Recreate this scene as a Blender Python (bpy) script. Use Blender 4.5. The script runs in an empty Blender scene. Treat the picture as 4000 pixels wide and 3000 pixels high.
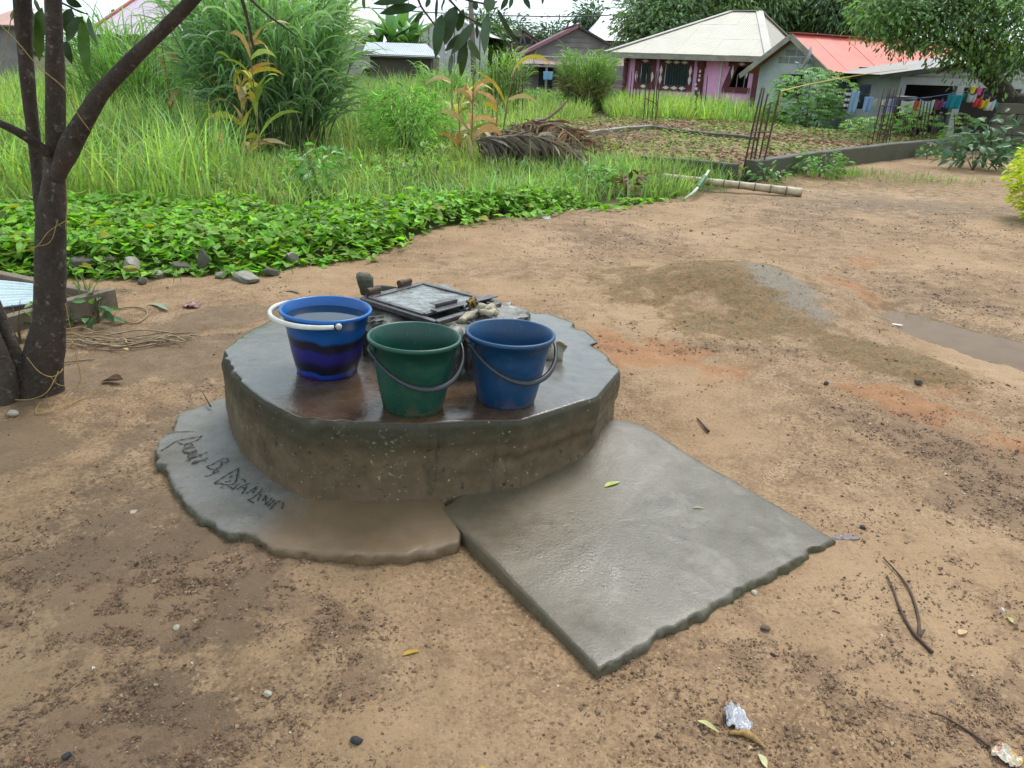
import bpy, math, random
import numpy as np
from mathutils import Vector, Matrix

# ------------------------------------------------------------------ camera, sky, sun, exposure
SC = bpy.context.scene
COL = SC.collection
FPX, PITCH, ROLL, CAMH = 2950.0, math.atan(1266 / 2950), math.radians(2.0), 1.655   # in pixels of the 4000 x 3000 photograph

_cp, _sp, _c, _s = math.cos(PITCH), math.sin(PITCH), math.cos(ROLL), math.sin(ROLL)
_fw = np.array([0, _cp, -_sp]); _u = np.array([0, _sp, _cp]); _r = np.array([1.0, 0, 0])
_rt, _up = _r * _c + _u * _s, _u * _c - _r * _s
CAM = np.array([0, 0, CAMH])

cam_data = bpy.data.cameras.new('camera')
cam_data.sensor_fit = 'HORIZONTAL'; cam_data.sensor_width = 36.0
cam_data.lens = 36.0 * FPX / 4000.0
cam_data.clip_start = 0.05; cam_data.clip_end = 3000
cam_obj = bpy.data.objects.new('camera', cam_data); COL.objects.link(cam_obj)
M = Matrix(((_rt[0], _up[0], -_fw[0], 0), (_rt[1], _up[1], -_fw[1], 0), (_rt[2], _up[2], -_fw[2], CAMH), (0, 0, 0, 1)))
cam_obj.matrix_world = M
SC.camera = cam_obj

SUN_ELEV, SUN_AZ = math.radians(58), math.radians(25)       # behind thin cloud, ahead and to the right
world = bpy.data.worlds.new('World'); SC.world = world; world.use_nodes = True
wt = world.node_tree; wt.nodes.clear()
w_out = wt.nodes.new('ShaderNodeOutputWorld'); w_bg = wt.nodes.new('ShaderNodeBackground')
w_sky = wt.nodes.new('ShaderNodeTexSky'); w_sky.sky_type = 'NISHITA'; w_sky.sun_disc = False
w_sky.sun_elevation = SUN_ELEV; w_sky.sun_rotation = SUN_AZ; w_sky.air_density = 1.0; w_sky.dust_density = 2.5
w_mix = wt.nodes.new('ShaderNodeMix'); w_mix.data_type = 'RGBA'
w_tc = wt.nodes.new('ShaderNodeTexCoord'); w_map = wt.nodes.new('ShaderNodeMapping')
w_map.inputs['Scale'].default_value = (1.0, 1.0, 2.6)
w_no = wt.nodes.new('ShaderNodeTexNoise'); w_no.inputs['Scale'].default_value = 2.2; w_no.inputs['Detail'].default_value = 5
w_rmp = wt.nodes.new('ShaderNodeMapRange'); w_rmp.inputs['From Min'].default_value = 0.3; w_rmp.inputs['From Max'].default_value = 0.75
w_rmp.inputs['To Min'].default_value = 0.80; w_rmp.inputs['To Max'].default_value = 0.97
wt.links.new(w_tc.outputs['Generated'], w_map.inputs['Vector']); wt.links.new(w_map.outputs['Vector'], w_no.inputs['Vector'])
wt.links.new(w_no.outputs['Fac'], w_rmp.inputs['Value']); wt.links.new(w_rmp.outputs['Result'], w_mix.inputs[0])
wt.links.new(w_sky.outputs['Color'], w_mix.inputs[6]); w_mix.inputs[7].default_value = (5.3, 6.35, 7.0, 1)   # overcast veil over the blue
wt.links.new(w_mix.outputs[2], w_bg.inputs['Color']); w_bg.inputs['Strength'].default_value = 0.1
wt.links.new(w_bg.outputs['Background'], w_out.inputs['Surface'])

sun = bpy.data.lights.new('sun', 'SUN'); sun.energy = 1.5; sun.angle = math.radians(25); sun.color = (1.0, 0.96, 0.9)
sun_obj = bpy.data.objects.new('sun', sun); COL.objects.link(sun_obj)
_sd = Vector((math.sin(SUN_AZ) * math.cos(SUN_ELEV), math.cos(SUN_AZ) * math.cos(SUN_ELEV), math.sin(SUN_ELEV)))
sun_obj.rotation_euler = _sd.to_track_quat('Z', 'Y').to_euler(); sun_obj.location = (0, 0, 30)

SC.view_settings.view_transform = 'Standard'; SC.view_settings.look = 'None'
SC.view_settings.gamma = 1.0; SC.view_settings.use_curve_mapping = False
SC.view_settings.exposure = 1.15
SC.render.engine = 'CYCLES'
cy = SC.cycles
cy.use_denoising = True; cy.max_bounces = 7; cy.diffuse_bounces = 3; cy.glossy_bounces = 3; cy.transmission_bounces = 4
cy.transparent_max_bounces = 8; cy.use_adaptive_sampling = True; cy.adaptive_threshold = 0.015; cy.caustics_reflective = False; cy.caustics_refractive = False

# ------------------------------------------------------------------ helpers
rng = np.random.default_rng(11)
random.seed(5)
PI = math.pi

def ray(x, y): return _fw + _rt * (x - 2000) / FPX - _up * (y - 1500) / FPX
def gnd(x, y, z=0.0):                     # photo pixel -> point on the level z
    d = ray(x, y); return CAM + d * (z - CAMH) / d[2]
def aty(x, y, Y):                         # photo pixel -> point at the distance Y ahead
    d = ray(x, y); return CAM + d * Y / d[1]
def proj(P):
    d = np.asarray(P, float) - CAM; z = d @ _fw
    return np.stack([2000 + FPX * (d @ _rt) / z, 1500 - FPX * (d @ _up) / z], -1)
def onplane(x, y, p0, n):
    d = ray(x, y); n = np.asarray(n, float); return CAM + d * ((np.asarray(p0) - CAM) @ n) / (d @ n)

_T2 = rng.random((256, 256)); _T3 = rng.random((48, 48, 48))
def vn2(x, y, s=0):
    x = np.asarray(x, float) + 17.3 * s; y = np.asarray(y, float) + 9.1 * s
    xi, yi = np.floor(x).astype(int), np.floor(y).astype(int); fx, fy = x - xi, y - yi
    fx = fx * fx * (3 - 2 * fx); fy = fy * fy * (3 - 2 * fy)
    g = lambda a, b: _T2[a % 256, b % 256]
    return (g(xi, yi) * (1 - fx) + g(xi + 1, yi) * fx) * (1 - fy) + (g(xi, yi + 1) * (1 - fx) + g(xi + 1, yi + 1) * fx) * fy
def fb2(x, y, o=4, s=0):
    t = 0; a = .5; n = 0
    for k in range(o):
        t = t + a * vn2(x * 2 ** k, y * 2 ** k, s + k); n += a; a *= .5
    return t / n
def vn3(P, s=0):
    P = np.asarray(P, float) + 7.7 * s; i = np.floor(P).astype(int); f = P - i; f = f * f * (3 - 2 * f); t = 0
    for a in (0, 1):
        for b in (0, 1):
            for c in (0, 1):
                w = (f[..., 0] if a else 1 - f[..., 0]) * (f[..., 1] if b else 1 - f[..., 1]) * (f[..., 2] if c else 1 - f[..., 2])
                t = t + w * _T3[(i[..., 0] + a) % 48, (i[..., 1] + b) % 48, (i[..., 2] + c) % 48]
    return t
def fb3(P, o=3, s=0):
    t = 0; a = .5; n = 0
    for k in range(o): t = t + a * vn3(np.asarray(P) * 2 ** k, s + k); n += a; a *= .5
    return t / n
def sst(a, b, x): t = np.clip((np.asarray(x, float) - a) / (b - a), 0, 1); return t * t * (3 - 2 * t)
def nrm(v): v = np.asarray(v, float); return v / (np.linalg.norm(v, axis=-1, keepdims=True) + 1e-12)
def segd(x, y, a, b):
    ax, ay = a[:2]; bx, by = b[:2]; dx, dy = bx - ax, by - ay; L = dx * dx + dy * dy
    t = np.clip(((x - ax) * dx + (y - ay) * dy) / L, 0, 1); return np.hypot(x - ax - t * dx, y - ay - t * dy)
def inpoly(x, y, poly):
    x = np.asarray(x, float); y = np.asarray(y, float); r = np.zeros(x.shape, bool); n = len(poly)
    for i in range(n):
        (x1, y1), (x2, y2) = poly[i][:2], poly[(i + 1) % n][:2]
        c = ((y1 > y) != (y2 > y)) & (x < (x2 - x1) * (y - y1) / (y2 - y1 + 1e-12) + x1); r ^= c
    return r
def polyd(x, y, poly):                    # signed distance, positive inside
    d = np.full(np.shape(x), 1e9)
    for i in range(len(poly)): d = np.minimum(d, segd(x, y, poly[i], poly[(i + 1) % len(poly)]))
    return np.where(inpoly(x, y, poly), d, -d)

def link(o, parent=None):
    COL.objects.link(o)
    if parent is not None: o.parent = parent
    return o
def fastmesh(name, V, F, col=None, smooth=False):
    V = np.ascontiguousarray(V, np.float32); F = np.asarray(F, np.int32)
    me = bpy.data.meshes.new(name); k = F.shape[1]
    me.vertices.add(len(V)); me.vertices.foreach_set('co', V.ravel())
    me.loops.add(F.size); me.loops.foreach_set('vertex_index', F.ravel())
    me.polygons.add(len(F)); me.polygons.foreach_set('loop_start', np.arange(len(F), dtype=np.int32) * k)
    me.update(calc_edges=True)
    if col is not None: setcol(me, col)
    me.polygons.foreach_set('use_smooth', np.full(len(F), smooth))
    return me
def setcol(me, col, name='col'):
    a = me.attributes.new(name, 'FLOAT_COLOR', 'POINT'); c = np.ones((len(col), 4), np.float32); c[:, :np.shape(col)[1]] = col
    a.data.foreach_set('color', c.ravel())
def fobj(name, V, F, mat, parent=None, col=None, smooth=False):
    me = fastmesh(name, V, F, col, smooth); me.materials.append(mat)
    return link(bpy.data.objects.new(name, me), parent)

class MB:
    """collects boxes, tubes and lathes and links them as one mesh object"""
    def __init__(s): s.v = []; s.f = []
    def add(s, V, F):
        o = len(s.v); s.v += [tuple(map(float, p)) for p in V]; s.f += [tuple(int(i) + o for i in f) for f in F]; return s
    def box(s, c, h, R=None):
        c = np.asarray(c, float); h = np.asarray(h, float)
        P = np.array([[sx, sy, sz] for sx in (-1, 1) for sy in (-1, 1) for sz in (-1, 1)], float) * h
        if R is not None: P = P @ np.asarray(R).T
        return s.add(P + c, [(0, 1, 3, 2), (4, 6, 7, 5), (0, 4, 5, 1), (2, 3, 7, 6), (0, 2, 6, 4), (1, 5, 7, 3)])
    def b2(s, lo, hi): lo = np.array(lo, float); hi = np.array(hi, float); return s.box((lo + hi) / 2, (hi - lo) / 2)
    def bar(s, a, b, w, h, up=(0, 0, 1)):
        a = np.asarray(a, float); b = np.asarray(b, float); d = b - a; L = np.linalg.norm(d); d /= L
        x = np.cross(d, up); x = nrm(x) if np.linalg.norm(x) > 1e-6 else np.array([1., 0, 0]); z = np.cross(x, d)
        return s.box((a + b) / 2, (w / 2, L / 2, h / 2), np.stack([x, d, z], 1))
    def tube(s, P, r, n=8, noise=0, cap=True, flat=1.0, up=None):
        P = np.asarray(P, float); m = len(P); r = np.broadcast_to(r, m)
        T = np.gradient(P, axis=0); T = nrm(T); o = len(s.v)
        a = np.array([0, 0, 1.0]) if up is None else np.asarray(up, float)
        if abs(T[0] @ a) > .95: a = np.array([1.0, 0, 0])
        x = nrm(np.cross(a, T[0]))
        V = []
        for i in range(m):
            x = nrm(x - T[i] * (x @ T[i])); y = np.cross(T[i], x)
            for k in range(n):
                t = 2 * PI * k / n; q = 1 + noise * (random.random() - .5)
                V.append(P[i] + (x * math.cos(t) * flat + y * math.sin(t)) * r[i] * q)
        F = [(i * n + k, i * n + (k + 1) % n, (i + 1) * n + (k + 1) % n, (i + 1) * n + k) for i in range(m - 1) for k in range(n)]
        if cap: F += [tuple(range(n))[::-1], tuple((m - 1) * n + k for k in range(n))]
        return s.add(V, F)
    def lathe(s, prof, n=48, c=(0, 0, 0), closed=False):
        V = [(c[0] + r * math.cos(2 * PI * k / n), c[1] + r * math.sin(2 * PI * k / n), c[2] + z) for r, z in prof for k in range(n)]
        F = [(i * n + k, i * n + (k + 1) % n, (i + 1) * n + (k + 1) % n, (i + 1) * n + k) for i in range(len(prof) - 1) for k in range(n)]
        return s.add(V, F)
    def prism(s, poly, z0, z1):            # poly: list of xy, counter-clockwise
        n = len(poly); z0 = np.broadcast_to(z0, n); z1 = np.broadcast_to(z1, n)
        V = [(p[0], p[1], z0[i]) for i, p in enumerate(poly)] + [(p[0], p[1], z1[i]) for i, p in enumerate(poly)]
        return s.add(V, [tuple(range(n))[::-1], tuple(range(n, 2 * n))] + [(i, (i + 1) % n, n + (i + 1) % n, n + i) for i in range(n)])
    def build(s, name, mat, parent=None, smooth=False, bevel=0):
        me = bpy.data.meshes.new(name); me.from_pydata(s.v, [], s.f); me.update()
        if mat is not None: me.materials.append(mat)
        if smooth: me.polygons.foreach_set('use_smooth', np.full(len(me.polygons), True))
        o = link(bpy.data.objects.new(name, me), parent)
        if bevel:
            b = o.modifiers.new('bevel', 'BEVEL'); b.width = bevel; b.segments = 2; b.limit_method = 'ANGLE'
        return o
def empty(name, loc=(0, 0, 0), rz=0.0):
    o = bpy.data.objects.new(name, None); o.empty_display_size = .1; o.location = tuple(map(float, loc)); o.rotation_euler[2] = rz; return link(o)
def tag(o, label, cat, group=None):
    o['label'] = label; o['category'] = cat
    if group: o['group'] = group
    return o
def struct(o): o['kind'] = 'structure'; return o
def stuff(o): o['kind'] = 'stuff'; return o
def grid_faces(m, n, wrap=False):
    i, j = np.meshgrid(np.arange(m - 1), np.arange(n if wrap else n - 1), indexing='ij'); j2 = (j + 1) % n
    return np.stack([i * n + j, i * n + j2, (i + 1) * n + j2, (i + 1) * n + j], -1).reshape(-1, 4)
def spline(P, n=24):                      # Catmull-Rom through points
    P = np.asarray(P, float); Q = np.vstack([2 * P[0] - P[1], P, 2 * P[-1] - P[-2]]); out = []
    m = len(P) - 1
    for q in np.linspace(0, m - 1e-6, n):
        i = int(q); t = q - i; a, b, c, d = Q[i:i + 4]
        out.append(.5 * (2 * b + (c - a) * t + (2 * a - 5 * b + 4 * c - d) * t * t + (3 * b - a - 3 * c + d) * t ** 3))
    return np.array(out)

# ------------------------------------------------------------------ materials
class NT:
    def __init__(s, name):
        s.m = bpy.data.materials.new(name); s.m.use_nodes = True; s.t = s.m.node_tree; s.t.nodes.clear()
        s.out = s.n('OutputMaterial'); s.p = s.n('BsdfPrincipled'); s.l(s.p.outputs[0], s.out.inputs[0])
    def n(s, ty, **kw):
        nd = s.t.nodes.new('ShaderNode' + ty)
        for k, v in kw.items():
            if k in nd.inputs: s.set(nd.inputs[k], v)
            else: setattr(nd, k, v)
        return nd
    def l(s, a, b): s.t.links.new(a, b)
    def set(s, inp, v):
        if isinstance(v, bpy.types.NodeSocket): s.l(v, inp)
        elif isinstance(v, (tuple, list)) and inp.type == 'RGBA': inp.default_value = (*v[:3], 1)
        else: inp.default_value = v
    def pos(s, scale=(1, 1, 1), obj=False, rot=(0, 0, 0)):
        src = s.n('TexCoord').outputs['Object'] if obj else s.n('NewGeometry').outputs['Position']
        mp = s.n('Mapping'); mp.inputs['Scale'].default_value = scale if isinstance(scale, (tuple, list)) else (scale,) * 3
        mp.inputs['Rotation'].default_value = rot; s.l(src, mp.inputs['Vector']); return mp.outputs[0]
    def noise(s, vec, scale=5, detail=4, rough=.55, dist=0): return s.n('TexNoise', Vector=vec, Scale=scale, Detail=detail, Roughness=rough, Distortion=dist).outputs['Fac']
    def mr(s, v, a, b, c=0., d=1.): return s.n('MapRange', **{'Value': v, 'From Min': a, 'From Max': b, 'To Min': c, 'To Max': d}).outputs[0]
    def mix(s, f, a, b, mode='MIX'):
        nd = s.n('Mix', data_type='RGBA', blend_type=mode); s.set(nd.inputs[0], f); s.set(nd.inputs[6], a); s.set(nd.inputs[7], b); return nd.outputs[2]
    def math(s, op, a, b=0.): nd = s.n('Math', operation=op); s.set(nd.inputs[0], a); s.set(nd.inputs[1], b); return nd.outputs[0]
    def attr(s, name='col', out='Color'): return s.n('Attribute', attribute_name=name).outputs[out]
    def xyz(s, v): return s.n('SeparateXYZ', Vector=v).outputs
    def bump(s, h, strength=.3, dist=.01): nd = s.n('Bump', Strength=strength, Distance=dist); s.l(h, nd.inputs['Height']); s.l(nd.outputs[0], s.p.inputs['Normal']); return nd.outputs[0]
    def base(s, v): s.set(s.p.inputs['Base Color'], v)
    def rough(s, v): s.set(s.p.inputs['Roughness'], v)

_mc = {}
def plain(name, c, rough=.7, var=.25, scale=6., bump=.2, bdist=.01, dark=None, metal=0., spec=.5, obj=True):
    """one colour with two scales of mottling, grain and wear"""
    if name in _mc: return _mc[name]
    t = NT(name); v = t.pos(obj=obj)
    a = t.noise(v, scale, 5, .6); b = t.noise(v, scale * 7, 3, .6)
    f = t.math('ADD', t.math('MULTIPLY', a, .65), t.math('MULTIPLY', b, .35))
    lo = dark or tuple(x * (1 - var * 1.6) for x in c); hi = tuple(min(1, x * (1 + var * .7)) for x in c)
    t.base(t.mix(t.mr(f, .3, .7), lo, hi)); t.rough(t.mr(b, .3, .7, max(.02, rough - .12), min(1, rough + .12)))
    t.p.inputs['Metallic'].default_value = metal; t.p.inputs['Specular IOR Level'].default_value = spec
    if bump: t.bump(t.noise(v, scale * 14, 4, .65), bump, bdist)
    _mc[name] = t.m; return t.m
def leafmat(name, trans=.35, rough=.45, spec=.4, tint=(1.0, 1.25, .55)):
    """leaf colour from each leaf's own colour attribute; light passes through"""
    t = NT(name); c = t.attr(); v = t.pos(); k = t.mr(t.noise(v, 30, 3), .3, .7, .8, 1.15)
    cc = t.mix(1.0, c, t.n('CombineColor', Red=k, Green=k, Blue=k).outputs[0], 'MULTIPLY')
    t.base(cc); t.rough(rough); t.p.inputs['Specular IOR Level'].default_value = spec
    tr = t.n('BsdfTranslucent'); t.l(t.mix(1.0, cc, tint, 'MULTIPLY'), tr.inputs[0])
    mx = t.n('MixShader'); mx.inputs[0].default_value = trans
    t.l(t.p.outputs[0], mx.inputs[1]); t.l(tr.outputs[0], mx.inputs[2]); t.l(mx.outputs[0], t.out.inputs[0]); return t.m

# ------------------------------------------------------------------ leaf and blade geometry (vectorised)
LEAF = {
 'rhomb': (np.array([(0, 0, 0), (.45, .5, .06), (1, 0, -.08), (.45, -.5, .06)]), np.array([(0, 1, 2), (0, 2, 3)])),
 'lance': (np.array([(0, 0, 0), (.3, .42, .07), (.68, .4, .02), (1, 0, -.16), (.68, -.4, .02), (.3, -.42, .07), (.33, 0, 0), (.68, 0, -.05)]),
           np.array([(0, 1, 6), (6, 1, 2), (6, 2, 7), (7, 2, 3), (0, 6, 5), (6, 4, 5), (6, 7, 4), (7, 3, 4)])),
 'heart': (np.array([(0, 0, 0), (-.18, .3, .1), (.12, .56, .12), (.5, .38, .04), (1, 0, -.14), (.5, -.38, .04), (.12, -.56, .12), (-.18, -.3, .1), (.45, 0, -.02)]),
           np.array([(0, 1, 2), (0, 2, 8), (8, 2, 3), (8, 3, 4), (8, 4, 5), (8, 5, 6), (0, 8, 6), (0, 6, 7)])),
}
def leaves(P, D, N, L, W, kind='rhomb'):
    V0, F0 = LEAF[kind]; D = nrm(D); S = nrm(np.cross(N, D)); N = np.cross(D, S); n = len(P)
    L = np.broadcast_to(L, n); W = np.broadcast_to(W, n)
    V = P[:, None] + D[:, None] * (V0[None, :, :1] * L[:, None, None]) + S[:, None] * (V0[None, :, 1:2] * W[:, None, None]) + N[:, None] * (V0[None, :, 2:] * L[:, None, None])
    F = (F0[None] + (np.arange(n) * len(V0))[:, None, None]).reshape(-1, 3)
    return V.reshape(-1, 3), F, len(V0)
def blades(P, az, L, W, lean0, lean1, k=4, twist=0.3):
    """grass blades: P roots, az heading, lean from vertical at root and extra lean at the tip"""
    n = len(P); L, W, lean0, lean1 = [np.broadcast_to(a, n).astype(float) for a in (L, W, lean0, lean1)]
    t = np.linspace(0, 1, k + 1); h = np.stack([np.cos(az), np.sin(az), 0 * az], -1); s = np.stack([-np.sin(az), np.cos(az), 0 * az], -1)
    rt = rng.normal(0, twist, n); s = s * np.cos(rt)[:, None] + np.array([0, 0, 1.]) * np.sin(rt)[:, None]
    pos = P.astype(float).copy(); V = []; up = np.array([0, 0, 1.])
    for i in range(k + 1):
        w = W * (.55 + .45 * min(1, t[i] * 4)) * (1 - t[i] ** 2.2)
        if i < k: V += [pos - s * w[:, None] / 2, pos + s * w[:, None] / 2]
        else: V += [pos.copy()]
        a = lean0 + lean1 * (t[i] + .5 / k) ** 1.6
        pos = pos + (h * np.sin(a)[:, None] + up * np.cos(a)[:, None]) * (L / k)[:, None]
    V = np.stack(V, 1); m = 2 * k + 1
    F = []
    for i in range(k - 1): a = 2 * i; F += [(a, a + 1, a + 3), (a, a + 3, a + 2)]
    F += [(2 * k - 2, 2 * k - 1, 2 * k)]
    F = (np.array(F)[None] + (np.arange(n) * m)[:, None, None]).reshape(-1, 3)
    return V.reshape(-1, 3), F, m
def vary(c, n, hue=.12, val=.25):
    c = np.asarray(c, float); k = np.clip(1 + rng.normal(0, val, (n, 1)), .35, 1.9); h = 1 + rng.normal(0, hue, (n, 3)); return np.clip(c * k * h, .002, 1)
def cat(parts):
    V = []; F = []; Cc = []; o = 0
    for v, f, c in parts: V.append(v); F.append(f + o); Cc.append(c); o += len(v)
    return np.vstack(V), np.vstack(F), np.vstack(Cc)

M_LEAF = leafmat('leaf_skin'); M_GRASS = leafmat('grass_skin', .45, .5, .3, (1.25, 1.3, .6)); M_GLOSSLEAF = leafmat('glossy_leaf_skin', .10, .38, .35)
M_DRY = leafmat('dry_leaf_skin', .2, .7, .2, (1.1, 1.0, .7))

# ------------------------------------------------------------------ ground
GARDEN = [(3.55, 12.62), (10.75, 19.85), (9.0, 24.5), (3.2, 24.5), (0.4, 21.0), (1.2, 14.2)]
BORDER = np.array([gnd(*p)[:2] for p in [(-900, 1190), (0, 1105), (250, 1098), (640, 1085), (1000, 1075), (1250, 1035), (1500, 990), (1720, 905), (1950, 865), (2250, 825), (2480, 795), (2700, 765), (2880, 735)]])
def border_y(x): return np.interp(x, BORDER[:, 0], BORDER[:, 1])
PUD = [gnd(*p)[:2] for p in [(3425, 1205), (3500, 1192), (3590, 1213), (3700, 1250), (3840, 1290), (4000, 1325), (4250, 1385), (4300, 1480), (4120, 1440), (3960, 1400), (3840, 1372), (3720, 1340), (3600, 1295), (3490, 1250)]]
def blob(x, y, px, py, rx, ry=None, rot=0.0):
    c = gnd(px, py); ry = ry or rx; dx, dy = x - c[0], y - c[1]
    a = dx * math.cos(rot) + dy * math.sin(rot); b = -dx * math.sin(rot) + dy * math.cos(rot)
    return np.exp(-(a / rx) ** 2 - (b / ry) ** 2)
def gz0(x, y):                            # large shapes
    x = np.asarray(x, float); y = np.asarray(y, float)
    z = .16 * np.exp(-((x - 1.95) / .72) ** 2 - ((y - 5.95) / .75) ** 2) + .07 * np.exp(-((x - 1.45) / .5) ** 2 - ((y - 6.0) / .5) ** 2)
    z = z + .035 * np.exp(-(segd(x, y, (2.05, 5.3), (2.75, 3.75)) / .24) ** 2)
    pd = polyd(x, y, PUD) + .16 * (fb2(x * 5, y * 5, 3, 23) - .5); z = z - .075 * sst(-.22, .06, pd)
    z = z + .05 * np.exp(-(segd(x, y, (-.6, 7.2), (.8, 8.4)) / .5) ** 2) * sst(6, 7, y)
    z = z + .17 * sst(-.25, .15, polyd(x, y, GARDEN))
    z = z - .95 * sst(20.5, 27, y) * sst(6.5, 11, x) - .6 * sst(34, 46, y) * (1 - sst(6.5, 11, x))
    z = z - .03 * np.exp(-(segd(x, y, (-2.6, 4.0), (-1.35, 5.3)) / .22) ** 2)
    return z
def gz(x, y):
    x = np.asarray(x, float); y = np.asarray(y, float)
    z = gz0(x, y) + .030 * (fb2(x * 1.3, y * 1.3, 3, 1) - .5) + .022 * (fb2(x * 5, y * 5, 3, 2) - .5)
    tx, ty = x * .82 + y * .57, -x * .57 + y * .82
    z = z + .045 * (fb2(tx * .9, ty * 6.5, 3, 17) - .5) * np.exp(-(segd(x, y, (-2.6, 3.3), (-1.2, 5.2)) / .75) ** 2) + .02 * (fb2(tx * 2.2, ty * 3.5, 3, 19) - .5)
    return z
def masks(x, y):
    n1 = fb2(x * 1.6, y * 1.6, 4, 3); n2 = fb2(x * 4.5, y * 4.5, 3, 5); n3 = fb2(x * .8, y * .8, 3, 8)
    g = 1.0 * blob(x, y, 500, 2560, .42, .62) + .9 * blob(x, y, 950, 2300, .35, .2) + .8 * blob(x, y, 100, 2150, .25, .4) + 1.0 * blob(x, y, 4050, 2020, .42, .75) + .5 * blob(x, y, 3400, 2700, .75, .3) \
        + .7 * blob(x, y, 840, 1300, .28, .16) + .7 * blob(x, y, 2750, 1370, .6, .18) + .8 * blob(x, y, 3700, 1750, .7, .22, -.8) + .6 * blob(x, y, 3800, 1150, .9, .8) + .6 * blob(x, y, 1200, 2700, .3, .3) + .45 * blob(x, y, 2400, 930, 1.0, .9) + .5 * blob(x, y, 3300, 850, 2.0, 1.2) + .6 * blob(x, y, 2560, 1260, .25, .25)
    g = np.clip(g * sst(.32, .62, n1 * .6 + n2 * .4) * 1.5 + .14 * sst(.5, .75, n2), 0, 1)
    w = .9 * blob(x, y, 830, 2130, .22, .10) + .9 * blob(x, y, 760, 2650, .16, .22) + .8 * blob(x, y, 950, 2350, .1, .2) + .8 * blob(x, y, 620, 1300, .9, .35, .5) + .7 * blob(x, y, 420, 1480, .6, .22, .4) + .6 * blob(x, y, 300, 2200, .2, .12) + .6 * blob(x, y, 3500, 800, 2.2, 1.1)
    w = w + .9 * blob(x, y, 560, 1420, 1.0, .30, .45) + .8 * blob(x, y, 900, 1230, .7, .25, .5) + .6 * blob(x, y, 500, 2000, .3, .3)
    w = w + .7 * blob(x, y, 250, 1700, .8, .35, .4)
    w = np.clip(w * sst(.28, .54, n1 * .4 + n2 * .6) * 1.6, 0, 1); w = np.maximum(w, sst(-.3, .02, polyd(x, y, PUD)) * .75)
    o = 1.1 * blob(x, y, 2480, 1370, .6, .26, -.5) + .6 * blob(x, y, 2620, 1180, .5, .3) + .9 * blob(x, y, 3700, 1640, .5, .16, -.85) + .7 * blob(x, y, 3330, 1150, .16, .5, .5) + .5 * blob(x, y, 3400, 1030, .3, .3) + .4 * blob(x, y, 3600, 1500, .4, .25)
    o = np.clip(o * sst(.25, .6, n2) * 1.7, 0, 1)
    m = .9 * blob(x, y, 2700, 1130, .75, .6) + .8 * blob(x, y, 2900, 1260, .55, .4) + .8 * blob(x, y, 3500, 1430, .4, .22, -.8) + .4 * blob(x, y, 3300, 700, 2.5, 1.5)
    m = np.clip(m * sst(.2, .52, n1 * .4 + n2 * .6) * 2.2, 0, 1)
    gy = np.clip(blob(x, y, 3070, 1190, .17, .45, .2) * 2.2 * sst(.2, .6, n2), 0, 1)
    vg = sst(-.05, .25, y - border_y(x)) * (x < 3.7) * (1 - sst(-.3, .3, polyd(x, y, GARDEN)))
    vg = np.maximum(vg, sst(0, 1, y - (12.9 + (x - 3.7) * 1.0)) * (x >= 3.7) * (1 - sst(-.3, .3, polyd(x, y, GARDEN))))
    return g, w, o, m, gy, vg, n3

def axis(lo, hi, step, far_lo, far_hi, gro):
    a = list(np.arange(lo, hi, step)); s = step
    while a[-1] < far_hi: s *= gro; a.append(a[-1] + s)
    s = step
    while a[0] > far_lo: s *= gro; a.insert(0, a[0] - s)
    return np.array(a)
gx = axis(-4.2, 4.6, .026, -900, 900, 1.13); gy_ = axis(.75, 7.2, .026, -60, 1500, 1.055)
GX, GY = np.meshgrid(gx, gy_)
g, w, o_, m_, gyy, vg, n3 = masks(GX, GY)
GZ = gz(GX, GY) + (GY < 9) * (.010 * (fb2(GX * 22, GY * 22, 2, 9) - .5) * (1 + 1.2 * g + 1.5 * m_ + 1.2 * o_) + .018 * (m_ + o_ + .4 * gyy) * (fb2(GX * 9, GY * 9, 3, 10) - .5) + .030 * w * (np.abs(fb2(GX * 7, GY * 7, 3, 11) - .5) - .1) + .016 * (np.abs(fb2(GX * 4, GY * 4, 3, 12) - .5) - .1))
GZ = np.where(GY > 120, GZ - (GY - 120) * .004, GZ)
V = np.stack([GX, GY, GZ], -1).reshape(-1, 3)
ground = fastmesh('ground', V, grid_faces(len(gy_), len(gx))[:, ::1], smooth=True)
setcol(ground, np.stack([g, w, o_], -1).reshape(-1, 3), 'soil_a'); setcol(ground, np.stack([m_, vg, gyy], -1).reshape(-1, 3), 'soil_b')
t = NT('laterite_soil'); p = t.pos()
A = t.n('SeparateColor', Color=t.attr('soil_a')).outputs; B = t.n('SeparateColor', Color=t.attr('soil_b')).outputs
nl = t.noise(p, 1.1, 4, .6, .3); nm = t.noise(p, 7, 5, .65); nf = t.noise(p, 55, 4, .7); nff = t.noise(p, 190, 3, .7)
sand = t.mix(t.mr(nl, .32, .68), (.285, .180, .098), (.365, .245, .146))
calm = t.mr(t.noise(p, .75, 3, .55), .40, .56, .15, 1.)
sand = t.mix(t.math('MULTIPLY', calm, t.mr(nm, .40, .66, 0, .8)), sand, (.150, .090, .050))
sand = t.mix(t.math('MULTIPLY', calm, t.mr(nf, .48, .68, 0, .85)), sand, (.095, .056, .032))
sand = t.mix(t.mr(nff, .55, .8, 0, .5), sand, (.33, .225, .135))
vo = t.n('TexVoronoi', Vector=p, Scale=115.); vo2 = t.n('TexVoronoi', Vector=p, Scale=48.)
vc = t.n('SeparateColor', Color=vo.outputs['Color']).outputs; vc2 = t.n('SeparateColor', Color=vo2.outputs['Color']).outputs
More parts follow.
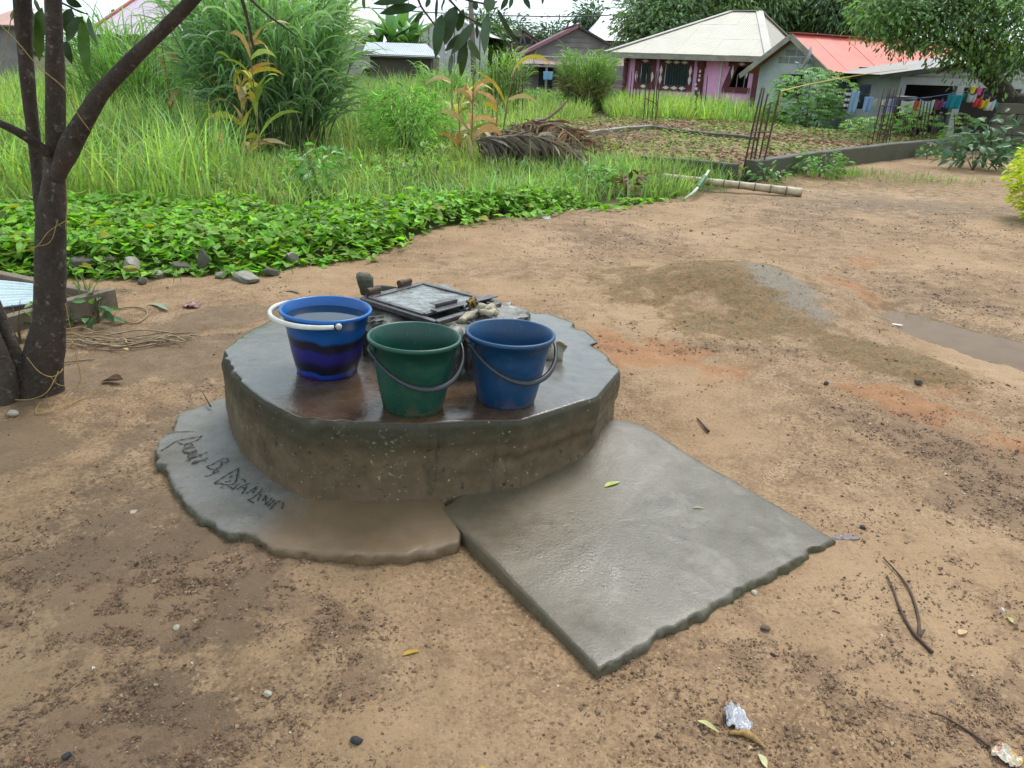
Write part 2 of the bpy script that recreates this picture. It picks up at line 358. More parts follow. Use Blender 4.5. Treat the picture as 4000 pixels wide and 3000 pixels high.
grit = t.math('MULTIPLY', t.math('ADD', t.math('MULTIPLY', calm, .55), .25), t.mr(vc[0], .55, .95, 0, 1.)); sand = t.mix(grit, sand, t.mix(vc[1], (.10, .058, .034), (.42, .29, .18)))
sand = t.mix(t.math('MULTIPLY', calm, t.math('MULTIPLY', t.mr(vc2[0], .78, .84), t.mr(vo2.outputs['Distance'], .45, .25))), sand, t.mix(vc2[1], (.085, .05, .03), (.30, .2, .125)))
brk = t.math('ADD', t.math('MULTIPLY', t.math('SUBTRACT', nm, .5), 1.5), t.math('ADD', t.math('MULTIPLY', t.math('SUBTRACT', nf, .5), 1.4), t.math('MULTIPLY', t.math('SUBTRACT', vc2[2], .5), .35)))
edge = lambda m_, k=1.0: t.mr(t.math('ADD', m_, brk), .32, .62, 0, k)
sand = t.mix(edge(A[0], .6), sand, t.mix(nff, (.115, .070, .045), (.24, .155, .10)))
sand = t.mix(edge(A[2], .55), sand, t.mix(nf, (.25, .095, .038), (.40, .19, .085)))
moss = t.mix(t.mr(nf, .35, .65), (.080, .058, .026), (.215, .150, .074))
moss = t.mix(t.mr(vc2[0], .6, .9, 0, .7), moss, (.27, .135, .062)); sand = t.mix(edge(B[0], .86), sand, moss)
sand = t.mix(edge(A[1], .52), sand, t.mix(nf, (.082, .055, .034), (.165, .115, .072)))
sand = t.mix(edge(B[2], .4), sand, t.mix(nf, (.15, .14, .12), (.26, .25, .23)))
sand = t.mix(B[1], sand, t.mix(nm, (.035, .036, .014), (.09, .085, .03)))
t.base(sand)
rr = t.math('SUBTRACT', t.mr(nm, .3, .7, .62, .85), t.math('MULTIPLY', A[1], .22))
t.rough(t.math('MAXIMUM', .26, t.math('SUBTRACT', rr, t.math('MULTIPLY', B[2], .6))))
t.p.inputs['Specular IOR Level'].default_value = .105
t.bump(t.math('ADD', t.math('ADD', t.math('MULTIPLY', nf, .7), t.math('MULTIPLY', nff, .4)), t.math('MULTIPLY', t.math('SUBTRACT', 1.0, vo.outputs['Distance']), t.math('MULTIPLY', calm, .5))), .6, .013)
ground.materials.append(t.m)
struct(link(bpy.data.objects.new('ground', ground)))

# sky stays the world; puddle water lies in its hollow
t = NT('muddy_water'); p = t.pos(); t.base(t.mix(t.noise(p, 6, 3), (.10, .058, .027), (.19, .118, .062))); t.rough(.03); t.p.inputs['Specular IOR Level'].default_value = .10
t.p.inputs['IOR'].default_value = 1.33; t.bump(t.noise(p, 16, 2), .03, .01); M_MUDWATER = t.m
cxy = np.mean(PUD, 0); pv = [(*(cxy + (np.array(q) - cxy) * np.array([1.3, 1.35])), -.040) for q in PUD]
puddle = MB().add(pv, [tuple(range(len(pv)))[::-1]]).build('puddle', M_MUDWATER); struct(puddle)

# gravel: thousands of loose laterite pebbles
def pebbles(P, size, col):
    n = len(P); base = np.array([(1, 0, 0), (-.5, .87, 0), (-.5, -.87, 0), (.45, .3, .55), (-.35, .4, .6), (0, -.5, .5)])
    V = base[None] * size[:, None, None] * (1 + rng.normal(0, .22, (n, 6, 3))); a = rng.random(n) * 2 * PI
    x = V[..., 0] * np.cos(a)[:, None] - V[..., 1] * np.sin(a)[:, None]; y = V[..., 0] * np.sin(a)[:, None] + V[..., 1] * np.cos(a)[:, None]
    V = np.stack([x, y, V[..., 2] * rng.uniform(.6, 1.3, (n, 1)) - .15 * size[:, None]], -1) + P[:, None]
    F0 = np.array([(3, 4, 5), (0, 1, 3), (1, 4, 3), (1, 2, 4), (2, 5, 4), (2, 0, 5), (0, 3, 5)])
    return V.reshape(-1, 3), (F0[None] + (np.arange(n) * 6)[:, None, None]).reshape(-1, 3), np.repeat(col, 6, 0)
N = 900000
yy = 1.2 + 12.3 * rng.random(N) ** 2.0; xx = (rng.random(N) - .5) * 2 * (.35 + yy * .78)
g, w, o_, m_, gyy, vg, n3 = masks(xx, yy)
keep = rng.random(N) < (.012 + .62 * g + .05 * m_) * (1 - .75 * w) * (vg < .5) * (polyd(xx, yy, PUD) < .04)
keep &= (np.hypot(xx + .45, yy - 3.42) > .9)
xx, yy = xx[keep], yy[keep]; n = len(xx)
size = np.clip(rng.lognormal(math.log(.0023), .55, n), .0010, .013) * (.85 + .13 * yy)
pc = np.array([(.145, .082, .045), (.19, .112, .062), (.10, .06, .038), (.24, .15, .088), (.30, .20, .125), (.20, .095, .045)])[rng.choice(6, n, p=[.3, .25, .2, .14, .07, .04])] * rng.uniform(.7, 1.3, (n, 1))
white = rng.random(n) < .003; pc[white] = (.6, .56, .5)
gv, gf, gc = pebbles(np.stack([xx, yy, gz(xx, yy) + .001], -1), size, pc)
t = NT('pebble_stone'); t.base(t.attr()); t.rough(.6); t.p.inputs['Specular IOR Level'].default_value = .4; M_PEB = t.m
gravel = stuff(fobj('gravel', gv, gf, M_PEB, col=gc)); tag(gravel, 'loose reddish brown laterite gravel scattered over the sandy yard', 'gravel')

# ------------------------------------------------------------------ the well
ZT, SX, SY = .3695, -.0361, -.0238
WN = nrm(np.array([-SX, -SY, 1.0])); WC = np.array([-.4484, 3.4244])
def wz(x, y): return ZT + SX * (x + .45) + SY * (y - 3.4)
def onwell(px, py, h=0.0): return onplane(px, py, np.array([-.45, 3.4, ZT + h]), WN)
S6 = .7685
topv = [(80, 475), (150, 615), (300, 733), (490, 826), (760, 846), (1090, 853), (1600, 828), (1975, 712), (2092, 574), (2055, 520), (1975, 410), (1890, 342), (1750, 290), (1660, 272)]
tw = [onwell(800 + S6 * a, 1000 + S6 * b)[:2] for a, b in topv]
lw = [onwell(800 + S6 * a, 1000 + S6 * b)[:2] for a, b in [(390, 300), (200, 390)]]
ang = lambda q: math.atan2(q[1] - WC[1], q[0] - WC[0])
a0, a1 = ang(tw[-1]), ang(lw[0]); a1 = a1 if a1 > a0 else a1 + 2 * PI
hid = [WC + .90 * np.array([math.cos(a), math.sin(a)]) for a in np.linspace(a0, a1, 8)[1:-1]]
poly = tw + hid + lw
pa = np.array([ang(q) for q in poly]); pr = np.array([np.hypot(*(q - WC)) for q in poly]); o = np.argsort(pa); poly = [poly[i] for i in o]
def polyR(th, poly, c):
    """distance from c to the polygon outline along each heading"""
    d = np.stack([np.cos(th), np.sin(th)], -1); r = np.full(len(th), np.nan)
    for i in range(len(poly)):
        a = np.asarray(poly[i]) - c; b = np.asarray(poly[(i + 1) % len(poly)]) - c; e = b - a
        den = d[:, 0] * e[1] - d[:, 1] * e[0]; tt = (a[0] * e[1] - a[1] * e[0]) / den; uu = (a[0] * d[:, 1] - a[1] * d[:, 0]) / den
        ok = (uu >= -1e-6) & (uu <= 1 + 1e-6) & (tt > 0); r = np.where(ok & (np.isnan(r) | (tt > r)), tt, r)
    return np.where(np.isnan(r), np.nanmean(r), r)
def smoothc(r, k):
    w = np.hanning(2 * k + 3)[1:-1]; w /= w.sum(); n = len(r); return np.convolve(np.concatenate([r[-k:], r, r[:k]]), w, 'valid')[:n]
NTH = 420; TH = np.linspace(-PI, PI, NTH, endpoint=False)
RT = smoothc(polyR(TH, poly, WC), 2)
rows = []; cs, sn = np.cos(TH), np.sin(TH)
hz = np.concatenate([np.linspace(-.03, .93, 26), [.955, .975, .99, .998]])
for k, h in enumerate(hz):
    bulge = .012 * (1 - h) + .016 * sst(.52, .62, h) * sst(-1.25, -.95, TH) * (1 - sst(-.2, .15, TH)) + .006 * sst(.7, .78, h)
    r = RT + bulge - (.009 * sst(.93, 1.0, h) ** 2 if h > .93 else 0)
    x, y = WC[0] + r * cs, WC[1] + r * sn; z = .0 + (wz(x, y)) * h
    q = np.stack([x * 5, y * 5, z * 5], -1); d = .020 * (fb3(q, 3, 1) - .5) + .010 * (fb3(q * 5, 3, 3) - .5)
    chip = sst(.60, .72, fb3(np.stack([x * 7, y * 7, z * 4], -1), 3, 6)) * sst(.75, .98, h) * .016
    d = d * (1 - .65 * sst(.8, 1, h)); chip = chip + .055 * sst(.42, .62, vn3(np.stack([x * 14, y * 14, z * 10], -1), 2)) * sst(.05, .3, TH) * (1 - sst(.85, 1.05, TH)) * sst(.6, 1, h)
    rows.append(np.stack([x + (d - chip) * cs, y + (d - chip) * sn, z], -1))
edge = rows[-1]
for tt in [.015, .035, .07, .12, .2, .3, .4, .5, .6, .7, .8, .9, .999]:
    x = edge[:, 0] + (WC[0] - edge[:, 0]) * tt; y = edge[:, 1] + (WC[1] - edge[:, 1]) * tt
    z = wz(x, y) + .004 * sst(0, .06, tt) + .007 * (fb2(x * 6, y * 6, 3, 4) - .5) - .008 * np.exp(-((x + .72) / .25) ** 2 - ((y - 2.72) / .16) ** 2)
    rows.append(np.stack([x, y, z], -1))
DV = np.vstack(rows); DF = grid_faces(len(rows), NTH, True)
t = NT('well_concrete'); p = t.pos(); X = t.xyz(p); gn = t.n('NewGeometry').outputs['Normal']; NZ = t.xyz(gn)[2]
hh = t.math('DIVIDE', X[2], .37); top = t.mr(NZ, .6, .85)
na = t.noise(p, 3.2, 5, .6, .4); nb = t.noise(p, 14, 5, .65); nc = t.noise(p, 70, 4, .7); drip = t.noise(t.pos((4.5, 4.5, .7)), 2.4, 5, .65)
wall = t.mix(t.mr(nb, .3, .7), (.066, .046, .024), (.138, .098, .053))
wall = t.mix(t.mr(na, .5, .72, 0, .55), wall, (.19, .148, .09))
mud = t.mix(nb, (.11, .072, .042), (.185, .122, .07)); wall = t.mix(t.mr(t.math('ADD', hh, t.math('MULTIPLY', t.math('SUBTRACT', drip, .5), 1.3)), .46, .02, 0, .95), wall, mud)
wall = t.mix(t.math('MULTIPLY', t.mr(t.math('ADD', hh, t.math('MULTIPLY', t.math('SUBTRACT', na, .5), .8)), .64, .95), t.mr(nb, .3, .5, .5, .85)), wall, t.mix(nc, (.010, .012, .006), (.042, .043, .022)))
wall = t.mix(t.math('MULTIPLY', t.mr(drip, .57, .66), t.mr(hh, .15, .45, 0, .6)), wall, (.022, .02, .011))
lich = t.math('MULTIPLY', t.mr(t.noise(p, 52, 3, .6), .60, .66), t.math('MULTIPLY', t.mr(t.noise(p, 3.2, 3, .6), .54, .62), t.mr(hh, .98, .85)))
wall = t.mix(t.math('MULTIPLY', lich, .6), wall, (.30, .29, .20)); wall = t.mix(t.mr(t.noise(p, 75, 2, .5), .69, .73, 0, .8), wall, (.38, .31, .18)); wall = t.mix(t.mr(t.noise(p, 30, 3, .6), .63, .70, 0, .8), wall, (.02, .017, .009))
wet = t.mix(t.mr(nb, .3, .7), (.075, .067, .058), (.145, .132, .115))
brown = t.math('MULTIPLY', t.math('MULTIPLY', t.mr(X[0], .25, .0), t.mr(X[0], -1.02, -.88)), t.mr(t.math('ADD', X[1], t.math('MULTIPLY', na, .3)), 3.35, 3.02))
wet = t.mix(t.math('MULTIPLY', brown, t.mr(na, .3, .6, .55, 1)), wet, t.mix(nb, (.05, .026, .013), (.115, .065, .034)))
t.base(t.mix(top, wall, wet))
t.rough(t.mix(top, t.n('CombineColor', Red=.62, Green=.62, Blue=.62).outputs[0], t.n('CombineColor', Red=t.mr(nb, .3, .7, .06, .24), Green=0., Blue=0.).outputs[0]))
t.l(t.n('SeparateColor', Color=t.p.inputs['Roughness'].links[0].from_socket).outputs[0], t.p.inputs['Roughness'])
t.set(t.p.inputs['Specular IOR Level'], t.mr(top, 0, 1, .4, .85))
t.bump(t.math('ADD', t.math('MULTIPLY', nb, .8), t.math('MULTIPLY', nc, .35)), .3, .010); M_WELL = t.m

def concrete(name, lo, hi, dark, mudc=None, rough=(.25, .6), wetn=.5, mossy=0.0, sc=1.0):
    t = NT(name); p = t.pos(); na = t.noise(p, 3.0 * sc, 5, .6, .3); nb = t.noise(p, 16 * sc, 5, .65); nc = t.noise(p, 90 * sc, 4, .7)
    c = t.mix(t.mr(nb, .3, .7), lo, hi); c = t.mix(t.mr(na, .5, .75, 0, .8), c, dark)
    if mudc: c = t.mix(t.mr(t.noise(p, 2.1, 4, .6), .45, .6, 0, .9), c, mudc)
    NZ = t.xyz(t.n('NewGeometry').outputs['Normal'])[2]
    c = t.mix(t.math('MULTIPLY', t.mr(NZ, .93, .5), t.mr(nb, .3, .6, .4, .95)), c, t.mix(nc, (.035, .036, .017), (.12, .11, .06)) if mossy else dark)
    c = t.mix(t.mr(t.noise(p, 60, 3, .6), .64, .70, 0, .75), c, tuple(x * .3 for x in lo)); c = t.mix(t.mr(nc, .5, .75, 0, .35), c, tuple(min(1, x * 1.5) for x in hi))
    t.base(c); t.rough(t.mr(t.math('ADD', t.math('MULTIPLY', na, .6), t.math('MULTIPLY', nb, .4)), .35, .65, *rough))
    t.bump(t.math('ADD', t.math('MULTIPLY', nb, .3), t.math('MULTIPLY', nc, .6)), .32, .008); return t.m

well = empty('well', (*WC, 0)); tag(well, 'low many-sided concrete well platform with a wet top and padlocked metal hatch', 'well')
def local(V, o): return np.asarray(V) - np.array(o.location)
fobj('platform', local(DV, well), DF, M_WELL, well, smooth=True)

def loft(outline, c, prof, zf, noise=.006, seed=0, zb=lambda x, y: -.04, rw=1.0):
    """rings from the outline towards c; prof = (inset in metres, or 5 + fraction; height 0..1 on the side, 1 = top; crumble)"""
    O = np.asarray(outline); rows = []; k_ = 14; w_ = np.hanning(2 * k_ + 3)[1:-1]; w_ /= w_.sum()
    Os = np.column_stack([np.convolve(np.concatenate([O[-k_:, i], O[:, i], O[:k_, i]]), w_, 'valid')[:len(O)] for i in (0, 1)])
    for (ins, h, rag) in prof:
        b_ = float(np.clip((ins - .01) / .05, 0, 1)); q = O * (1 - b_) + Os * b_; d = c - q; L = np.linalg.norm(d, axis=1, keepdims=True)
        f = np.clip(ins / L, -1, 1) if ins < 5 else (ins - 5); q = q + d * f
        zt = zf(q[:, 0], q[:, 1]) + noise * (fb2(q[:, 0] * 8, q[:, 1] * 8, 3, seed + 2) - .5); z0 = zb(q[:, 0], q[:, 1]); z = z0 + (zt - z0) * h
        if rag:
            P3 = np.column_stack([q, z]); n_ = 1.3 * (fb3(P3 * 24, 3, seed) - .5) + .9 * (fb3(P3 * 75, 2, seed + 3) - .5); q = q + d / L * (rag * n_ * rw)[:, None]; z = z - rag * rw * .5 * np.maximum(n_, 0) * (h > .85)
        rows.append(np.column_stack([q, z]))
    return np.vstack(rows), grid_faces(len(rows), len(O), True)
def dense(pts, step=.012, closed=True):
    P = np.asarray(pts, float); out = []; n = len(P)
    for i in range(n if closed else n - 1):
        a, b = P[i], P[(i + 1) % n]; k = max(1, int(np.linalg.norm(b - a) / step)); out += [a + (b - a) * j / k for j in range(k)]
    return np.array(out)
def ccw(P):
    P = np.asarray(P); x, y = P[:, 0], P[:, 1]; return P if (x * np.roll(y, -1) - y * np.roll(x, -1)).sum() > 0 else P[::-1]

# collar of the shaft
HC = .195
cpx = [(1392, 1185), (1436, 1232), (1500, 1252), (1570, 1266), (1690, 1292), (1795, 1312), (1925, 1302), (2015, 1252), (2066, 1214), (2044, 1196), (1982, 1173), (1892, 1156), (1765, 1126), (1644, 1106), (1554, 1112), (1470, 1128), (1405, 1152)]
cw = ccw(dense([onwell(a, b, HC)[:2] for a, b in cpx], .02)); cc = cw.mean(0)
cv, cf = loft(cw, cc, [(-.035, 0, .03), (-.028, .25, .05), (-.02, .5, .06), (-.01, .72, .06), (-.002, .88, .06), (.006, .97, .05), (.022, 1, .02), (.035, 1, 0), (.05, 1, 0), (.065, 1, 0), (.08, 1, 0), (.1, 1, 0), (.12, 1, 0), (.145, 1, 0), (.17, 1, 0), (5.7, 1, 0), (5.999, 1, 0)], lambda x, y: wz(x, y) + HC - .008 + .085 * (fb2(x * 9, y * 9, 4, 77) - .5), .04, 5, lambda x, y: wz(x, y) - .02)
M_COLLAR = concrete('collar_concrete', (.10, .092, .076), (.27, .258, .23), (.020, .017, .011), rough=(.3, .6), mossy=0)  # darkest tone: random patches, plus shade painted into the side faces
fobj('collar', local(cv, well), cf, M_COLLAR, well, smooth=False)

# steel hatch
HH = HC + .030
hq = [onwell(a, b, HH) for a, b in [(1417, 1172), (1644, 1111), (1950, 1188), (1703, 1262)]]
def hp(u, v, h=0.0): return (hq[0] * (1 - u) * (1 - v) + hq[1] * u * (1 - v) + hq[2] * u * v + hq[3] * (1 - u) * v) + WN * h - np.array(well.location)
t = NT('weathered_steel'); p = t.pos(); na = t.noise(p, 18, 4, .6, .5); nb = t.noise(p, 90, 4, .6)
t.base(t.mix(t.mr(na, .45, .7), (.115, .112, .12), (.065, .042, .032))); t.p.inputs['Metallic'].default_value = .55; t.rough(t.mr(nb, .3, .7, .22, .5)); t.bump(nb, .2, .004); M_STEEL = t.m
t = NT('wet_galvanised_sheet'); p = t.pos((1, 2.2, 1)); na = t.noise(p, 14, 5, .6, 1.2); nb = t.noise(p, 40, 4, .6, .5)
t.base(t.mix(t.mr(na, .45, .6), (.30, .32, .31), (.15, .14, .12))); t.p.inputs['Metallic'].default_value = .35; t.rough(t.mr(nb, .35, .65, .07, .4)); t.bump(t.math('ADD', na, nb), .25, .01); M_SHEET = t.m
hatch = MB()
for a, b in [((0, 0), (1, 0)), ((1, 0), (1, 1)), ((1, 1), (0, 1)), ((0, 1), (0, 0))]: hatch.bar(hp(*a), hp(*b), .028, .022, WN)
hatch = hatch.build('hatch_frame', M_STEEL, well, bevel=.002)
lid = MB()
for a, b in [((.05, .06), (.95, .06)), ((.95, .06), (.95, .80)), ((.95, .80), (.05, .80)), ((.05, .80), (.05, .06))]: lid.bar(hp(*a, .012), hp(*b, .012), .026, .014, WN)
lid = lid.build('hatch_lid', M_STEEL, well, bevel=.002)
q = [hp(.08, .09, .012), hp(.92, .09, .012), hp(.92, .77, .012), hp(.08, .77, .012)]
G = 14; gv = [q[0] * (1 - u) * (1 - v) + q[1] * u * (1 - v) + q[2] * u * v + q[3] * (1 - u) * v + WN * (.007 * (vn2(u * 4, v * 4, 3) - .5)) for u in np.linspace(0, 1, G) for v in np.linspace(0, 1, G)]
fobj('panel', np.array(gv), grid_faces(G, G), M_SHEET, lid, smooth=True)
t = NT('rusty_iron'); p = t.pos(); na = t.noise(p, 30, 5, .6); t.base(t.mix(t.mr(na, .4, .65), (.045, .03, .025), (.12, .058, .03))); t.rough(.6); t.p.inputs['Metallic'].default_value = .3; t.bump(t.noise(p, 150, 3), .4, .004); M_RUST = t.m
hd = nrm(hq[1] - hq[0])
for u in (.17, .70):
    c = hp(u, -.0, .034)
    b = MB().tube([c - hd * .042, c - hd * .014, c - hd * .013, c + hd * .044], [.016, .016, .0135, .0135], 14).bar(c - hd * .036 - WN * .02, c + hd * .036 - WN * .02, .03, .03, WN).build('hinge', M_RUST, hatch, bevel=.001)
h = MB().bar(hp(.16, .835, .022), hp(1.12, .86, .018), .042, .006, WN)
h.bar(hp(.28, .72, .032), hp(.60, .74, .032), .05, .004, WN).bar(hp(.26, .765, .024), hp(.58, .785, .024), .004, .03, WN)
h.build('hasp', M_STEEL, lid, bevel=.001)
for u in (.8, .92): MB().bar(hp(u, .90, .006), hp(u, 1.02, .006), .022, .006, WN).build('bracket', M_STEEL, hatch)

# padlock, rope, stones on the collar
lo = onwell(1845, 1176, HH + .05)
pad = empty('padlock', lo - WN * .02); tag(pad, 'small worn brass padlock locking the steel hatch on the well', 'padlock')
t = NT('worn_brass'); p = t.pos(); t.base(t.mix(t.mr(t.noise(p, 60, 3, .6), .45, .55), (.42, .28, .10), (.035, .025, .018))); t.p.inputs['Metallic'].default_value = .75; t.rough(.4); M_BRASS = t.m
Rl = np.array(Matrix.Rotation(.55, 3, 'Z') @ Matrix.Rotation(-.45, 3, 'Y') @ Matrix.Rotation(.25, 3, 'X'))
MB().box((0, 0, .012), (.023, .011, .022), Rl).build('lock_body', M_BRASS, pad, bevel=.003)
sh = [Rl @ np.array([-.023 - .018 * math.sin(a), 0, .012 + .013 * math.cos(a)]) + np.array([0, 0, .0]) for a in np.linspace(0, PI, 12)]
sh = [Rl @ np.array([-.02, 0, .025])] + sh + [Rl @ np.array([-.02, 0, -.001])]
MB().tube(sh, .0042, 8).build('shackle', plain('chrome_steel', (.45, .45, .46), .25, .1, 20, 0, metal=.9), pad, smooth=True)

M_ROPE = plain('bleached_rope', (.50, .44, .32), .85, .3, 60, .6, .004)
rope = empty('frayed_rope', onwell(1885, 1200, HC + .01)); tag(rope, 'knotted frayed white rope lying on the well collar beside the padlock', 'rope')
ro = np.array(rope.location)
def ropepts(pp, hs): return np.array([onwell(a, b, HC + .012 + hh) - ro for (a, b), hh in zip(pp, hs)])
for k, (pp, hs) in enumerate([([(1795, 1258), (1820, 1236), (1850, 1218), (1880, 1208), (1915, 1210), (1942, 1228)], (.004, .012, .02, .03, .02, .005)),
                             ([(1862, 1205), (1885, 1196), (1912, 1200), (1930, 1214), (1905, 1222), (1875, 1214)], (.03, .045, .045, .03, .03, .03)),
                             ([(1878, 1225), (1900, 1206), (1920, 1198), (1936, 1206)], (.015, .04, .04, .02)),
                             ([(1806, 1252), (1838, 1230), (1862, 1215)], (.015, .02, .03))]):
    P_ = spline(ropepts(pp, hs), 22); MB().tube(P_, .012 + .004 * np.sin(np.linspace(0, 9, 22) + k), 8, .35).build('strand', M_ROPE, rope, smooth=True)
fr = MB()
for k in range(40):
    b = onwell(1800 + rng.normal(0, 8), 1255 + rng.normal(0, 5), HC + .012) - ro if k % 2 else onwell(1915 + rng.normal(0, 14), 1207 + rng.normal(0, 8), HC + .045) - ro
    d = nrm(rng.normal(0, 1, 3)) * .03; fr.tube([b, b + d * .6 + np.array([0, 0, .003]), b + d], .0011, 4)
stuff(fr.build('fray', M_ROPE, rope))

M_MOSSROCK = concrete('mossy_rock', (.035, .032, .022), (.085, .076, .055), (.02, .021, .011), rough=(.6, .85), mossy=1, sc=2)
M_PALEROCK = concrete('pale_rubble', (.15, .135, .105), (.30, .275, .225), (.08, .072, .055), rough=(.55, .85), mossy=1, sc=2)
def rock(name, c, h, rz, mat, seed, sub=3, sq=.6, amp=.35, cuts=9):
    import bmesh
    bm = bmesh.new(); bmesh.ops.create_icosphere(bm, subdivisions=sub, radius=1.0); V = np.array([v.co[:] for v in bm.verts])
    q = np.sign(V) * np.abs(V) ** sq; q = q / np.abs(q).max(0); q = q * (1 + amp * (fb3(V * 1.7 + seed * 3.1, 3, seed) - .5)[:, None]) + .10 * (fb3(V * 6 + seed, 2, seed)[:, None] - .5)
    rr = np.random.default_rng(seed * 7 + 1)
    for _ in range(cuts):
        nv = nrm(rr.normal(0, 1, 3)); lim = rr.uniform(.62, .95); e_ = q @ nv - lim; q = q - np.maximum(e_, 0)[:, None] * nv * .96
    q = q * np.asarray(h)
    a = rz; x = q[:, 0] * math.cos(a) - q[:, 1] * math.sin(a); y = q[:, 0] * math.sin(a) + q[:, 1] * math.cos(a); q = np.column_stack([x, y, q[:, 2]]); q[:, 2] -= q[:, 2].min()
    for v, p_ in zip(bm.verts, q): v.co = p_
    me = bpy.data.meshes.new(name); bm.to_mesh(me); bm.free(); me.materials.append(mat)
    o = link(bpy.data.objects.new(name, me)); o.location = tuple(map(float, c)); return o
tag(rock('stone', onwell(1426, 1148, HC) - WN * .006, (.040, .036, .062), .4, M_MOSSROCK, 1, sq=.5), 'dark upright block of stone standing on the back of the well collar', 'stone')
tag(rock('stone', onwell(1508, 1137, HC) - WN * .012, (.065, .034, .021), .2, M_MOSSROCK, 2, sq=.7), 'flat mossy stone lying behind the hatch hinges on the well collar', 'stone')

# apron and ramp
S2 = .4219
apx = [(849, 1560), (790, 1585), (735, 1598), (697, 1612), (676, 1681), (640, 1700), (625, 1715), (608, 1753), (622, 1775), (610, 1804), (645, 1812), (659, 1859), (684, 1905), (710, 1945), (739, 1968), (790, 2019), (836, 2032), (860, 2058), (891, 2076), (940, 2077), (980, 2084), (1030, 2112), (1064, 2133), (1110, 2141), (1233, 2150), (1400, 2166), (1573, 2165), (1700, 2140), (1790, 2113), (1799, 2082), (1727, 1974), (1800, 1900), (1700, 1700), (1200, 1500)]
aw = ccw(dense([gnd(a, b, .045)[:2] for a, b in apx], .011)); ac = np.array([-.55, 3.15])
APZ = lambda x, y: .042 + .02 * np.exp(-((np.hypot(x - WC[0], y - WC[1]) - .93) / .12) ** 2) + .012 * (fb2(x * 5, y * 5, 3, 12) - .5)
av, af = loft(aw, ac, [(.012, 0, .015), (.004, .3, .02), (-.001, .55, .022), (-.002, .75, .022), (.0, .9, .02), (.004, .98, .016), (.015, 1, .006), (.05, 1, 0), (.09, 1, 0), (.14, 1, 0), (.2, 1, 0), (.27, 1, 0), (.36, 1, 0), (5.8, 1, 0)], APZ, .008, 8)
M_APRON = concrete('apron_concrete', (.115, .102, .085), (.19, .174, .150), (.08, .065, .047), mudc=None, rough=(.28, .6), mossy=1)
t_ = M_APRON.node_tree                     # mud washed over its front half
nt = NT.__new__(NT); nt.m = M_APRON; nt.t = t_; nt.p = [n for n in t_.nodes if n.type == 'BSDF_PRINCIPLED'][0]
src = nt.p.inputs['Base Color'].links[0].from_socket; pp = nt.pos(); X = nt.xyz(pp)
mk = nt.mr(nt.math('ADD', nt.math('SUBTRACT', X[0], nt.math('MULTIPLY', X[1], .35)), nt.math('MULTIPLY', nt.noise(pp, 5, 4), .35)), -1.62, -1.42, 0, .95)
nt.l(nt.mix(mk, src, nt.mix(nt.noise(pp, 12, 4), (.13, .082, .043), (.205, .133, .073))), nt.p.inputs['Base Color'])
apron = fobj('concrete_apron', av, af, M_APRON, smooth=True); tag(apron, 'ragged thin concrete apron around the well foot with scratched handwriting', 'apron')
strokes = [[(30, 320), (150, 250), (290, 170), (490, 130), (720, 100)], [(720, 100), (640, 160), (500, 200), (400, 215), (310, 185)], [(420, 245), (470, 215), (560, 225), (540, 250), (400, 275)],
 [(600, 270), (480, 280), (400, 310), (410, 335), (470, 325)], [(620, 310), (560, 330), (430, 345), (440, 360), (560, 348), (630, 320)], [(640, 345), (540, 365), (460, 390)],
 [(640, 385), (560, 395), (480, 412), (500, 435), (600, 420)], [(650, 420), (560, 440), (440, 490)], [(810, 370), (690, 410), (540, 455), (500, 500)], [(680, 395), (692, 432)], [(820, 465), (700, 500), (520, 550)],
 [(690, 505), (600, 500), (560, 530), (600, 538), (660, 512)], [(760, 505), (775, 515)], [(780, 600), (900, 570), (1010, 525), (1090, 500), (1160, 520), (1130, 560), (1060, 560), (1030, 540)],
 [(1050, 570), (1020, 620), (940, 650), (850, 635), (800, 600)], [(985, 655), (920, 680), (910, 712), (990, 690)], [(1010, 685), (900, 720), (830, 745), (750, 745)],
 [(1350, 655), (1200, 720), (1060, 790), (920, 870), (1000, 870), (1120, 905), (1220, 905), (1280, 860), (1310, 760), (1330, 680)], [(1150, 945), (1200, 950), (1240, 980), (1290, 930), (1350, 900)],
 [(1020, 950), (1070, 935)], [(1170, 800), (1225, 768)], [(1100, 858), (1200, 845)], [(1370, 840), (1420, 850), (1445, 892)], [(1300, 990), (1370, 950), (1440, 930), (1520, 910)], [(1380, 1055), (1430, 1000), (1470, 950)],
 [(1390, 960), (1430, 990)], [(1450, 1055), (1560, 1000), (1650, 960)], [(1620, 980), (1560, 1060)], [(1470, 1160), (1560, 1130), (1640, 1080), (1720, 1020)], [(1480, 1150), (1580, 1205)], [(1640, 1180), (1700, 1080)],
 [(1720, 1190), (1790, 1105)], [(1785, 1110), (1775, 1250)], [(1770, 1250), (1890, 1150)], [(1810, 1270), (1925, 1180)], [(1850, 1310), (1950, 1220), (2030, 1190)], [(2070, 1220), (2045, 1310)], [(130, 60), (300, 15), (580, 18)]]
ins = MB()
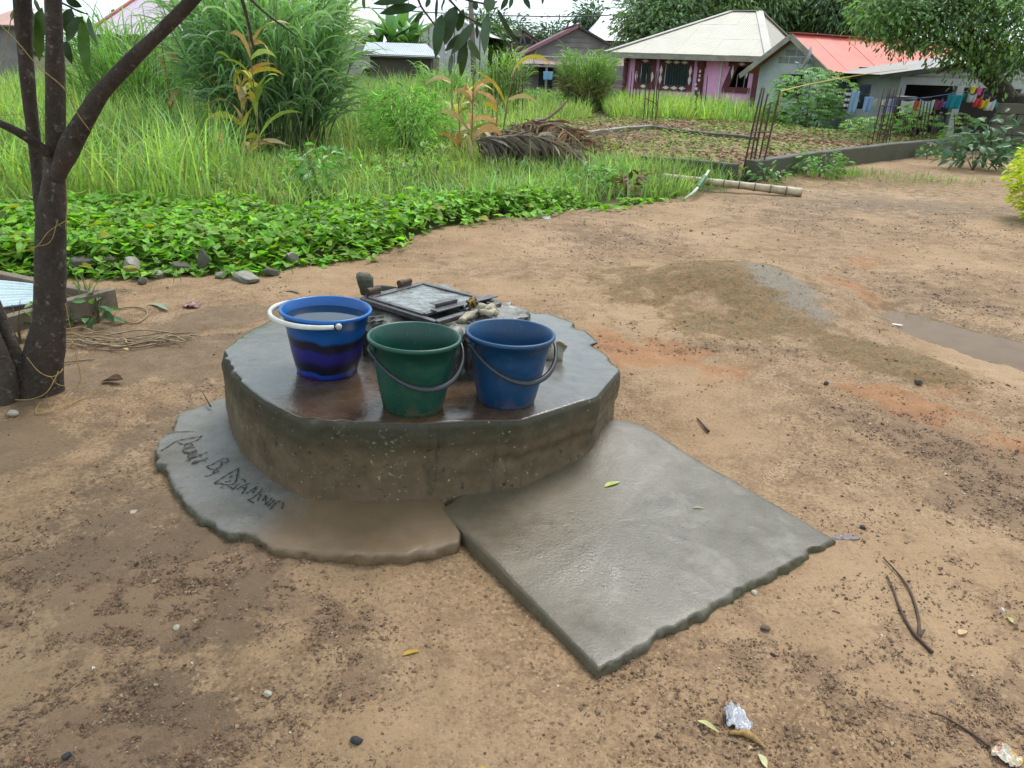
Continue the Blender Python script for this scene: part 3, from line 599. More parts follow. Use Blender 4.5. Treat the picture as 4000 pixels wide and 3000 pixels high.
for s_ in strokes:
    P_ = np.array([gnd(620 + .2351 * a, 1680 + .2351 * b, .052) for a, b in s_]); P_ = spline(P_, max(6, 4 * len(P_))) if len(P_) > 2 else np.linspace(P_[0], P_[1], 6)
    d = nrm(np.gradient(P_[:, :2], axis=0)); sd = np.column_stack([-d[:, 1], d[:, 0]]); wd = .0026 * (1 + .4 * np.sin(np.arange(len(P_)) * 1.7))[:, None]
    l_, r_ = P_[:, :2] + sd * wd, P_[:, :2] - sd * wd; zz = APZ(P_[:, 0], P_[:, 1]) + .008 * (fb2(P_[:, 0] * 8, P_[:, 1] * 8, 3, 10) - .5) + .0035
    n = len(P_); ins.add(np.vstack([np.column_stack([l_, zz]), np.column_stack([r_, zz])]), [(i, i + 1, n + i + 1, n + i) for i in range(n - 1)])
inscr = ins.build('inscription', plain('dark_groove', (.035, .031, .024), .9, .2, 40, 0), apron); inscr['label'] = 'handwritten words scratched into the wet concrete'

A_, B_, C_, D_, E_ = gnd(1722, 1976, .07), gnd(2338, 2590, .055), gnd(3262, 2090, .045), gnd(2507, 1676, .085), gnd(2392, 1650, .10)
pl = np.linalg.lstsq(np.array([[*q[:2], 1] for q in (A_, B_, C_, D_)]), np.array([.075, .06, .048, .085]), rcond=None)[0]
SLZ = lambda x, y: -.02 + pl[0] * x + pl[1] * y + pl[2] + .055 * np.exp(-((x - E_[0]) / .42) ** 2 - ((y - E_[1]) / .33) ** 2) + .012 * (fb2(x * 3, y * 3, 3, 14) - .5)
mid = [D_[:2] * (1 - k) + C_[:2] * k + np.array([.012, .012]) * math.sin(k * PI) for k in (.25, .5, .75, .93)]
so = [A_[:2], B_[:2], *[B_[:2] * (1 - k) + C_[:2] * k + (C_ - A_)[:2] * .002 * math.sin(k * 9) for k in (.12, .3, .42, .55, .7, .85)], C_[:2] + np.array([.0, .0]), mid[3], mid[2], mid[1], mid[0], D_[:2], D_[:2] * .45 + E_[:2] * .55 + np.array([.01, .012]), E_[:2], np.array([.1, 3.0])]
so = ccw(dense(so, .011)); sc_ = np.array([.42, 2.45])
nb_ = nrm(np.array([-(C_ - B_)[1], (C_ - B_)[0]])); dbc = segd(so[:, 0], so[:, 1], B_, C_); crum = np.exp(-(dbc / .03) ** 2)
so = so + nb_ * (crum * (.016 * sst(.60, .8, vn2(so[:, 0] * 11, so[:, 1] * 11, 5)) + .008 * (fb2(so[:, 0] * 50, so[:, 1] * 50, 3, 6) - .5)))[:, None]
SRAG = lambda k: k
sv, sf = loft(so, sc_, [(-.006, 0, .02), (-.006, .3, .022), (-.005, .55, .024), (-.003, .75, .024), (.0, .9, .02), (.004, .98, .016), (.012, 1, .006), (.03, 1, 0), (.06, 1, 0), (.1, 1, 0), (.16, 1, 0), (.24, 1, 0), (.32, 1, 0), (5.75, 1, 0), (5.999, 1, 0)], SLZ, .006, 21, rw=.12 + .8 * np.exp(-(segd(so[:, 0], so[:, 1], B_, C_) / .05) ** 2))
M_SLAB = concrete('slab_concrete', (.056, .046, .030), (.115, .097, .069), (.036, .028, .016), rough=(.30, .58), mossy=1)
nt.m = M_SLAB; nt.t = M_SLAB.node_tree; nt.p = [n for n in nt.t.nodes if n.type == 'BSDF_PRINCIPLED'][0]; src = nt.p.inputs['Base Color'].links[0].from_socket; rs = nt.p.inputs['Roughness'].links[0].from_socket; pp = nt.pos(); X = nt.xyz(pp); wob = nt.math('MULTIPLY', nt.math('SUBTRACT', nt.noise(pp, 4, 5, .65), .5), .9)
mk = nt.mr(nt.math('ADD', nt.math('SUBTRACT', X[0], nt.math('MULTIPLY', X[1], .25)), wob), -.12, -.42, 0, .8); pale = nt.mr(nt.noise(pp, 7, 5, .6, .6), .55, .68, 0, .55)
nt.l(nt.mix(mk, nt.mix(pale, src, (.18, .162, .135)), nt.mix(nt.noise(pp, 20, 4), (.075, .056, .032), (.145, .112, .07))), nt.p.inputs['Base Color'])
vd = nt.n('VectorMath', operation='DISTANCE'); nt.l(pp, vd.inputs[0]); vd.inputs[1].default_value = tuple(gnd(2220, 2130, .07)); wetm = nt.mr(nt.math('ADD', vd.outputs['Value'], nt.math('MULTIPLY', wob, .35)), .34, .08, 0, .20)
nt.l(nt.math('SUBTRACT', rs, wetm), nt.p.inputs['Roughness'])
slab = fobj('concrete_slab', sv, sf, M_SLAB, smooth=True); tag(slab, 'damp four-cornered concrete slab sloping away from the well with a crumbled front edge', 'slab')

# ------------------------------------------------------------------ buckets
QW = Vector((0, 0, 1)).rotation_difference(Vector(WN))
def plastic(name, c, rough=.40, scuff=.035):
    t = NT(name); p = t.pos(obj=True); a = t.noise(p, 14, 4, .6); b = t.noise(t.pos((1, 1, .15), obj=True), 60, 4, .7)
    cc = t.mix(t.mr(a, .3, .7), tuple(x * .82 for x in c), tuple(min(1, x * 1.12) for x in c)); cc = t.mix(t.mr(b, .58, .75, 0, scuff * 1.8), cc, (.45, .48, .46)); cc = t.mix(t.math('MULTIPLY', t.mr(t.xyz(p)[2], .075, .0), t.mr(t.noise(p, 26, 5, .7), .46, .58, 0, .55)), cc, (.16, .105, .06)); cc = t.mix(t.mr(t.noise(p, 95, 2, .5), .70, .74, 0, .6), cc, (.20, .15, .10))
    t.base(cc); t.rough(t.mr(a, .3, .7, rough - .08, rough + .12)); t.bump(b, .06, .003); return t
def bucket(x, y, rb, rr, h, mat, name='bucket', foot=.02):
    e = empty(name, (x, y, wz(x, y))); e.rotation_mode = 'QUATERNION'; e.rotation_quaternion = QW
    ri = rr - .013; f = lambda z: rb + .004 + (ri - rb - .004) * (z / h) ** (1.0)
    prof = [(0.0005, .008), (rb - .01, .006), (rb - .004, 0), (rb, .001), (rb + .001, foot), (rb + .004, foot + .004), (f(h * .35), h * .35), (f(h * .7), h * .7), (ri, h - .016)]
    prof += [(rr - .004, h - .017), (rr, h - .012), (rr, h - .004), (rr - .003, h), (rr - .009, h), (ri - .001, h - .005)]
    prof += [(f(h * .7) - .003, h * .7), (f(h * .35) - .003, h * .35), (rb - .002, foot), (rb - .012, .012), (.0005, .012)]
    MB().lathe(prof, 96).build('bucket_body', mat, e, smooth=True); return e, f
def lugs(e, az, r, z, mat, ball):
    for a in (az, az + PI):
        d = np.array([math.cos(a), math.sin(a), 0]); MB().box(d * (r + .003) + np.array([0, 0, z]), (.0065, .016, .014), np.array([[d[0], -d[1], 0], [d[1], d[0], 0], [0, 0, 1]])).build('lug', mat, e, bevel=.004)
        MB().tube([d * (r + .006) + np.array([0, 0, z]), d * (r + .018) + np.array([0, 0, z])], .0125, 14).build('pivot_knob', ball, e, smooth=False, bevel=.003)
M_HANDLE = plastic('black_handle_plastic', (.018, .022, .028), .35, .05).m
def hang_handle(e, az, r, z, fwd, down, mat, side=1):
    ax = np.array([math.cos(az), math.sin(az), 0]); ay = np.array([-ax[1], ax[0], 0]) * side
    P_ = np.array([ax * (r + .008) * math.cos(a) + ay * fwd * abs(math.sin(a)) ** .85 + np.array([0, 0, z - down * math.sin(a) ** 1.3]) for a in np.linspace(0, PI, 41)])
    rad = .0045 + .0035 * np.sin(np.linspace(0, PI, 41)) ** 2
    MB().tube(P_, rad, 10, flat=1.5, up=(0, 0, 1)).build('handle', mat, e, smooth=True)
M_GREEN = plastic('green_plastic', (.003, .062, .040)).m; M_BLUE = plastic('blue_plastic', (.003, .050, .135)).m
b1, f1 = bucket(-.3879, 2.7044, .1175, .18, .2955, M_GREEN); tag(b1, 'empty dark green plastic bucket with a black handle hanging down, on the well', 'bucket', 'plastic buckets on the well')
b2, f2 = bucket(-.0233, 2.8337, .1175, .18, .2955, M_BLUE); tag(b2, 'empty plain blue plastic bucket with a dark handle hanging down, on the well', 'bucket', 'plastic buckets on the well')
for e, m_ in ((b1, M_GREEN), (b2, M_BLUE)):
    az = math.radians(212); lugs(e, az, .170, .262, m_, M_HANDLE); hang_handle(e, az, .178, .262, .178, .12, M_HANDLE, 1)
# two-toned bucket full of water
t = NT('stained_blue_plastic'); p = t.pos(obj=True); X = t.xyz(p)
ang_ = t.n('Math', operation='ARCTAN2'); t.l(X[1], ang_.inputs[0]); t.l(X[0], ang_.inputs[1])
wv = t.math('MULTIPLY', t.math('SUBTRACT', t.noise(t.pos((1, 1, .3), True), 4.2, 2, .5), .5), .075); z = t.math('ADD', X[2], t.math('ADD', wv, t.math('MULTIPLY', t.math('SUBTRACT', t.noise(p, 18, 3), .5), .03)))
cr = t.n('ValToRGB'); el = cr.color_ramp.elements; cr.color_ramp.interpolation = 'LINEAR'
stops = [(0.0, (.035, .012, .14)), (.075, (.05, .016, .17)), (.09, (.006, .055, .30)), (.145, (.006, .06, .32)), (.17, (.006, .006, .018)), (.28, (.007, .006, .022)), (.36, (.016, .013, .13)), (.50, (.017, .014, .16)), (.56, (.008, .007, .022)), (.655, (.007, .007, .02)), (.71, (.002, .075, .27)), (1.0, (.003, .10, .36))]
while len(el) < len(stops): el.new(.5)
for e_, (q, c) in zip(el, stops): e_.position = q; e_.color = (*c, 1)
t.l(t.mr(z, .0, .27), cr.inputs[0]); inside = t.mr(t.math('SUBTRACT', X[2], .262), .0, .004)
t.base(t.mix(inside, cr.outputs[0], (.003, .10, .36))); t.rough(.33); t.bump(t.noise(p, 40, 3), .05, .003); M_DYE = t.m
b3, f3 = bucket(-.801, 3.0176, .1271, .191, .284, M_DYE, foot=.024); tag(b3, 'blue and violet plastic bucket full of water with a white handle, on the well', 'bucket', 'plastic buckets on the well')
M_WHITEP = plastic('white_plastic', (.66, .65, .60), .4, .05).m
az = math.radians(-62); kz = .262
for a in (az, az + PI):
    d = np.array([math.cos(a), math.sin(a), 0]); import bmesh as _bm
    bm = _bm.new(); _bm.ops.create_uvsphere(bm, u_segments=14, v_segments=10, radius=.0135); me = bpy.data.meshes.new('pivot_knob'); bm.to_mesh(me); bm.free(); me.materials.append(M_WHITEP)
    me.polygons.foreach_set('use_smooth', np.full(len(me.polygons), True)); o = link(bpy.data.objects.new('pivot_knob', me), b3); o.location = tuple(d * .196 + np.array([0, 0, kz]))
ax = np.array([math.cos(az), math.sin(az), 0]); ay = np.array([ax[1], -ax[0], 0])
P_ = np.array([ax * .199 * math.cos(a) + ay * .226 * abs(math.sin(a)) ** .8 + np.array([0, 0, kz + .004 * math.sin(a)]) for a in np.linspace(0.05, PI - .05, 49)])
MB().tube(P_, .0095 + .0025 * np.sin(np.linspace(0, PI, 49)), 12, flat=.75, up=(0, 0, 1)).build('handle', M_WHITEP, b3, smooth=True)
t = NT('well_water'); p = t.pos(); t.base((.03, .07, .13)); t.rough(.03); t.p.inputs['IOR'].default_value = 1.33; t.p.inputs['Transmission Weight'].default_value = .7; t.bump(t.noise(p, 9, 2), .03, .01)
wr = f3(.245) - .006
wm = MB().lathe([(wr, 0), (wr * .6, .0), (wr * .2, 0), (.0005, 0)], 64).build('bucket_water', t.m, smooth=True)
wm.location = tuple(np.array(b3.location) + WN * .246); wm.rotation_mode = 'QUATERNION'; wm.rotation_quaternion = QW; tag(wm, 'still clear water filling the white-handled bucket', 'water')

# ------------------------------------------------------------------ litter, leaves, twigs
def zsurf(x, y):
    return float(gz(np.array([x]), np.array([y]))[0])
def leafcol(c, n): return np.repeat(vary(c, 1, .05, .1), n, 0)
def flat_leaf(px0, px1, wpx, c, label, z=None, name='fallen_leaf', curl=.12, group=None, mat=None):
    zz = z if z is not None else .004
    a, b = gnd(*px0, zz), gnd(*px1, zz)
    if z is None: a[2] = zsurf(a[0], a[1]) + .006; b[2] = zsurf(b[0], b[1]) + .006
    L = np.linalg.norm(b - a); wm_ = L * wpx; d = nrm(b - a); s = nrm(np.cross((0, 0, 1), d)); n = 9; V = []
    for i in range(n):
        q = i / (n - 1); w_ = wm_ * .5 * math.sin(PI * min(1, q * 1.02)) ** .8 * (1 - .35 * q) + 1e-4; c0 = a + (b - a) * q + s * L * .06 * math.sin(q * 5)
        for k, j in ((-1, 1), (0, 0), (1, 1)): V.append(c0 + s * w_ * k + np.array([0, 0, L * curl * (j * .35 * math.sin(PI * q) + .25 * q * q)]))
    F = []
    for i in range(n - 1):
        for k in range(2): F.append((i * 3 + k, i * 3 + k + 1, i * 3 + k + 4, i * 3 + k + 3))
    o = fobj(name, np.array(V) - a, np.array(F), mat or M_DRY, col=leafcol(c, len(V)), smooth=True); o.location = tuple(a); return tag(o, label, 'leaf', group)
sz = lambda px, py: float(SLZ(*gnd(px, py, .07)[:2])) + .006
flat_leaf((2362, 1902), (2420, 1880), .36, (.42, .46, .16), 'pale green leaf lying on the slab below the plain blue bucket', sz(2390, 1890))
flat_leaf((2705, 1984), (2752, 1982), .2, (.45, .46, .2), 'thin curled pale leaf on the right half of the concrete slab', sz(2730, 1983))
flat_leaf((1572, 2572), (1640, 2548), .36, (.52, .33, .05), 'small yellow leaf on the sand in front of the well', None)
flat_leaf((2722, 2818), (2812, 2862), .3, (.50, .45, .22), 'cream dead leaf beside the crumpled plastic bag', None, curl=.2)
flat_leaf((2960, 2952), (2998, 3015), .45, (.46, .40, .24), 'pale dry leaf below the crumpled plastic bag', None)
flat_leaf((1875, 2990), (1905, 3003), .4, (.55, .38, .06), 'tiny yellow leaf at the foot of the gravel yard', None)
flat_leaf((3935, 2412), (3958, 2440), .5, (.50, .48, .2), 'pale yellow leaf near the forked twig', None)
flat_leaf((3745, 2478), (3775, 2462), .6, (.52, .38, .2), 'small tan leaf beside the forked twig', None)
flat_leaf((2105, 2412), (2130, 2435), .35, (.16, .26, .05), 'green leaf sprig against the slab edge', None)
flat_leaf((480, 1360), (505, 1368), .5, (.45, .38, .1), 'yellow leaf on the heap of dry vines', .05)
flat_leaf((395, 1490), (490, 1500), .62, (.11, .05, .03), 'broad curled brown leaf on the mud near the tree', None, curl=.5)
flat_leaf((575, 1185), (672, 1212), .22, (.34, .33, .24), 'long pale dry leaf on the mud by the timber frame', None)
flat_leaf((1110, 2135 - 1000), (1180, 1142), .3, (.25, .2, .13), 'brown leaf litter by the rubble edge', None)
M_TWIG = plain('twig_bark', (.085, .048, .03), .8, .3, 40, .4, .003)
def twig(name, pts, r, label, z=.008):
    e = empty(name, gnd(*pts[0][0])); o = np.array(e.location); o[2] = zsurf(o[0], o[1]); e.location = tuple(o)
    for P_ in pts:
        q = np.array([gnd(*a) for a in P_]); q[:, 2] = [zsurf(*c[:2]) + z for c in q]; q = spline(q, 18); MB().tube(q - o, np.linspace(r, r * .45, 18), 7, .25).build('stem', M_TWIG, e, smooth=True)
    return tag(e, label, 'twig')
twig('forked_twig', [[(3640, 2556), (3560, 2470), (3510, 2380), (3490, 2320), (3462, 2260)], [(3588, 2500), (3585, 2420), (3560, 2340), (3520, 2265), (3447, 2190)], [(3588, 2490), (3610, 2465)]], .006, 'long forked brown twig lying on the sandy ground right of the slab')
twig('twig', [[(3860, 2917), (3790, 2860), (3690, 2800), (3640, 2785)]], .005, 'single thin dark twig on gravel near the printed wrapper')
twig('twig', [[(2768, 1682), (2722, 1634)]], .008, 'short straight stick on the sand beyond the slab', .01)
twig('twig', [[(830, 1640), (800, 1590)]], .005, 'short pale straw stick leaning on the apron against the well', .07)
def scrap(name, px, w, h, c, label, mat, seed, z=None, rz=0., hgt=.3, cat_='litter', n=14):
    o = gnd(*px); o[2] = zsurf(o[0], o[1]) if z is None else z
    u, v = np.meshgrid(np.linspace(-1, 1, n), np.linspace(-1, 1, n)); r = 1 + .35 * (fb2(u * 1.2 + seed, v * 1.2, 2, seed) - .5); k = np.maximum(1, np.hypot(u, v) ** .7)
    q = np.stack([u * w * r / k, v * h * r / k, np.clip(hgt * min(w, h) * (2.2 * np.abs(fb2(u * 1.8, v * 1.8 + seed, 3, seed) - .5) * 3 + .9 * (1 - np.maximum(u * u, v * v))), .002, 1)], -1).reshape(-1, 3)
    ob = fobj(name, q, grid_faces(n, n), mat, smooth=False); ob.location = tuple(o); ob.rotation_euler[2] = rz; return tag(ob, label, cat_)
t = NT('thin_plastic_film'); p = t.pos(obj=True); a = t.noise(p, 22, 4, .6, 1.5)
t.base(t.mix(t.mr(a, .56, .62), (.62, .60, .62), (.30, .29, .50))); t.rough(.25); M_FILM = t.m
scrap('plastic_bag', (2878, 2818), .032, .044, 0, 'crumpled whitish plastic bag lying on the gravel', M_FILM, 3, rz=.3, hgt=.55, cat_='bag', n=20)
pe = [gnd(*q) for q in [(2845, 2868), (2900, 2866), (2945, 2890), (2990, 2935)]]; pe = np.array(pe); pe[:, 2] = [zsurf(*q[:2]) + .006 for q in pe]; pe = spline(pe, 16)
pl_ = MB().tube(pe - pe[0], .008 * np.sin(np.linspace(.35, PI - .1, 16)) + .0012, 8, .1, flat=1.3).build('fruit_peel', plain('old_banana_peel', (.30, .17, .04), .6, .5, 60, .3, .003), smooth=True); pl_.location = tuple(pe[0]); tag(pl_, 'curved brown and yellow fruit peel beside the plastic bag', 'peel')
t = NT('printed_wrapper'); p = t.pos(obj=True); a = t.noise(p, 45, 3, .6, 1.)
c = t.mix(t.mr(a, .54, .57), (.62, .57, .48), (.75, .42, .03)); c = t.mix(t.mr(t.noise(p, 60, 2), .62, .65), c, (.55, .05, .03)); c = t.mix(t.mr(t.noise(p, 50, 2, .5, .5), .64, .67), c, (.62, .68, .78)); t.base(c); t.rough(.3); M_WRAP = t.m
scrap('snack_wrapper', (3930, 2958), .026, .034, 0, 'torn orange and white printed wrapper on the gravel', M_WRAP, 6, rz=.7, hgt=.4, cat_='wrapper')
scrap('plastic_scrap', (2035, 1908), .018, .014, 0, 'tiny crumpled pink scrap at the well foot where slab meets wall', plain('pink_scrap', (.55, .28, .24), .5, .3, 60, 0), 7, z=sz(2035, 1908) - .004, cat_='scrap')
scrap('cloth_scrap', (750, 1195), .055, .05, 0, 'faded pink rag lying on the muddy ground', plain('pink_cloth', (.50, .29, .28), .85, .4, 40, .2), 8, cat_='rag')
scrap('plastic_sheet_scrap', (3300, 2104), .05, .017, 0, 'flat dark purple scrap at the pointed corner of the slab', plain('purple_scrap', (.13, .095, .11), .5, .2, 30, 0), 9, hgt=.1, cat_='scrap', rz=.1)
scrap('foam_scrap', (2135, 765 + 100), .05, .03, 0, 'clear crumpled plastic scrap by the edge of the vines', plain('clear_scrap', (.5, .52, .5), .3, .2, 30, 0), 10, cat_='scrap')
scrap('plastic_scrap', (2045, 625), .10, .06, 0, 'crumpled light blue plastic scrap in grass by the dead fronds', plain('blue_scrap', (.10, .28, .52), .4, .3, 30, 0), 12, z=.12, cat_='scrap', hgt=.6)
scrap('white_scrap', (3510, 1253), .035, .012, 0, 'white rectangular scrap floating in the puddle', plain('white_scrap', (.7, .7, .68), .5, .1, 30, 0), 13, z=-.03, hgt=.06, rz=-.4, cat_='scrap')
def pebble(px, r, mat, label, seed, sq=.9, fl=.6):
    o = gnd(*px); o[2] = zsurf(o[0], o[1]) - .002; return tag(rock('pebble', o, (r, r * .8, r * fl), seed, mat, seed, 2, sq), label, 'pebble')
M_DARKPEB = plain('charcoal_stone', (.03, .028, .03), .7, .3, 40, .3); M_CREAMPEB = plain('cream_stone', (.48, .42, .33), .7, .3, 40, .3); M_BROWNPEB = plain('brown_stone', (.13, .085, .055), .75, .35, 40, .4)
pebble((1393, 2905), .017, M_DARKPEB, 'round black stone on the gravel at the front of the yard', 3); pebble((260, 2955), .013, M_DARKPEB, 'small black lump among coarse gravel left of the yard', 4)
pebble((690, 2455), .013, M_CREAMPEB, 'cream stone among coarse gravel in front of the apron', 5); pebble((1045, 2707), .013, M_CREAMPEB, 'pale stone beside the damp patch of gravel', 6)
pebble((2706, 2360), .016, M_BROWNPEB, 'round earthy clod just off the slab front corner', 7); pebble((2945, 2318), .013, M_CREAMPEB, 'grey pebble touching the crumbled slab edge', 8)
pebble((3368, 2070), .014, M_DARKPEB, 'dark flat pebble beyond the pointed slab corner', 9); pebble((3226, 1505), .02, M_DARKPEB, 'dark pebble alone on the sand between slab and mound', 10)
pebble((3585, 1510), .03, M_BROWNPEB, 'brown stone on the mossy ridge below the puddle', 11); pebble((50, 1615), .03, M_CREAMPEB, 'pale round stone near the foot of the tree', 12)
pebble((2988, 2455), .017, M_BROWNPEB, 'oblong brown clod on the sand in front of the slab', 13); pebble((520, 2000), .017, M_CREAMPEB, 'flat grey flake on the damp sand left of the apron', 14, fl=.25)
# netting pad against the plain blue bucket
o = onwell(2170, 1405); net = MB(); n = 12; V = []
for i in range(n):
    for j in range(n): u, v = i / (n - 1) - .5, j / (n - 1) - .5; V.append((u * .085 + .012 * math.sin(v * 5), .022 * math.cos(u * 3.2) + .01 * math.sin(v * 7 + u * 3) + v * .02, .045 + v * .088 + .006 * math.sin(u * 9)))
t = NT('woven_netting'); p = t.pos(obj=True); wa = t.n('TexWave', Vector=p, Scale=60., Distortion=1.5); wa.wave_type = 'BANDS'; wb = t.n('TexWave', Vector=t.pos((1, 1, 1), True, (0, PI / 2, 0)), Scale=60., Distortion=1.5)
k = t.math('MAXIMUM', wa.outputs['Fac'], wb.outputs['Fac']); t.base(t.mix(k, (.18, .15, .09), (.52, .47, .35))); t.rough(.85); t.bump(k, .8, .006)
net.add(V, grid_faces(n, n)); ob = net.build('net_scrubber', t.m, smooth=True); s_ = ob.modifiers.new('thickness', 'SOLIDIFY'); s_.thickness = .012; ob.location = tuple(o - np.array([0, 0, .002])); ob.rotation_euler = (.1, 0, .25); tag(ob, 'folded cream netting scrubber standing on the well behind the plain blue bucket', 'scrubber')

# ------------------------------------------------------------------ the tree on the left
t = NT('dark_bark'); p = t.pos(); a = t.noise(t.pos((1, 1, .45)), 9, 5, .65, .6); b = t.noise(p, 45, 4, .7); sp = t.noise(p, 26, 3, .55)
c = t.mix(t.mr(a, .3, .7), (.022, .015, .010), (.075, .052, .037)); c = t.mix(t.mr(b, .5, .75, 0, .6), c, (.105, .078, .058))
c = t.mix(t.math('MULTIPLY', t.mr(sp, .60, .68, 0, .85), t.mr(b, .4, .6, .3, 1)), c, (.23, .195, .155)); t.base(c); t.rough(.85); t.bump(t.math('ADD', a, t.math('MULTIPLY', b, .7)), .9, .03); M_BARK = t.m
TY = 3.54
tree = empty('mango_tree', gnd(170, 1530)); tag(tree, 'dark many-stemmed tree with a forked trunk and large hanging leaves at the yard edge', 'tree')
TO = np.array(tree.location)
def limb(name, pts, seg=40, nn=18, amp=.14, parent=tree, org=TO, mat=M_BARK):
    """pts: (px, py, half width px, Y)"""
    C_ = np.array([aty(a, b, y) for a, b, r, y in pts]); R_ = np.array([r * float((aty(a, b, y) - CAM) @ _fw) / FPX * math.cos(math.atan((a - 2000) / FPX)) * .96 for a, b, r, y in pts])
    Q = spline(np.column_stack([C_, R_]), seg); P_, r_ = Q[:, :3], Q[:, 3]; T = nrm(np.gradient(P_, axis=0)); x = nrm(np.cross((0.3, 1, 0.2), T[0])); V = []
    for i in range(seg):
        x = nrm(x - T[i] * (x @ T[i])); y = np.cross(T[i], x); th = np.linspace(0, 2 * PI, nn, endpoint=False)
        ring = P_[i] + (x * np.cos(th)[:, None] + y * np.sin(th)[:, None]) * r_[i]
        k = 1 + amp * 2 * (fb3(ring * np.array([6, 6, 4]), 3, 3) - .5) + amp * .8 * (fb3(ring * 26, 2, 5) - .5); V.append(P_[i] + (ring - P_[i]) * k[:, None])
    V = np.vstack(V); F = grid_faces(seg, nn, True)
    return fobj(name, V - org, F, mat, parent, smooth=True)
limb('trunk', [(150, 1560, 125, TY), (152, 1525, 112, TY), (165, 1440, 92, TY), (190, 1250, 74, TY), (198, 1000, 68, TY), (200, 850, 64, TY), (212, 720, 52, TY), (216, 600, 44, TY), (216, 300, 41, TY), (207, 0, 38, TY), (200, -500, 34, TY), (190, -1200, 26, TY)], 64, 24)
limb('trunk', [(178, 900, 34, TY + .05), (160, 760, 38, TY + .12), (140, 600, 31, TY + .15), (118, 420, 31, TY + .15), (98, 200, 33, TY + .15), (88, 0, 40, TY + .15), (70, -500, 34, TY + .15), (40, -1100, 26, TY + .1)], 50, 18)
limb('branch', [(225, 690, 36, TY - .02), (268, 580, 46, TY - .05), (330, 470, 43, TY - .08), (395, 365, 37, TY - .10), (520, 230, 33, TY - .15), (640, 112, 31, TY - .2), (765, -15, 28, TY - .25), (980, -260, 27, TY - .4), (1300, -600, 22, TY - .6)], 56, 18)
limb('branch', [(185, 600, 24, TY - .05), (150, 570, 24, TY - .08), (90, 527, 21, TY - .15), (0, 482, 18, TY - .2), (-200, 400, 16, TY - .3)], 30, 12)
limb('branch', [(980, -265, 20, 3.13), (1250, -200, 14, 2.95), (1500, -120, 11, 2.80), (1610, -92, 9, 2.76), (1740, -44, 8, 2.755), (1850, -70, 6, 2.75), (2050, -150, 4, 2.75)], 30, 10, .06)
limb('stump', [(20, 1572, 66, 3.40), (15, 1480, 64, 3.42), (-8, 1390, 50, 3.44), (-60, 1250, 40, 3.46), (-160, 1000, 36, 3.5)], 30, 18)
limb('stump', [(118, 1556, 40, 3.46), (100, 1490, 34, 3.48), (65, 1390, 30, 3.5), (15, 1280, 32, 3.52), (-60, 1100, 32, 3.55)], 30, 16)
def leaf3d(P0, P1, W, hint, c, mat, parent, org, bend=.08, name='leaf', seg=8, wav=.04):
    P0, P1 = np.asarray(P0, float), np.asarray(P1, float); L = np.linalg.norm(P1 - P0); d = nrm(P1 - P0); s = nrm(np.cross(hint, d)); n = np.cross(d, s); V = []
    for i in range(seg + 1):
        q = i / seg; w = W * .5 * (math.sin(PI * (q ** .85)) ** .75 if 0 < q < 1 else 0.02) + 5e-4; cc = P0 + (P1 - P0) * q + n * L * bend * math.sin(PI * q)
        for k in (-1, 0, 1): V.append(cc + s * w * k + n * (.22 * w * abs(k) + L * wav * math.sin(q * 14 + k) * abs(k) * .5))
    F = [(i * 3 + k, i * 3 + k + 1, i * 3 + k + 4, i * 3 + k + 3) for i in range(seg) for k in range(2)]
    return fobj(name, np.array(V) - org, np.array(F), mat, parent, col=np.repeat(vary(c, 1, .06, .15), len(V), 0), smooth=True)
DG = (.028, .060, .018); PG = (.085, .13, .075)
s_ = .3617
for (a, b, c_, d_, w_, col, dy) in [(560, -8, 160, 45, 92, DG, 0), (640, 78, 228, 150, 95, DG, .03), (700, 130, 605, 245, 46, DG, 0), (900, 152, 835, 630, 112, DG, -.02), (1055, 62, 935, 490, 150, DG, .02), (1138, 100, 1068, 338, 86, DG, .04), (1240, 255, 1000, 590, 92, DG, -.03), (1150, 365, 935, 555, 76, DG, .05), (1175, 400, 1068, 695, 66, DG, 0), (1168, 470, 1108, 825, 80, (.05, .10, .02), .02), (1190, 425, 1320, 655, 76, PG, .03), (1402, 138, 1365, 585, 96, PG, 0), (1445, 480, 1432, 712, 56, DG, .02), (1440, -40, 1398, 135, 120, PG, -.03), (1498, 92, 1712, 475, 50, DG, 0), (852, -30, 835, 240, 26, DG, 0), (1252, 20, 1270, 112, 56, DG, 0), (1275, 265, 1282, 420, 34, DG, .03), (1615, -30, 1538, 105, 48, DG, 0), (1662, -30, 1630, 92, 38, DG, 0), (1785, -30, 1855, 97, 50, DG, 0), (945, -30, 903, 145, 28, DG, 0), (1012, 580, 988, 832, 46, PG, 0), (770, -20, 728, 82, 44, DG, 0), (1990, -30, 1985, 48, 24, DG, 0), (60, -40, 68, 100, 40, (.14, .22, .04), 0)]:
    Y = 2.75 + dy; P0, P1 = aty(1400 + s_ * a, s_ * b, Y), aty(1400 + s_ * c_, s_ * d_, Y + rng.normal(0, .02)); W = w_ * s_ * Y / FPX
    leaf3d(P0, P1, W, (rng.normal(0, .25), -1, rng.normal(.15, .2)), col, M_GLOSSLEAF, tree, TO)
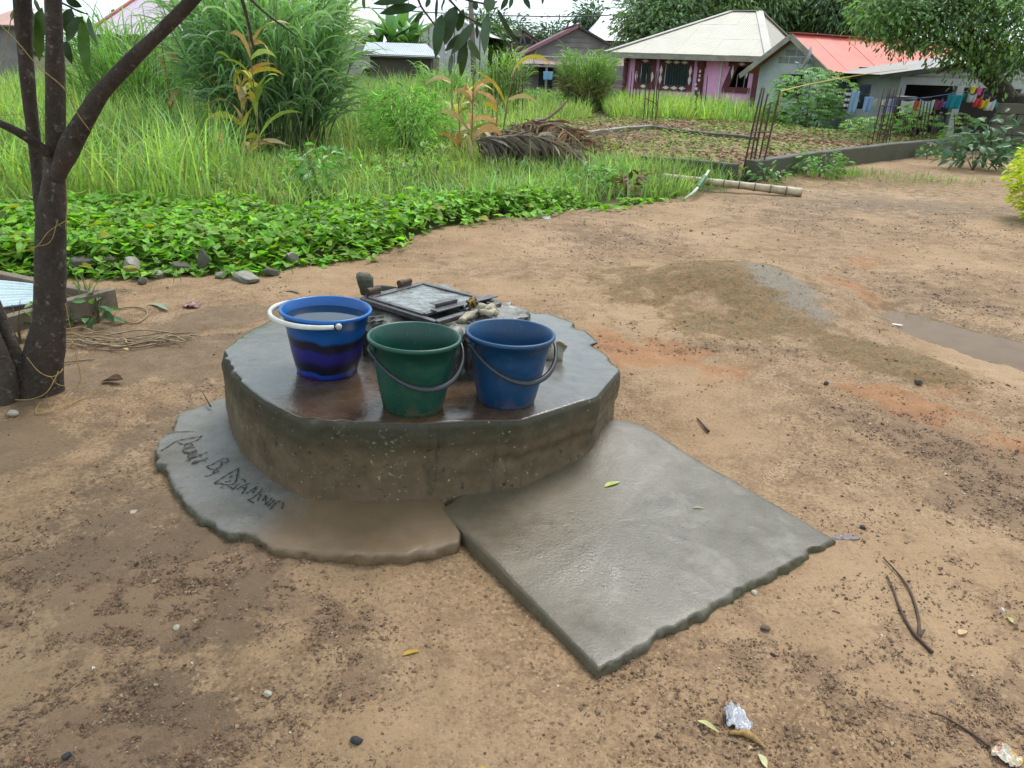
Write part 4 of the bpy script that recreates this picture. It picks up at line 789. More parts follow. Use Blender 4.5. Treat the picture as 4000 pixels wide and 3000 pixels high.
for (a, b, c_, d_, w_, col) in [(730, 120, 690, 1065, 215, (.06, .12, .02)), (575, 190, 560, 860, 120, (.045, .085, .022)), (1130, -40, 1420, 120, 130, DG), (1240, 150, 1140, 560, 190, DG), (1440, 285, 1150, 730, 190, (.05, .095, .02)), (1430, 330, 1518, 1310, 175, (.065, .13, .02)), (1525, 285, 1695, 795, 95, PG), (1150, 700, 1245, 1110, 130, DG), (600, -30, 760, 270, 90, PG), (235, 200, 205, 350, 60, (.08, .14, .03))]:
    Y = TY + .28; P0, P1 = aty(.226 * a, .226 * b, Y), aty(.226 * c_, .226 * d_, Y + rng.normal(0, .03)); leaf3d(P0, P1, w_ * .226 * Y / FPX, (rng.normal(0, .2), -1, .1), col, M_GLOSSLEAF, tree, TO)
def twigb(pts, r, Y, k=s_, ox=1400):
    P_ = spline(np.array([aty(ox + k * a, k * b, Y) for a, b in pts]), 16); MB().tube(P_ - TO, np.linspace(r, r * .5, 16), 7, .2).build('twig', M_BARK, tree, smooth=True)
twigb([(560, -260), (640, -20), (690, 90), (780, 210), (850, 305)], .0045, 2.75); twigb([(900, -120), (970, -20), (1040, 60), (1150, 170), (1350, 275)], .0045, 2.76)
twigb([(1000, -90), (1160, -5), (1330, 35), (1400, 50), (1500, 15)], .004, 2.75); twigb([(1400, 200), (1385, 260), (1380, 350)], .0025, 2.75); twigb([(640, 78), (690, 70)], .002, 2.75); twigb([(1400, 50), (1402, 140)], .002, 2.75); twigb([(1480, 95), (1440, 170), (1400, 250)], .002, 2.76)
twigb([(880, -150), (925, -60), (952, 20), (975, 110), (985, 165), (995, 192)], .008, 3.0, 1.0, 0); twigb([(960, -30), (990, 8), (1050, 62), (1110, 105), (1165, 146)], .005, 3.0, 1.0, 0)
twigb([(240, 10), (310, 45), (345, 55)], .005, TY + .25, 1.0, 0)
# crown above the picture
n = 5200; q = nrm(rng.normal(0, 1, (n, 3))) * rng.random((n, 1)) ** .45 * np.array([2.7, 2.6, 1.2]); P_ = q + np.array([-1.7, 2.6, 4.05])
P_ = P_[P_[:, 2] > 2.75]; n = len(P_)
v, f, m = leaves(P_, nrm(rng.normal(0, 1, (n, 3)) * (1, 1, .6) + (0, 0, -.7)), rng.normal(0, 1, (n, 3)) + (0, 0, 1.2), rng.uniform(.16, .26, n), rng.uniform(.05, .075, n), 'lance')
crown = fobj('crown', v - TO, f, M_GLOSSLEAF, tree, col=np.repeat(vary((.04, .085, .022), n), m, 0)); stuff(crown)

# yellow twine tied round the stems
M_TWINE = plain('yellow_twine', (.36, .25, .06), .7, .3, 60, .2, .003)
tw_ = empty('yellow_twine', gnd(190, 1530)); tag(tw_, 'thin yellow twine strung across and knotted around the tree stems', 'twine'); wo = np.array(tw_.location)
for pp in [[(-40, 60, 3.1), (60, 155, 3.1), (150, 260, 3.1), (250, 345, 3.1), (300, 440, 3.15), (352, 512, 3.2)], [(-60, 1010, 3.3), (60, 985, 3.3), (140, 965, 3.38), (190, 905, 3.40), (258, 862, 3.36)], [(225, 860, 3.38), (205, 930, 3.38), (180, 955, 3.38), (140, 962, 3.38)], [(256, 1185, 3.36), (275, 1280, 3.36), (300, 1400, 3.36), (312, 1490, 3.36), (262, 1548, 3.4)], [(105, 1395, 3.3), (150, 1450, 3.28), (200, 1472, 3.28), (235, 1455, 3.3), (245, 1440, 3.35)], [(60, 1562, 3.2), (120, 1560, 3.2), (180, 1535, 3.2), (215, 1480, 3.26), (228, 1450, 3.3)], [(195, 1470, 3.28), (235, 1505, 3.3), (320, 1500, 3.32), (335, 1480, 3.34), (322, 1462, 3.36)], [(258, 700, 3.38), (262, 800, 3.38), (256, 900, 3.38)], [(-20, 452, 3.3), (80, 446, 3.42)], [(50, 40, 3.5), (30, 140, 3.5), (10, 250, 3.5)]]:
    P_ = spline(np.array([aty(*q) for q in pp]), 24); MB().tube(P_ - wo, .0018, 6).build('strand', M_TWINE, tw_, smooth=True)
for pp in [[(200, 1615), (150, 1622), (140, 1605), (160, 1580)], [(140, 1618), (220, 1612), (330, 1560)]]:
    q = np.array([gnd(*a) for a in pp]); q[:, 2] = [zsurf(*a[:2]) + .01 for a in q]; MB().tube(spline(q, 18) - wo, .0026, 6).build('strand', M_TWINE, tw_, smooth=True)

# dry vine cuttings heaped on the mud
M_STRAW = plain('dry_vine', (.30, .215, .125), .8, .35, 30, .3, .003)
vh = empty('dry_vine_heap', gnd(490, 1335)); tag(vh, 'low tangled heap of dry straw-coloured vines on the mud beside the tree', 'vines'); ho = np.array(vh.location); st = MB()
for k in range(32):
    c = gnd(rng.uniform(260, 690), rng.normal(1332, 17)); a = rng.normal(.12, .25); L = rng.uniform(.18, .5); n = 7
    x = np.linspace(-.5, .5, n) * L; bow = rng.normal(0, .06) + .03 * np.sin(np.linspace(0, 6, n) + k); P_ = np.column_stack([c[0] + x * math.cos(a) - bow * math.sin(a), c[1] + x * math.sin(a) * .6 + bow * np.sin(np.linspace(0, PI, n)), np.full(n, .0)])
    P_[:, 2] = gz(P_[:, 0], P_[:, 1]) + rng.uniform(.006, .03) + .012 * np.sin(np.linspace(0, PI, n)); st.tube(spline(P_, 16) - ho, rng.uniform(.0035, .006), 5)
stuff(st.build('vine_strands', M_STRAW, vh, smooth=True))
def gtube(name, pts, r, mat, label, cat_, z=.012, org=None):
    q = np.array([gnd(*a) for a in pts]); q[:, 2] = [zsurf(*a[:2]) + z for a in q]; o = q[0].copy(); ob = MB().tube(spline(q, 22) - o, r, 6).build(name, mat, smooth=True); ob.location = tuple(o); return tag(ob, label, cat_)
gtube('dry_vine', [(450, 1210), (520, 1202), (570, 1212), (572, 1235), (530, 1258), (470, 1245), (440, 1235)], .005, M_STRAW, 'single looped dry vine on the mud by the timber frame', 'vine')
gtube('dry_vine', [(235, 1405), (330, 1400), (370, 1408)], .004, M_STRAW, 'short straight dry vine below the vine heap', 'vine')

# timber cover with corrugated sheets
M_TIMBER = plain('grey_timber', (.19, .14, .10), .8, .35, 8, .4, .008); M_CORR = plain('pale_blue_sheet', (.50, .60, .62), .35, .2, 7, .1, .004)
tf = empty('timber_cover', gnd(200, 1230)); tag(tf, 'weathered timber frame with pale blue corrugated sheets lying behind the tree', 'cover'); fo = np.array(tf.location)
zt_ = .17
def tb(p0, p1, w=.065, h=.11): MB().bar(gnd(*p0, zt_) - (0, 0, h / 2) - fo, gnd(*p1, zt_) - (0, 0, h / 2) - fo, w, h).build('beam', M_TIMBER, tf, bevel=.004)
tb((-120, 1040), (378, 1138)); tb((438, 1126), (252, 1172), .07, .13); tb((252, 1174), (-60, 1256), .07, .10)
b0, b1, b2_, b3_ = [gnd(*q, .15) for q in [(-100, 1085), (215, 1118), (160, 1185), (-140, 1235)]]
for k in range(4):
    u0, u1 = k / 4 + .004, (k + 1) / 4 - .012; nn_ = 17; V = []
    for i in range(nn_):
        u = u0 + (u1 - u0) * i / (nn_ - 1)
        for v in np.linspace(0, 1, 6): q = (b0 * (1 - v) + b1 * v) * (1 - u) + (b3_ * (1 - v) + b2_ * v) * u; V.append(q + np.array([0, 0, .012 * math.sin(i / (nn_ - 1) * 2 * PI * 2) + .006 * k - .02 * abs(v - .5)]) - fo)
    fobj('corrugated_sheet', np.array(V), grid_faces(nn_, 6), M_CORR, tf, smooth=True)
MB().tube(np.array([gnd(-50, 1212, .18), gnd(60, 1198, .18), gnd(130, 1188, .18)]) - fo, .006, 8).build('pipe', plain('dark_blue_pipe', (.01, .03, .08), .4, .1, 10, 0), tf)

# rubble along the edge of the vines
for k, (a, b, rx, rz_, mt, lb) in enumerate([(250, 1062, .13, .10, M_MOSSROCK, 'dark rounded rubble stone half behind the tree at the vine edge'), (338, 1072, .12, .085, M_MOSSROCK, 'broad dark stone in the rubble row next to the timber end'), (434, 1070, .10, .08, M_MOSSROCK, 'mossy dark stone second from the timber end in the rubble row'), (515, 1076, .115, .085, M_PALEROCK, 'rubble stone topped with yellow-green moss in the rubble row'), (615, 1086, .105, .045, M_PALEROCK, 'long flat pale rubble block at the vine edge'), (711, 1072, .08, .07, M_MOSSROCK, 'rounded grey stone beside the long flat block'), (801, 1068, .065, .12, M_MOSSROCK, 'tall pointed dark stone standing among the vines'), (560, 1112, .05, .04, M_MOSSROCK, 'small dark pyramid stone on the mud before the rubble row'), (964, 1098, .13, .05, M_PALEROCK, 'wide flat grey rubble stone where vines thin out'), (1060, 1080, .07, .05, M_MOSSROCK, 'low dark stone tucked under vine leaves'), (1139, 1045, .075, .075, M_PALEROCK, 'pale angular rock at the end of the rubble row'), (870, 1085, .07, .04, M_PALEROCK, 'low tan stone between the pointed stone and the flat one')]):
    o = gnd(a, b - 3); o[2] = zsurf(o[0], o[1]) - .02; tag(rock('rubble_stone', o, (rx * .92, rx * .65, rz_ * .9), k * .7, mt, k + 20, 3, .65), lb, 'stone', 'rubble along the vine edge')
tag(rock('moss_cushion', gnd(515, 1052, .15) - np.array([0, 0, .012]), (.06, .045, .022), 0, plain('yellow_moss', (.25, .25, .035), .9, .3, 50, .5), 40, 3, .8), 'yellow-green moss cushion on top of a rubble stone', 'moss')

# ------------------------------------------------------------------ ground cover and grasses
def scatter(n, x0, x1, y0, y1, fn):
    x = rng.uniform(x0, x1, n); y = rng.uniform(y0, y1, n); k = rng.random(n) < fn(x, y); return x[k], y[k]
VTOP = np.array([gnd(*p, .12)[:2] for p in [(-900, 830), (0, 800), (600, 800), (1200, 815), (1700, 800), (2100, 765), (2480, 745), (2700, 735)]])
def vtop(x): return np.interp(x, VTOP[:, 0], VTOP[:, 1])
def vinefn(x, y): e = fb2(x * 1.5, y * 1.5, 3, 31) - .5; return np.where((y > border_y(x) + .02 + .55 * e - .3 * (rng.random(np.shape(x)) < .12) * (x > -1.8)) & (y < vtop(x) + 1.6 * e), 1.0, 0) * (x < 2.7)
x, y = scatter(46000, -7.5, 2.8, 5.2, 10.6, vinefn); n = len(x)
edge_ = np.clip((y - border_y(x)) / .35, .25, 1); hgt = (.06 + .17 * rng.random(n) ** .7) * edge_ * (.8 + .5 * fb2(x * 2, y * 2, 2, 33))
P_ = np.stack([x, y, gz(x, y) + hgt], -1); az_ = rng.random(n) * 2 * PI; tl = rng.normal(.0, .32, (n, 2))
v, f, m = leaves(P_, np.stack([np.cos(az_), np.sin(az_), rng.normal(-.15, .25, n)], -1), np.column_stack([tl, np.ones(n)]), np.clip(rng.lognormal(math.log(.068), .33, n), .03, .13), np.clip(rng.lognormal(math.log(.064), .33, n), .028, .12), 'heart')
lc = vary((.18, .365, .036), n, .10, .34); yl = rng.random(n) < .03; lc[yl] = (.34, .32, .03)
vines = fobj('vine_ground_cover', v, f, leafmat('vine_leaf', .42, .55, .35, (1.2, 1.3, .5)), col=np.repeat(lc, m, 0)); stuff(vines); tag(vines, 'bed of bright green heart-shaped sweet potato vines along the yard', 'vines')
st = MB()
for k in range(260):
    i = rng.integers(n); b = P_[i]; st.tube([(b[0] + rng.normal(0, .05), b[1] + rng.normal(0, .05), float(gz(b[0], b[1]))), b * (1, 1, .7), b], .0025, 4)
o = st.build('vine_stems', plain('green_stem', (.12, .16, .04), .6, .3, 20, 0)); o.parent = vines; stuff(o)

def grass(name, x, y, L, W, c, label, k=3, lean=.35, bend=.9, dry=.06, mat=None, hue=.08, val=.25, z=None):
    n = len(x); P_ = np.stack([x, y, (gz(x, y) if z is None else z) - .01], -1)
    v, f, m = blades(P_, rng.random(n) * 2 * PI, L, W, np.abs(rng.normal(0, lean, n)), np.abs(rng.normal(bend, .45, n)), k)
    pt = fb2(x * .8, y * .8, 3, 93); pt2 = fb2(x * .3 + 5, y * .3, 2, 95); cc = vary(c, n, hue, val) * (.55 + .9 * pt)[:, None] * np.column_stack([.75 + .5 * pt2, .9 + .2 * pt2, 1.2 - .4 * pt2]); d = rng.random(n) < dry; cc[d] = vary((.30, .24, .10), int(d.sum()), .05, .2)
    o = fobj(name, v, f, mat or M_GRASS, col=np.repeat(cc, m, 0)); stuff(o); tag(o, label, 'grass'); return o
clump = lambda x, y, s, k: .25 + 1.5 * sst(.42, .7, fb2(x * s, y * s, 3, k))
# meadow behind the vines
fn = lambda x, y: np.clip(clump(x, y, 1.3, 41), 0, 1) * (y > vtop(x) - .5 * fb2(x, y, 2, 3)) * (x < 2.9 + .2 * (y - 10)) * (1 - sst(-.4, .1, polyd(x, y, GARDEN))) * (y > border_y(x))
x, y = scatter(62000, -9.5, 3.6, 7.6, 16.5, fn); n = len(x)
grass('meadow_grass', x, y, rng.uniform(.18, .46, n) * (.7 + .6 * fb2(x, y, 2, 44)), rng.uniform(.012, .030, n), (.25, .385, .115), 'knee-high light green grass between the vines and the garden plot')
# tall grass on the left
fn = lambda x, y: np.clip(clump(x, y, .8, 47), 0, 1) * sst(-.2, .8, (-3.0 - .22 * (y - 8) + .9 * (fb2(x, y, 2, 5) - .5)) - x)
x, y = scatter(30000, -13.5, -3.0, 8.0, 22, fn); n = len(x)
hL = rng.uniform(.55, 1.25, n) * (.75 + .5 * fb2(x * .7, y * .7, 2, 48))
grass('tall_grass', x, y, hL, rng.uniform(.014, .032, n), (.25, .395, .115), 'chest-high bright green grass on the left behind the tree', 4, .22, .95, .03)
# seed stalks in the tall grass
# field beyond
fn = lambda x, y: np.clip(clump(x, y, .5, 51), 0, 1) * (y > 15.5) * (1 - sst(-.6, .2, polyd(x, y, GARDEN))) * (x < 1.6 + .06 * (y - 15)) * (1 - sst(-.3, .4, 1.6 - np.hypot(x - 2.3, y - 30.2)))
x, y = scatter(46000, -19, 4.5, 15, 40, fn); n = len(x)
hL = rng.uniform(.45, 1.05, n) * (.55 + .8 * fb2(x * .35, y * .35, 3, 52)) * np.where(x > -1.5, .8, 1.25)
grass('field_grass', x, y, hL, rng.uniform(.018, .035, n) * (.7 + y * .015), (.27, .40, .125), 'rank pale green field grass stretching back to the sheds', 3, .25, .85, .05)
# in front of the pink house, and the low green to its right
fn = lambda x, y: np.clip(clump(x, y, .6, 55), .2, 1) * (1 - sst(-.2, .2, polyd(x, y, GARDEN))) * (y > 21.5) * (x > 2.4 + .02 * y) * (y < 33)
x, y = scatter(30000, 2.6, 14.5, 21, 33, fn); n = len(x)
hL = rng.uniform(.3, .62, n) * (.5 + 1.0 * fb2(x * .5, y * .5, 3, 56)) * np.where(x > 8.5, .75, 1.45)
grass('house_grass', x, y, hL, rng.uniform(.02, .045, n), (.29, .43, .115), 'waist-high yellow-green weeds in front of the pink house', 3, .3, .8, .02)
fn = lambda x, y: np.clip(clump(x, y, 1.2, 58), .0, 1) * (polyd(x, y, GARDEN) < .1) * (y > 13.4 + (x - 3.9) * .98)
x, y = scatter(12000, 5, 15, 17.5, 25, fn); n = len(x)
grass('low_grass', x, y, rng.uniform(.12, .3, n), rng.uniform(.015, .03, n), (.28, .47, .085), 'short bright green grass behind the foundation wall on the right', 3, .4, .8, .02)
# tufts in front of the foundation wall and sparse blades on the yard
cx_, cy_ = gnd(3330, 690)[:2]
fn = lambda x, y: np.exp(-((x - cx_ + .55 * (y - cy_)) / 1.3) ** 2 - ((y - cy_) / .55) ** 2) * clump(x, y, 2, 61)
x, y = scatter(9000, cx_ - 3, cx_ + 2.6, cy_ - 1.4, cy_ + 1.4, fn); n = len(x)
grass('verge_grass', x, y, rng.uniform(.06, .2, n), rng.uniform(.006, .012, n), (.19, .33, .08), 'patch of short green grass at the foot of the foundation wall', 3, .4, .8, .04)
fn = lambda x, y: .9 * sst(.50, .72, fb2(x * 1.1, y * 1.1, 3, 63)) * (y < border_y(x) - .02) * (np.hypot(x + .45, y - 3.4) > 1.3) * sst(5.2, 8, y) * (polyd(x, y, PUD) < -.1)
x, y = scatter(5200, -4, 8, 5.2, 15, fn); n = len(x)
grass('yard_grass', x, y, rng.uniform(.02, .07, n), rng.uniform(.003, .006, n), (.11, .19, .04), 'sparse thin grass blades sprouting from the bare yard', 2, .5, .6, .2)
# grass at the rubble row and by the timber
fn = lambda x, y: np.exp(-((y - border_y(x) + .06) / .12) ** 2) * sst(.5, .7, fb2(x * 2.2, y * 2.2, 2, 66))
x, y = scatter(9000, -4.2, 3.4, 5.2, 12, fn); n = len(x)
grass('edge_grass', x, y, rng.uniform(.05, .16, n), rng.uniform(.004, .008, n), (.10, .20, .04), 'little tufts of grass along the rubble and vine edge', 3, .4, .9, .1)

def broadleaf(name, c, n, R, lc, L, label, catn='plant', kind='lance', parent_mat=None, stems=6, h0=.1, Wf=.45):
    e = empty(name, c); tag(e, label, catn); st = MB()
    for k in range(stems):
        a = rng.random() * 2 * PI; tip = np.array([math.cos(a) * R[0] * rng.uniform(.3, .8), math.sin(a) * R[1] * rng.uniform(.3, .8), R[2] * rng.uniform(.7, 1.0)])
        st.tube(spline(np.array([(0, 0, -.02), tip * (.35, .35, .5), tip]), 8), np.linspace(.012, .004, 8) * max(.4, R[2]), 5)
    st.build('stem', plain('weed_stem', (.09, .085, .035), .7, .3, 20, 0), e)
    q = nrm(rng.normal(0, 1, (n, 3))) * rng.random((n, 1)) ** .4 * np.array([R[0], R[1], R[2] * .55]) + np.array([0, 0, R[2] * .55]); q = q[q[:, 2] > h0 * R[2]]; n = len(q)
    D = nrm(np.column_stack([q[:, :2], np.zeros(n)])) + rng.normal(0, .5, (n, 3)) + (0, 0, -.15)
    v, f, m = leaves(q, D, rng.normal(0, .45, (n, 3)) + (0, 0, 1), rng.uniform(.75, 1.25, n) * L, rng.uniform(.8, 1.2, n) * L * Wf, kind)
    o = fobj('foliage', v, f, parent_mat or M_LEAF, e, col=np.repeat(vary(lc, n, .1, .28), m, 0)); stuff(o); return e
c = gnd(385, 1258); broadleaf('broad_weed', (c[0], c[1], 0), 26, (.16, .12, .2), (.09, .17, .06), .11, 'low broad-leaved weed growing beside the timber end', stems=4)
c = gnd(80, 1340); broadleaf('broad_weed', (c[0], c[1], 0), 34, (.16, .14, .28), (.09, .19, .05), .09, 'small leafy weed sprouting between the tree stems', stems=4)
for a in ((345, 1215), (360, 1240)):
    c = gnd(*a); n = 14; v, f, m = blades(np.tile(np.array([c[0], c[1], 0.]), (n, 1)) + rng.normal(0, .015, (n, 3)) * (1, 1, 0), rng.random(n) * 6.3, rng.uniform(.25, .5, n), .009, np.abs(rng.normal(0, .3, n)), np.abs(rng.normal(1.3, .4, n)), 6)
    o = fobj('grass_tuft', v - c, f, M_GRASS, col=np.repeat(vary((.12, .21, .05), n), m, 0)); o.location = tuple(c); tag(o, 'arching long-bladed grass tuft over the timber beam end' if a[0] == 345 else 'loose grass tuft in front of the timber beam', 'grass tuft')

# ------------------------------------------------------------------ elephant grass clumps
def elephant(name, c, R, H, nc, lc, label, Wl=.032, Ll=(.7, 1.15), dry=.0):
    e = empty(name, c); tag(e, label, 'grass clump'); a = rng.random(nc) * 2 * PI; r = R * .45 * np.sqrt(rng.random(nc)); P0 = np.column_stack([r * np.cos(a), r * np.sin(a), np.zeros(nc)])
    out = nrm(P0 + rng.normal(0, .18, (nc, 3)) * (1, 1, 0)); Hh = H * rng.uniform(.6, 1.0, nc); lean = (r / (R * .45)) * rng.uniform(.1, .42, nc)
    tip = P0 + out * (Hh * np.sin(lean))[:, None] + np.array([0, 0, 1.]) * (Hh * np.cos(lean))[:, None]
    cu = MB()
    for k in range(nc): cu.tube([P0[k], (P0[k] * .55 + tip[k] * .45) + np.array([0, 0, .06]), tip[k]], [.010, .008, .004], 4)
    stuff(cu.build('culms', plain('grass_culm', (.12, .15, .06), .7, .3, 8, 0), e))
    per = 10; k = np.repeat(np.arange(nc), per); t_ = rng.uniform(.1, 1.0, len(k)) ** .8; P_ = P0[k] * (1 - t_)[:, None] + tip[k] * t_[:, None] + np.array([0, 0, .05])
    az0 = np.arctan2(P_[:, 1], P_[:, 0]) + rng.normal(0, .85, len(k)); low = 1 - t_
    v, f, m = blades(P_, az0, rng.uniform(*Ll, len(k)) * (1 - .15 * t_), rng.uniform(.7, 1.2, len(k)) * Wl, rng.uniform(.12, .5, len(k)) + .35 * low, np.abs(rng.normal(1.75, .5, len(k))), 7, .75)
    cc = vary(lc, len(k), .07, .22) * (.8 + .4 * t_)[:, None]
    d = rng.random(len(k)) < dry * np.clip(1.6 - 2.2 * t_, 0, 1); cc[d] = vary((.34, .26, .13), int(d.sum()), .05, .2)
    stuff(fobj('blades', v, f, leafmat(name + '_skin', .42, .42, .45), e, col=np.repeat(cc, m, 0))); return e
cE = gnd(1085, 590)
elephant('elephant_grass', (cE[0], cE[1], 0), 1.95, 2.75, 230, (.27, .40, .20), 'huge blue-green elephant grass clump taller than a person behind the maize', .056, (.9, 1.45))
cE2 = gnd(560, 520); elephant('elephant_grass', (cE2[0], cE2[1], 0), 1.9, 2.0, 130, (.20, .34, .085), 'lighter green stand of tall grass left of the huge clump', .028)
cE3 = gnd(2285, 432); elephant('elephant_grass', (cE3[0], cE3[1], 0), 1.45, 1.85, 170, (.19, .29, .085), 'round grass clump with dead straw at its base in the middle of the field', .04, (.55, .95), .9)
cE4 = gnd(1960, 430); elephant('elephant_grass', (cE4[0], cE4[1], 0), 1.1, 1.9, 70, (.23, .36, .085), 'thin upright reedy grass beside the rusty rods in the field', .035, (.5, .8), .2)
cE5 = gnd(1760, 450); elephant('elephant_grass', (cE5[0], cE5[1], 0), 1.5, 1.25, 80, (.23, .37, .10), 'low pale grass clump between elephant grass and maize', .03, (.5, .8), .1)

WEEDS = ['feathery light weed between the trunk and the rusty-leaved maize', 'dark broad weed below the rusty-leaved maize', 'pale thin-leaved weed left of the reddish maize', 'feathery weed at the foot of the elephant grass', 'dark broad weed right of the elephant grass foot', 'pale weed in the meadow near the feathery bush', 'light weed touching the feathery bush', 'dark broad weed below the dry maize row', 'pale weed between feathery bush and dry maize', 'light weed deep in the tall grass behind the tree', 'dark broad weed at the back edge of the vines', 'pale weed behind the vines below the yellow maize', 'feathery weed behind the vines below the feathery bush', 'dark broad weed between the frond heap and the bamboo']
for k in range(14):
    px_, py_ = [(420, 640), (560, 700), (700, 660), (1180, 700), (1300, 660), (1420, 720), (1500, 660), (1650, 700), (1720, 640), (300, 560), (1250, 740), (800, 730), (1560, 740), (2300, 720)][k]
    c = gnd(px_, py_ + 40); broadleaf('meadow_weed', (c[0], c[1], 0), int(rng.integers(60, 130)), (rng.uniform(.22, .42), .3, rng.uniform(.35, .62)), [(.22, .40, .09), (.16, .32, .08), (.30, .42, .12)][k % 3], rng.uniform(.09, .16), WEEDS[k], 'weed', stems=5, Wf=[.25, .4, .3][k % 3])['group'] = 'weeds in the meadow grass'
x, y = scatter(900, -10, 2.5, 8.5, 16, lambda x, y: .6 * (y > vtop(x) + .4)); n = len(x)
grass('seed_stalks', x, y, rng.uniform(.5, 1.0, n), .007, (.42, .40, .20), 'thin pale seed stalks standing above the meadow grass', 4, .12, .45, .3)
# ------------------------------------------------------------------ maize
M_STALK = plain('maize_stalk', (.24, .17, .06), .7, .4, 10, .2)
DRYC = [(.55, .36, .17), (.58, .30, .12), (.58, .46, .06), (.28, .38, .07), (.62, .49, .30), (.48, .22, .09)]
def maize(px, py, top, label, nl, mix, lean=0., z=0.):
    c = gnd(px, py, z); s = np.linalg.norm(c - CAM) / FPX; H = (py - top) * s; e = empty('maize_plant', c); tag(e, label, 'maize', 'withering maize in the field')
    P_ = spline(np.array([(0, 0, -.02), (lean * .4, .02, H * .5), (lean, 0, H)]), 14); MB().tube(P_, np.linspace(.016, .006, 14), 7).build('stalk', M_STALK, e, smooth=True)
    for k in range(nl):
        q = np.clip(.12 + .8 * (k + .5) / nl + rng.normal(0, .06), .05, .97); i = int(q * 13); az = rng.random() * 2 * PI; L = rng.uniform(.45, 1.1) * (1 - .3 * abs(q - .45)); n = 9; h = np.array([math.cos(az), math.sin(az) * .6, 0]); sd = nrm(np.array([-h[1], h[0], .5 * rng.normal()])); ph0 = rng.uniform(.1, 1.2) * rng.choice([-1, 1]); a0 = rng.uniform(.1, 1.3); a1 = rng.uniform(1.0, 2.9); pos = P_[i].copy(); V = []
        for j in range(n + 1):
            w = rng.uniform(.85, 1.15) * .05 * (.5 + .5 * min(1, j / n * 4)) * (1 - (j / n) ** 2.5) + .001; tw = nrm(sd * math.cos(ph0 + j * .12) + (np.array([0, 0, 1.]) * abs(h[0]) + np.array([1., 0, 0]) * .3) * math.sin(ph0 + j * .12)); V += [pos - tw * w, pos + tw * w]; a = a0 + a1 * (j / n) ** 1.3; pos = pos + (h * math.sin(a) + np.array([0, 0, math.cos(a)])) * L / n
        F = [(2 * j, 2 * j + 1, 2 * j + 3, 2 * j + 2) for j in range(n)]; col = np.array(DRYC[rng.choice(6, p=mix)]); cols = np.repeat(np.linspace(0, 1, n + 1), 2)[:, None]; base = col * .9 + np.array((.12, .16, .02)) * .3
        fobj('leaf', np.array(V), np.array(F), M_DRY, e, col=np.clip(base * (1 - cols) + col * cols, 0, 1), smooth=True)
    return e
mx1 = [.25, .2, .2, .2, .1, .05]; mx2 = [.3, .15, .05, .05, .4, .05]
maize(880, 600, 210, 'reddish withered maize plant against the elephant grass, left of the yellow one', 13, mx1, -.05); maize(1020, 660, 190, 'yellow and green withering maize plant before the elephant grass', 15, [.15, .1, .45, .25, .05, 0], 0)
maize(960, 650, 300, 'bushy half-dead maize plant between the reddish and yellow ones', 14, [.25, .2, .25, .15, .1, .05], .08); maize(690, 600, 200, 'thin rusty-leaved maize stalk left of the elephant grass', 5, [.1, .2, .1, .1, .1, .4], 0); maize(1765, 560, 290, 'tall straw-coloured maize stalk beside the dead palm fronds', 7, mx2, .0)
maize(1840, 650, 295, 'dry maize plant with broken leaves before the frond heap', 11, mx2, .03); maize(1930, 640, 400, 'short dead maize stalk touching the frond heap', 8, mx2, .05)
maize(1955, 600, 250, 'leaning maize stalk with a folded yellow leaf by the rods', 6, [.1, .1, .3, .3, .2, 0], .25); maize(1800, 640, 380, 'squat orange-brown maize plant among grass', 7, mx1, -.06); maize(860, 690, 560, 'small dried maize seedling in the meadow grass', 4, mx2)

# ------------------------------------------------------------------ dead palm fronds and brush
M_FROND = leafmat('dead_frond', .1, .75, .2, (1, .9, .7))
def frond(p0, p1, sag, label, z0=.25, z1=.25, L=.42, c=(.29, .235, .18)):
    a, b = gnd(*p0, z0), gnd(*p1, z1); e = empty('palm_frond', (a[0], a[1], a[2])); tag(e, label, 'palm frond', 'dead palm fronds in a heap'); n = 26; q = np.linspace(0, 1, n); P_ = a + (b - a) * q[:, None] + np.array([0, 0, 1.]) * (sag * np.sin(PI * q))[:, None] - a
    MB().tube(P_, np.linspace(.02, .006, n), 6).build('rachis', plain('frond_rachis', (.24, .18, .12), .8, .3, 10, .2), e, smooth=True)
    d = nrm(b - a); s = nrm(np.cross((0, 0, 1), d)); k = np.repeat(np.arange(n), 6); sd = rng.choice([-1, 1], len(k)); D = d * rng.uniform(.3, .8, (len(k), 1)) + s * sd[:, None] * rng.uniform(.4, .9, (len(k), 1)) + np.array([0, 0, 1]) * rng.normal(-.35, .3, (len(k), 1))
    v, f, m = leaves(P_[k], D, rng.normal(0, .4, (len(k), 3)) + (0, 0, 1), rng.uniform(.5, 1.1, len(k)) * L, .028, 'lance'); stuff(fobj('leaflets', v, f, M_FROND, e, col=np.repeat(vary(c, len(k), .05, .3), m, 0)))
frond((1880, 520), (2230, 600), .15, 'grey dead palm frond on top of the brush heap', .42, .30); frond((1900, 560), (2260, 620), .12, 'dark dead palm frond lying along the heap front', .30, .15, c=(.15, .12, .10))
frond((1990, 490), (2280, 560), .12, 'brown dead palm frond at the back of the heap', .45, .3, c=(.26, .19, .13)); frond((2040, 610), (2190, 510), .10, 'short pale palm frond crossing the heap', .2, .45, c=(.32, .27, .21)); frond((1870, 590), (2120, 640), .1, 'drooping palm frond at the heap foot near the blue scrap', .25, .1, c=(.20, .15, .11))
frond((1930, 540), (2300, 640), .2, 'long greyish palm frond draped over the heap end', .5, .12, .55); frond((1860, 550), (2060, 650), .22, 'short dark palm frond spilling off the heap towards the maize', .5, .1, .5, (.17, .14, .11)); frond((2050, 480), (2310, 600), .2, 'reddish dry palm frond on the garden side of the heap', .5, .2, .5, (.27, .16, .10))
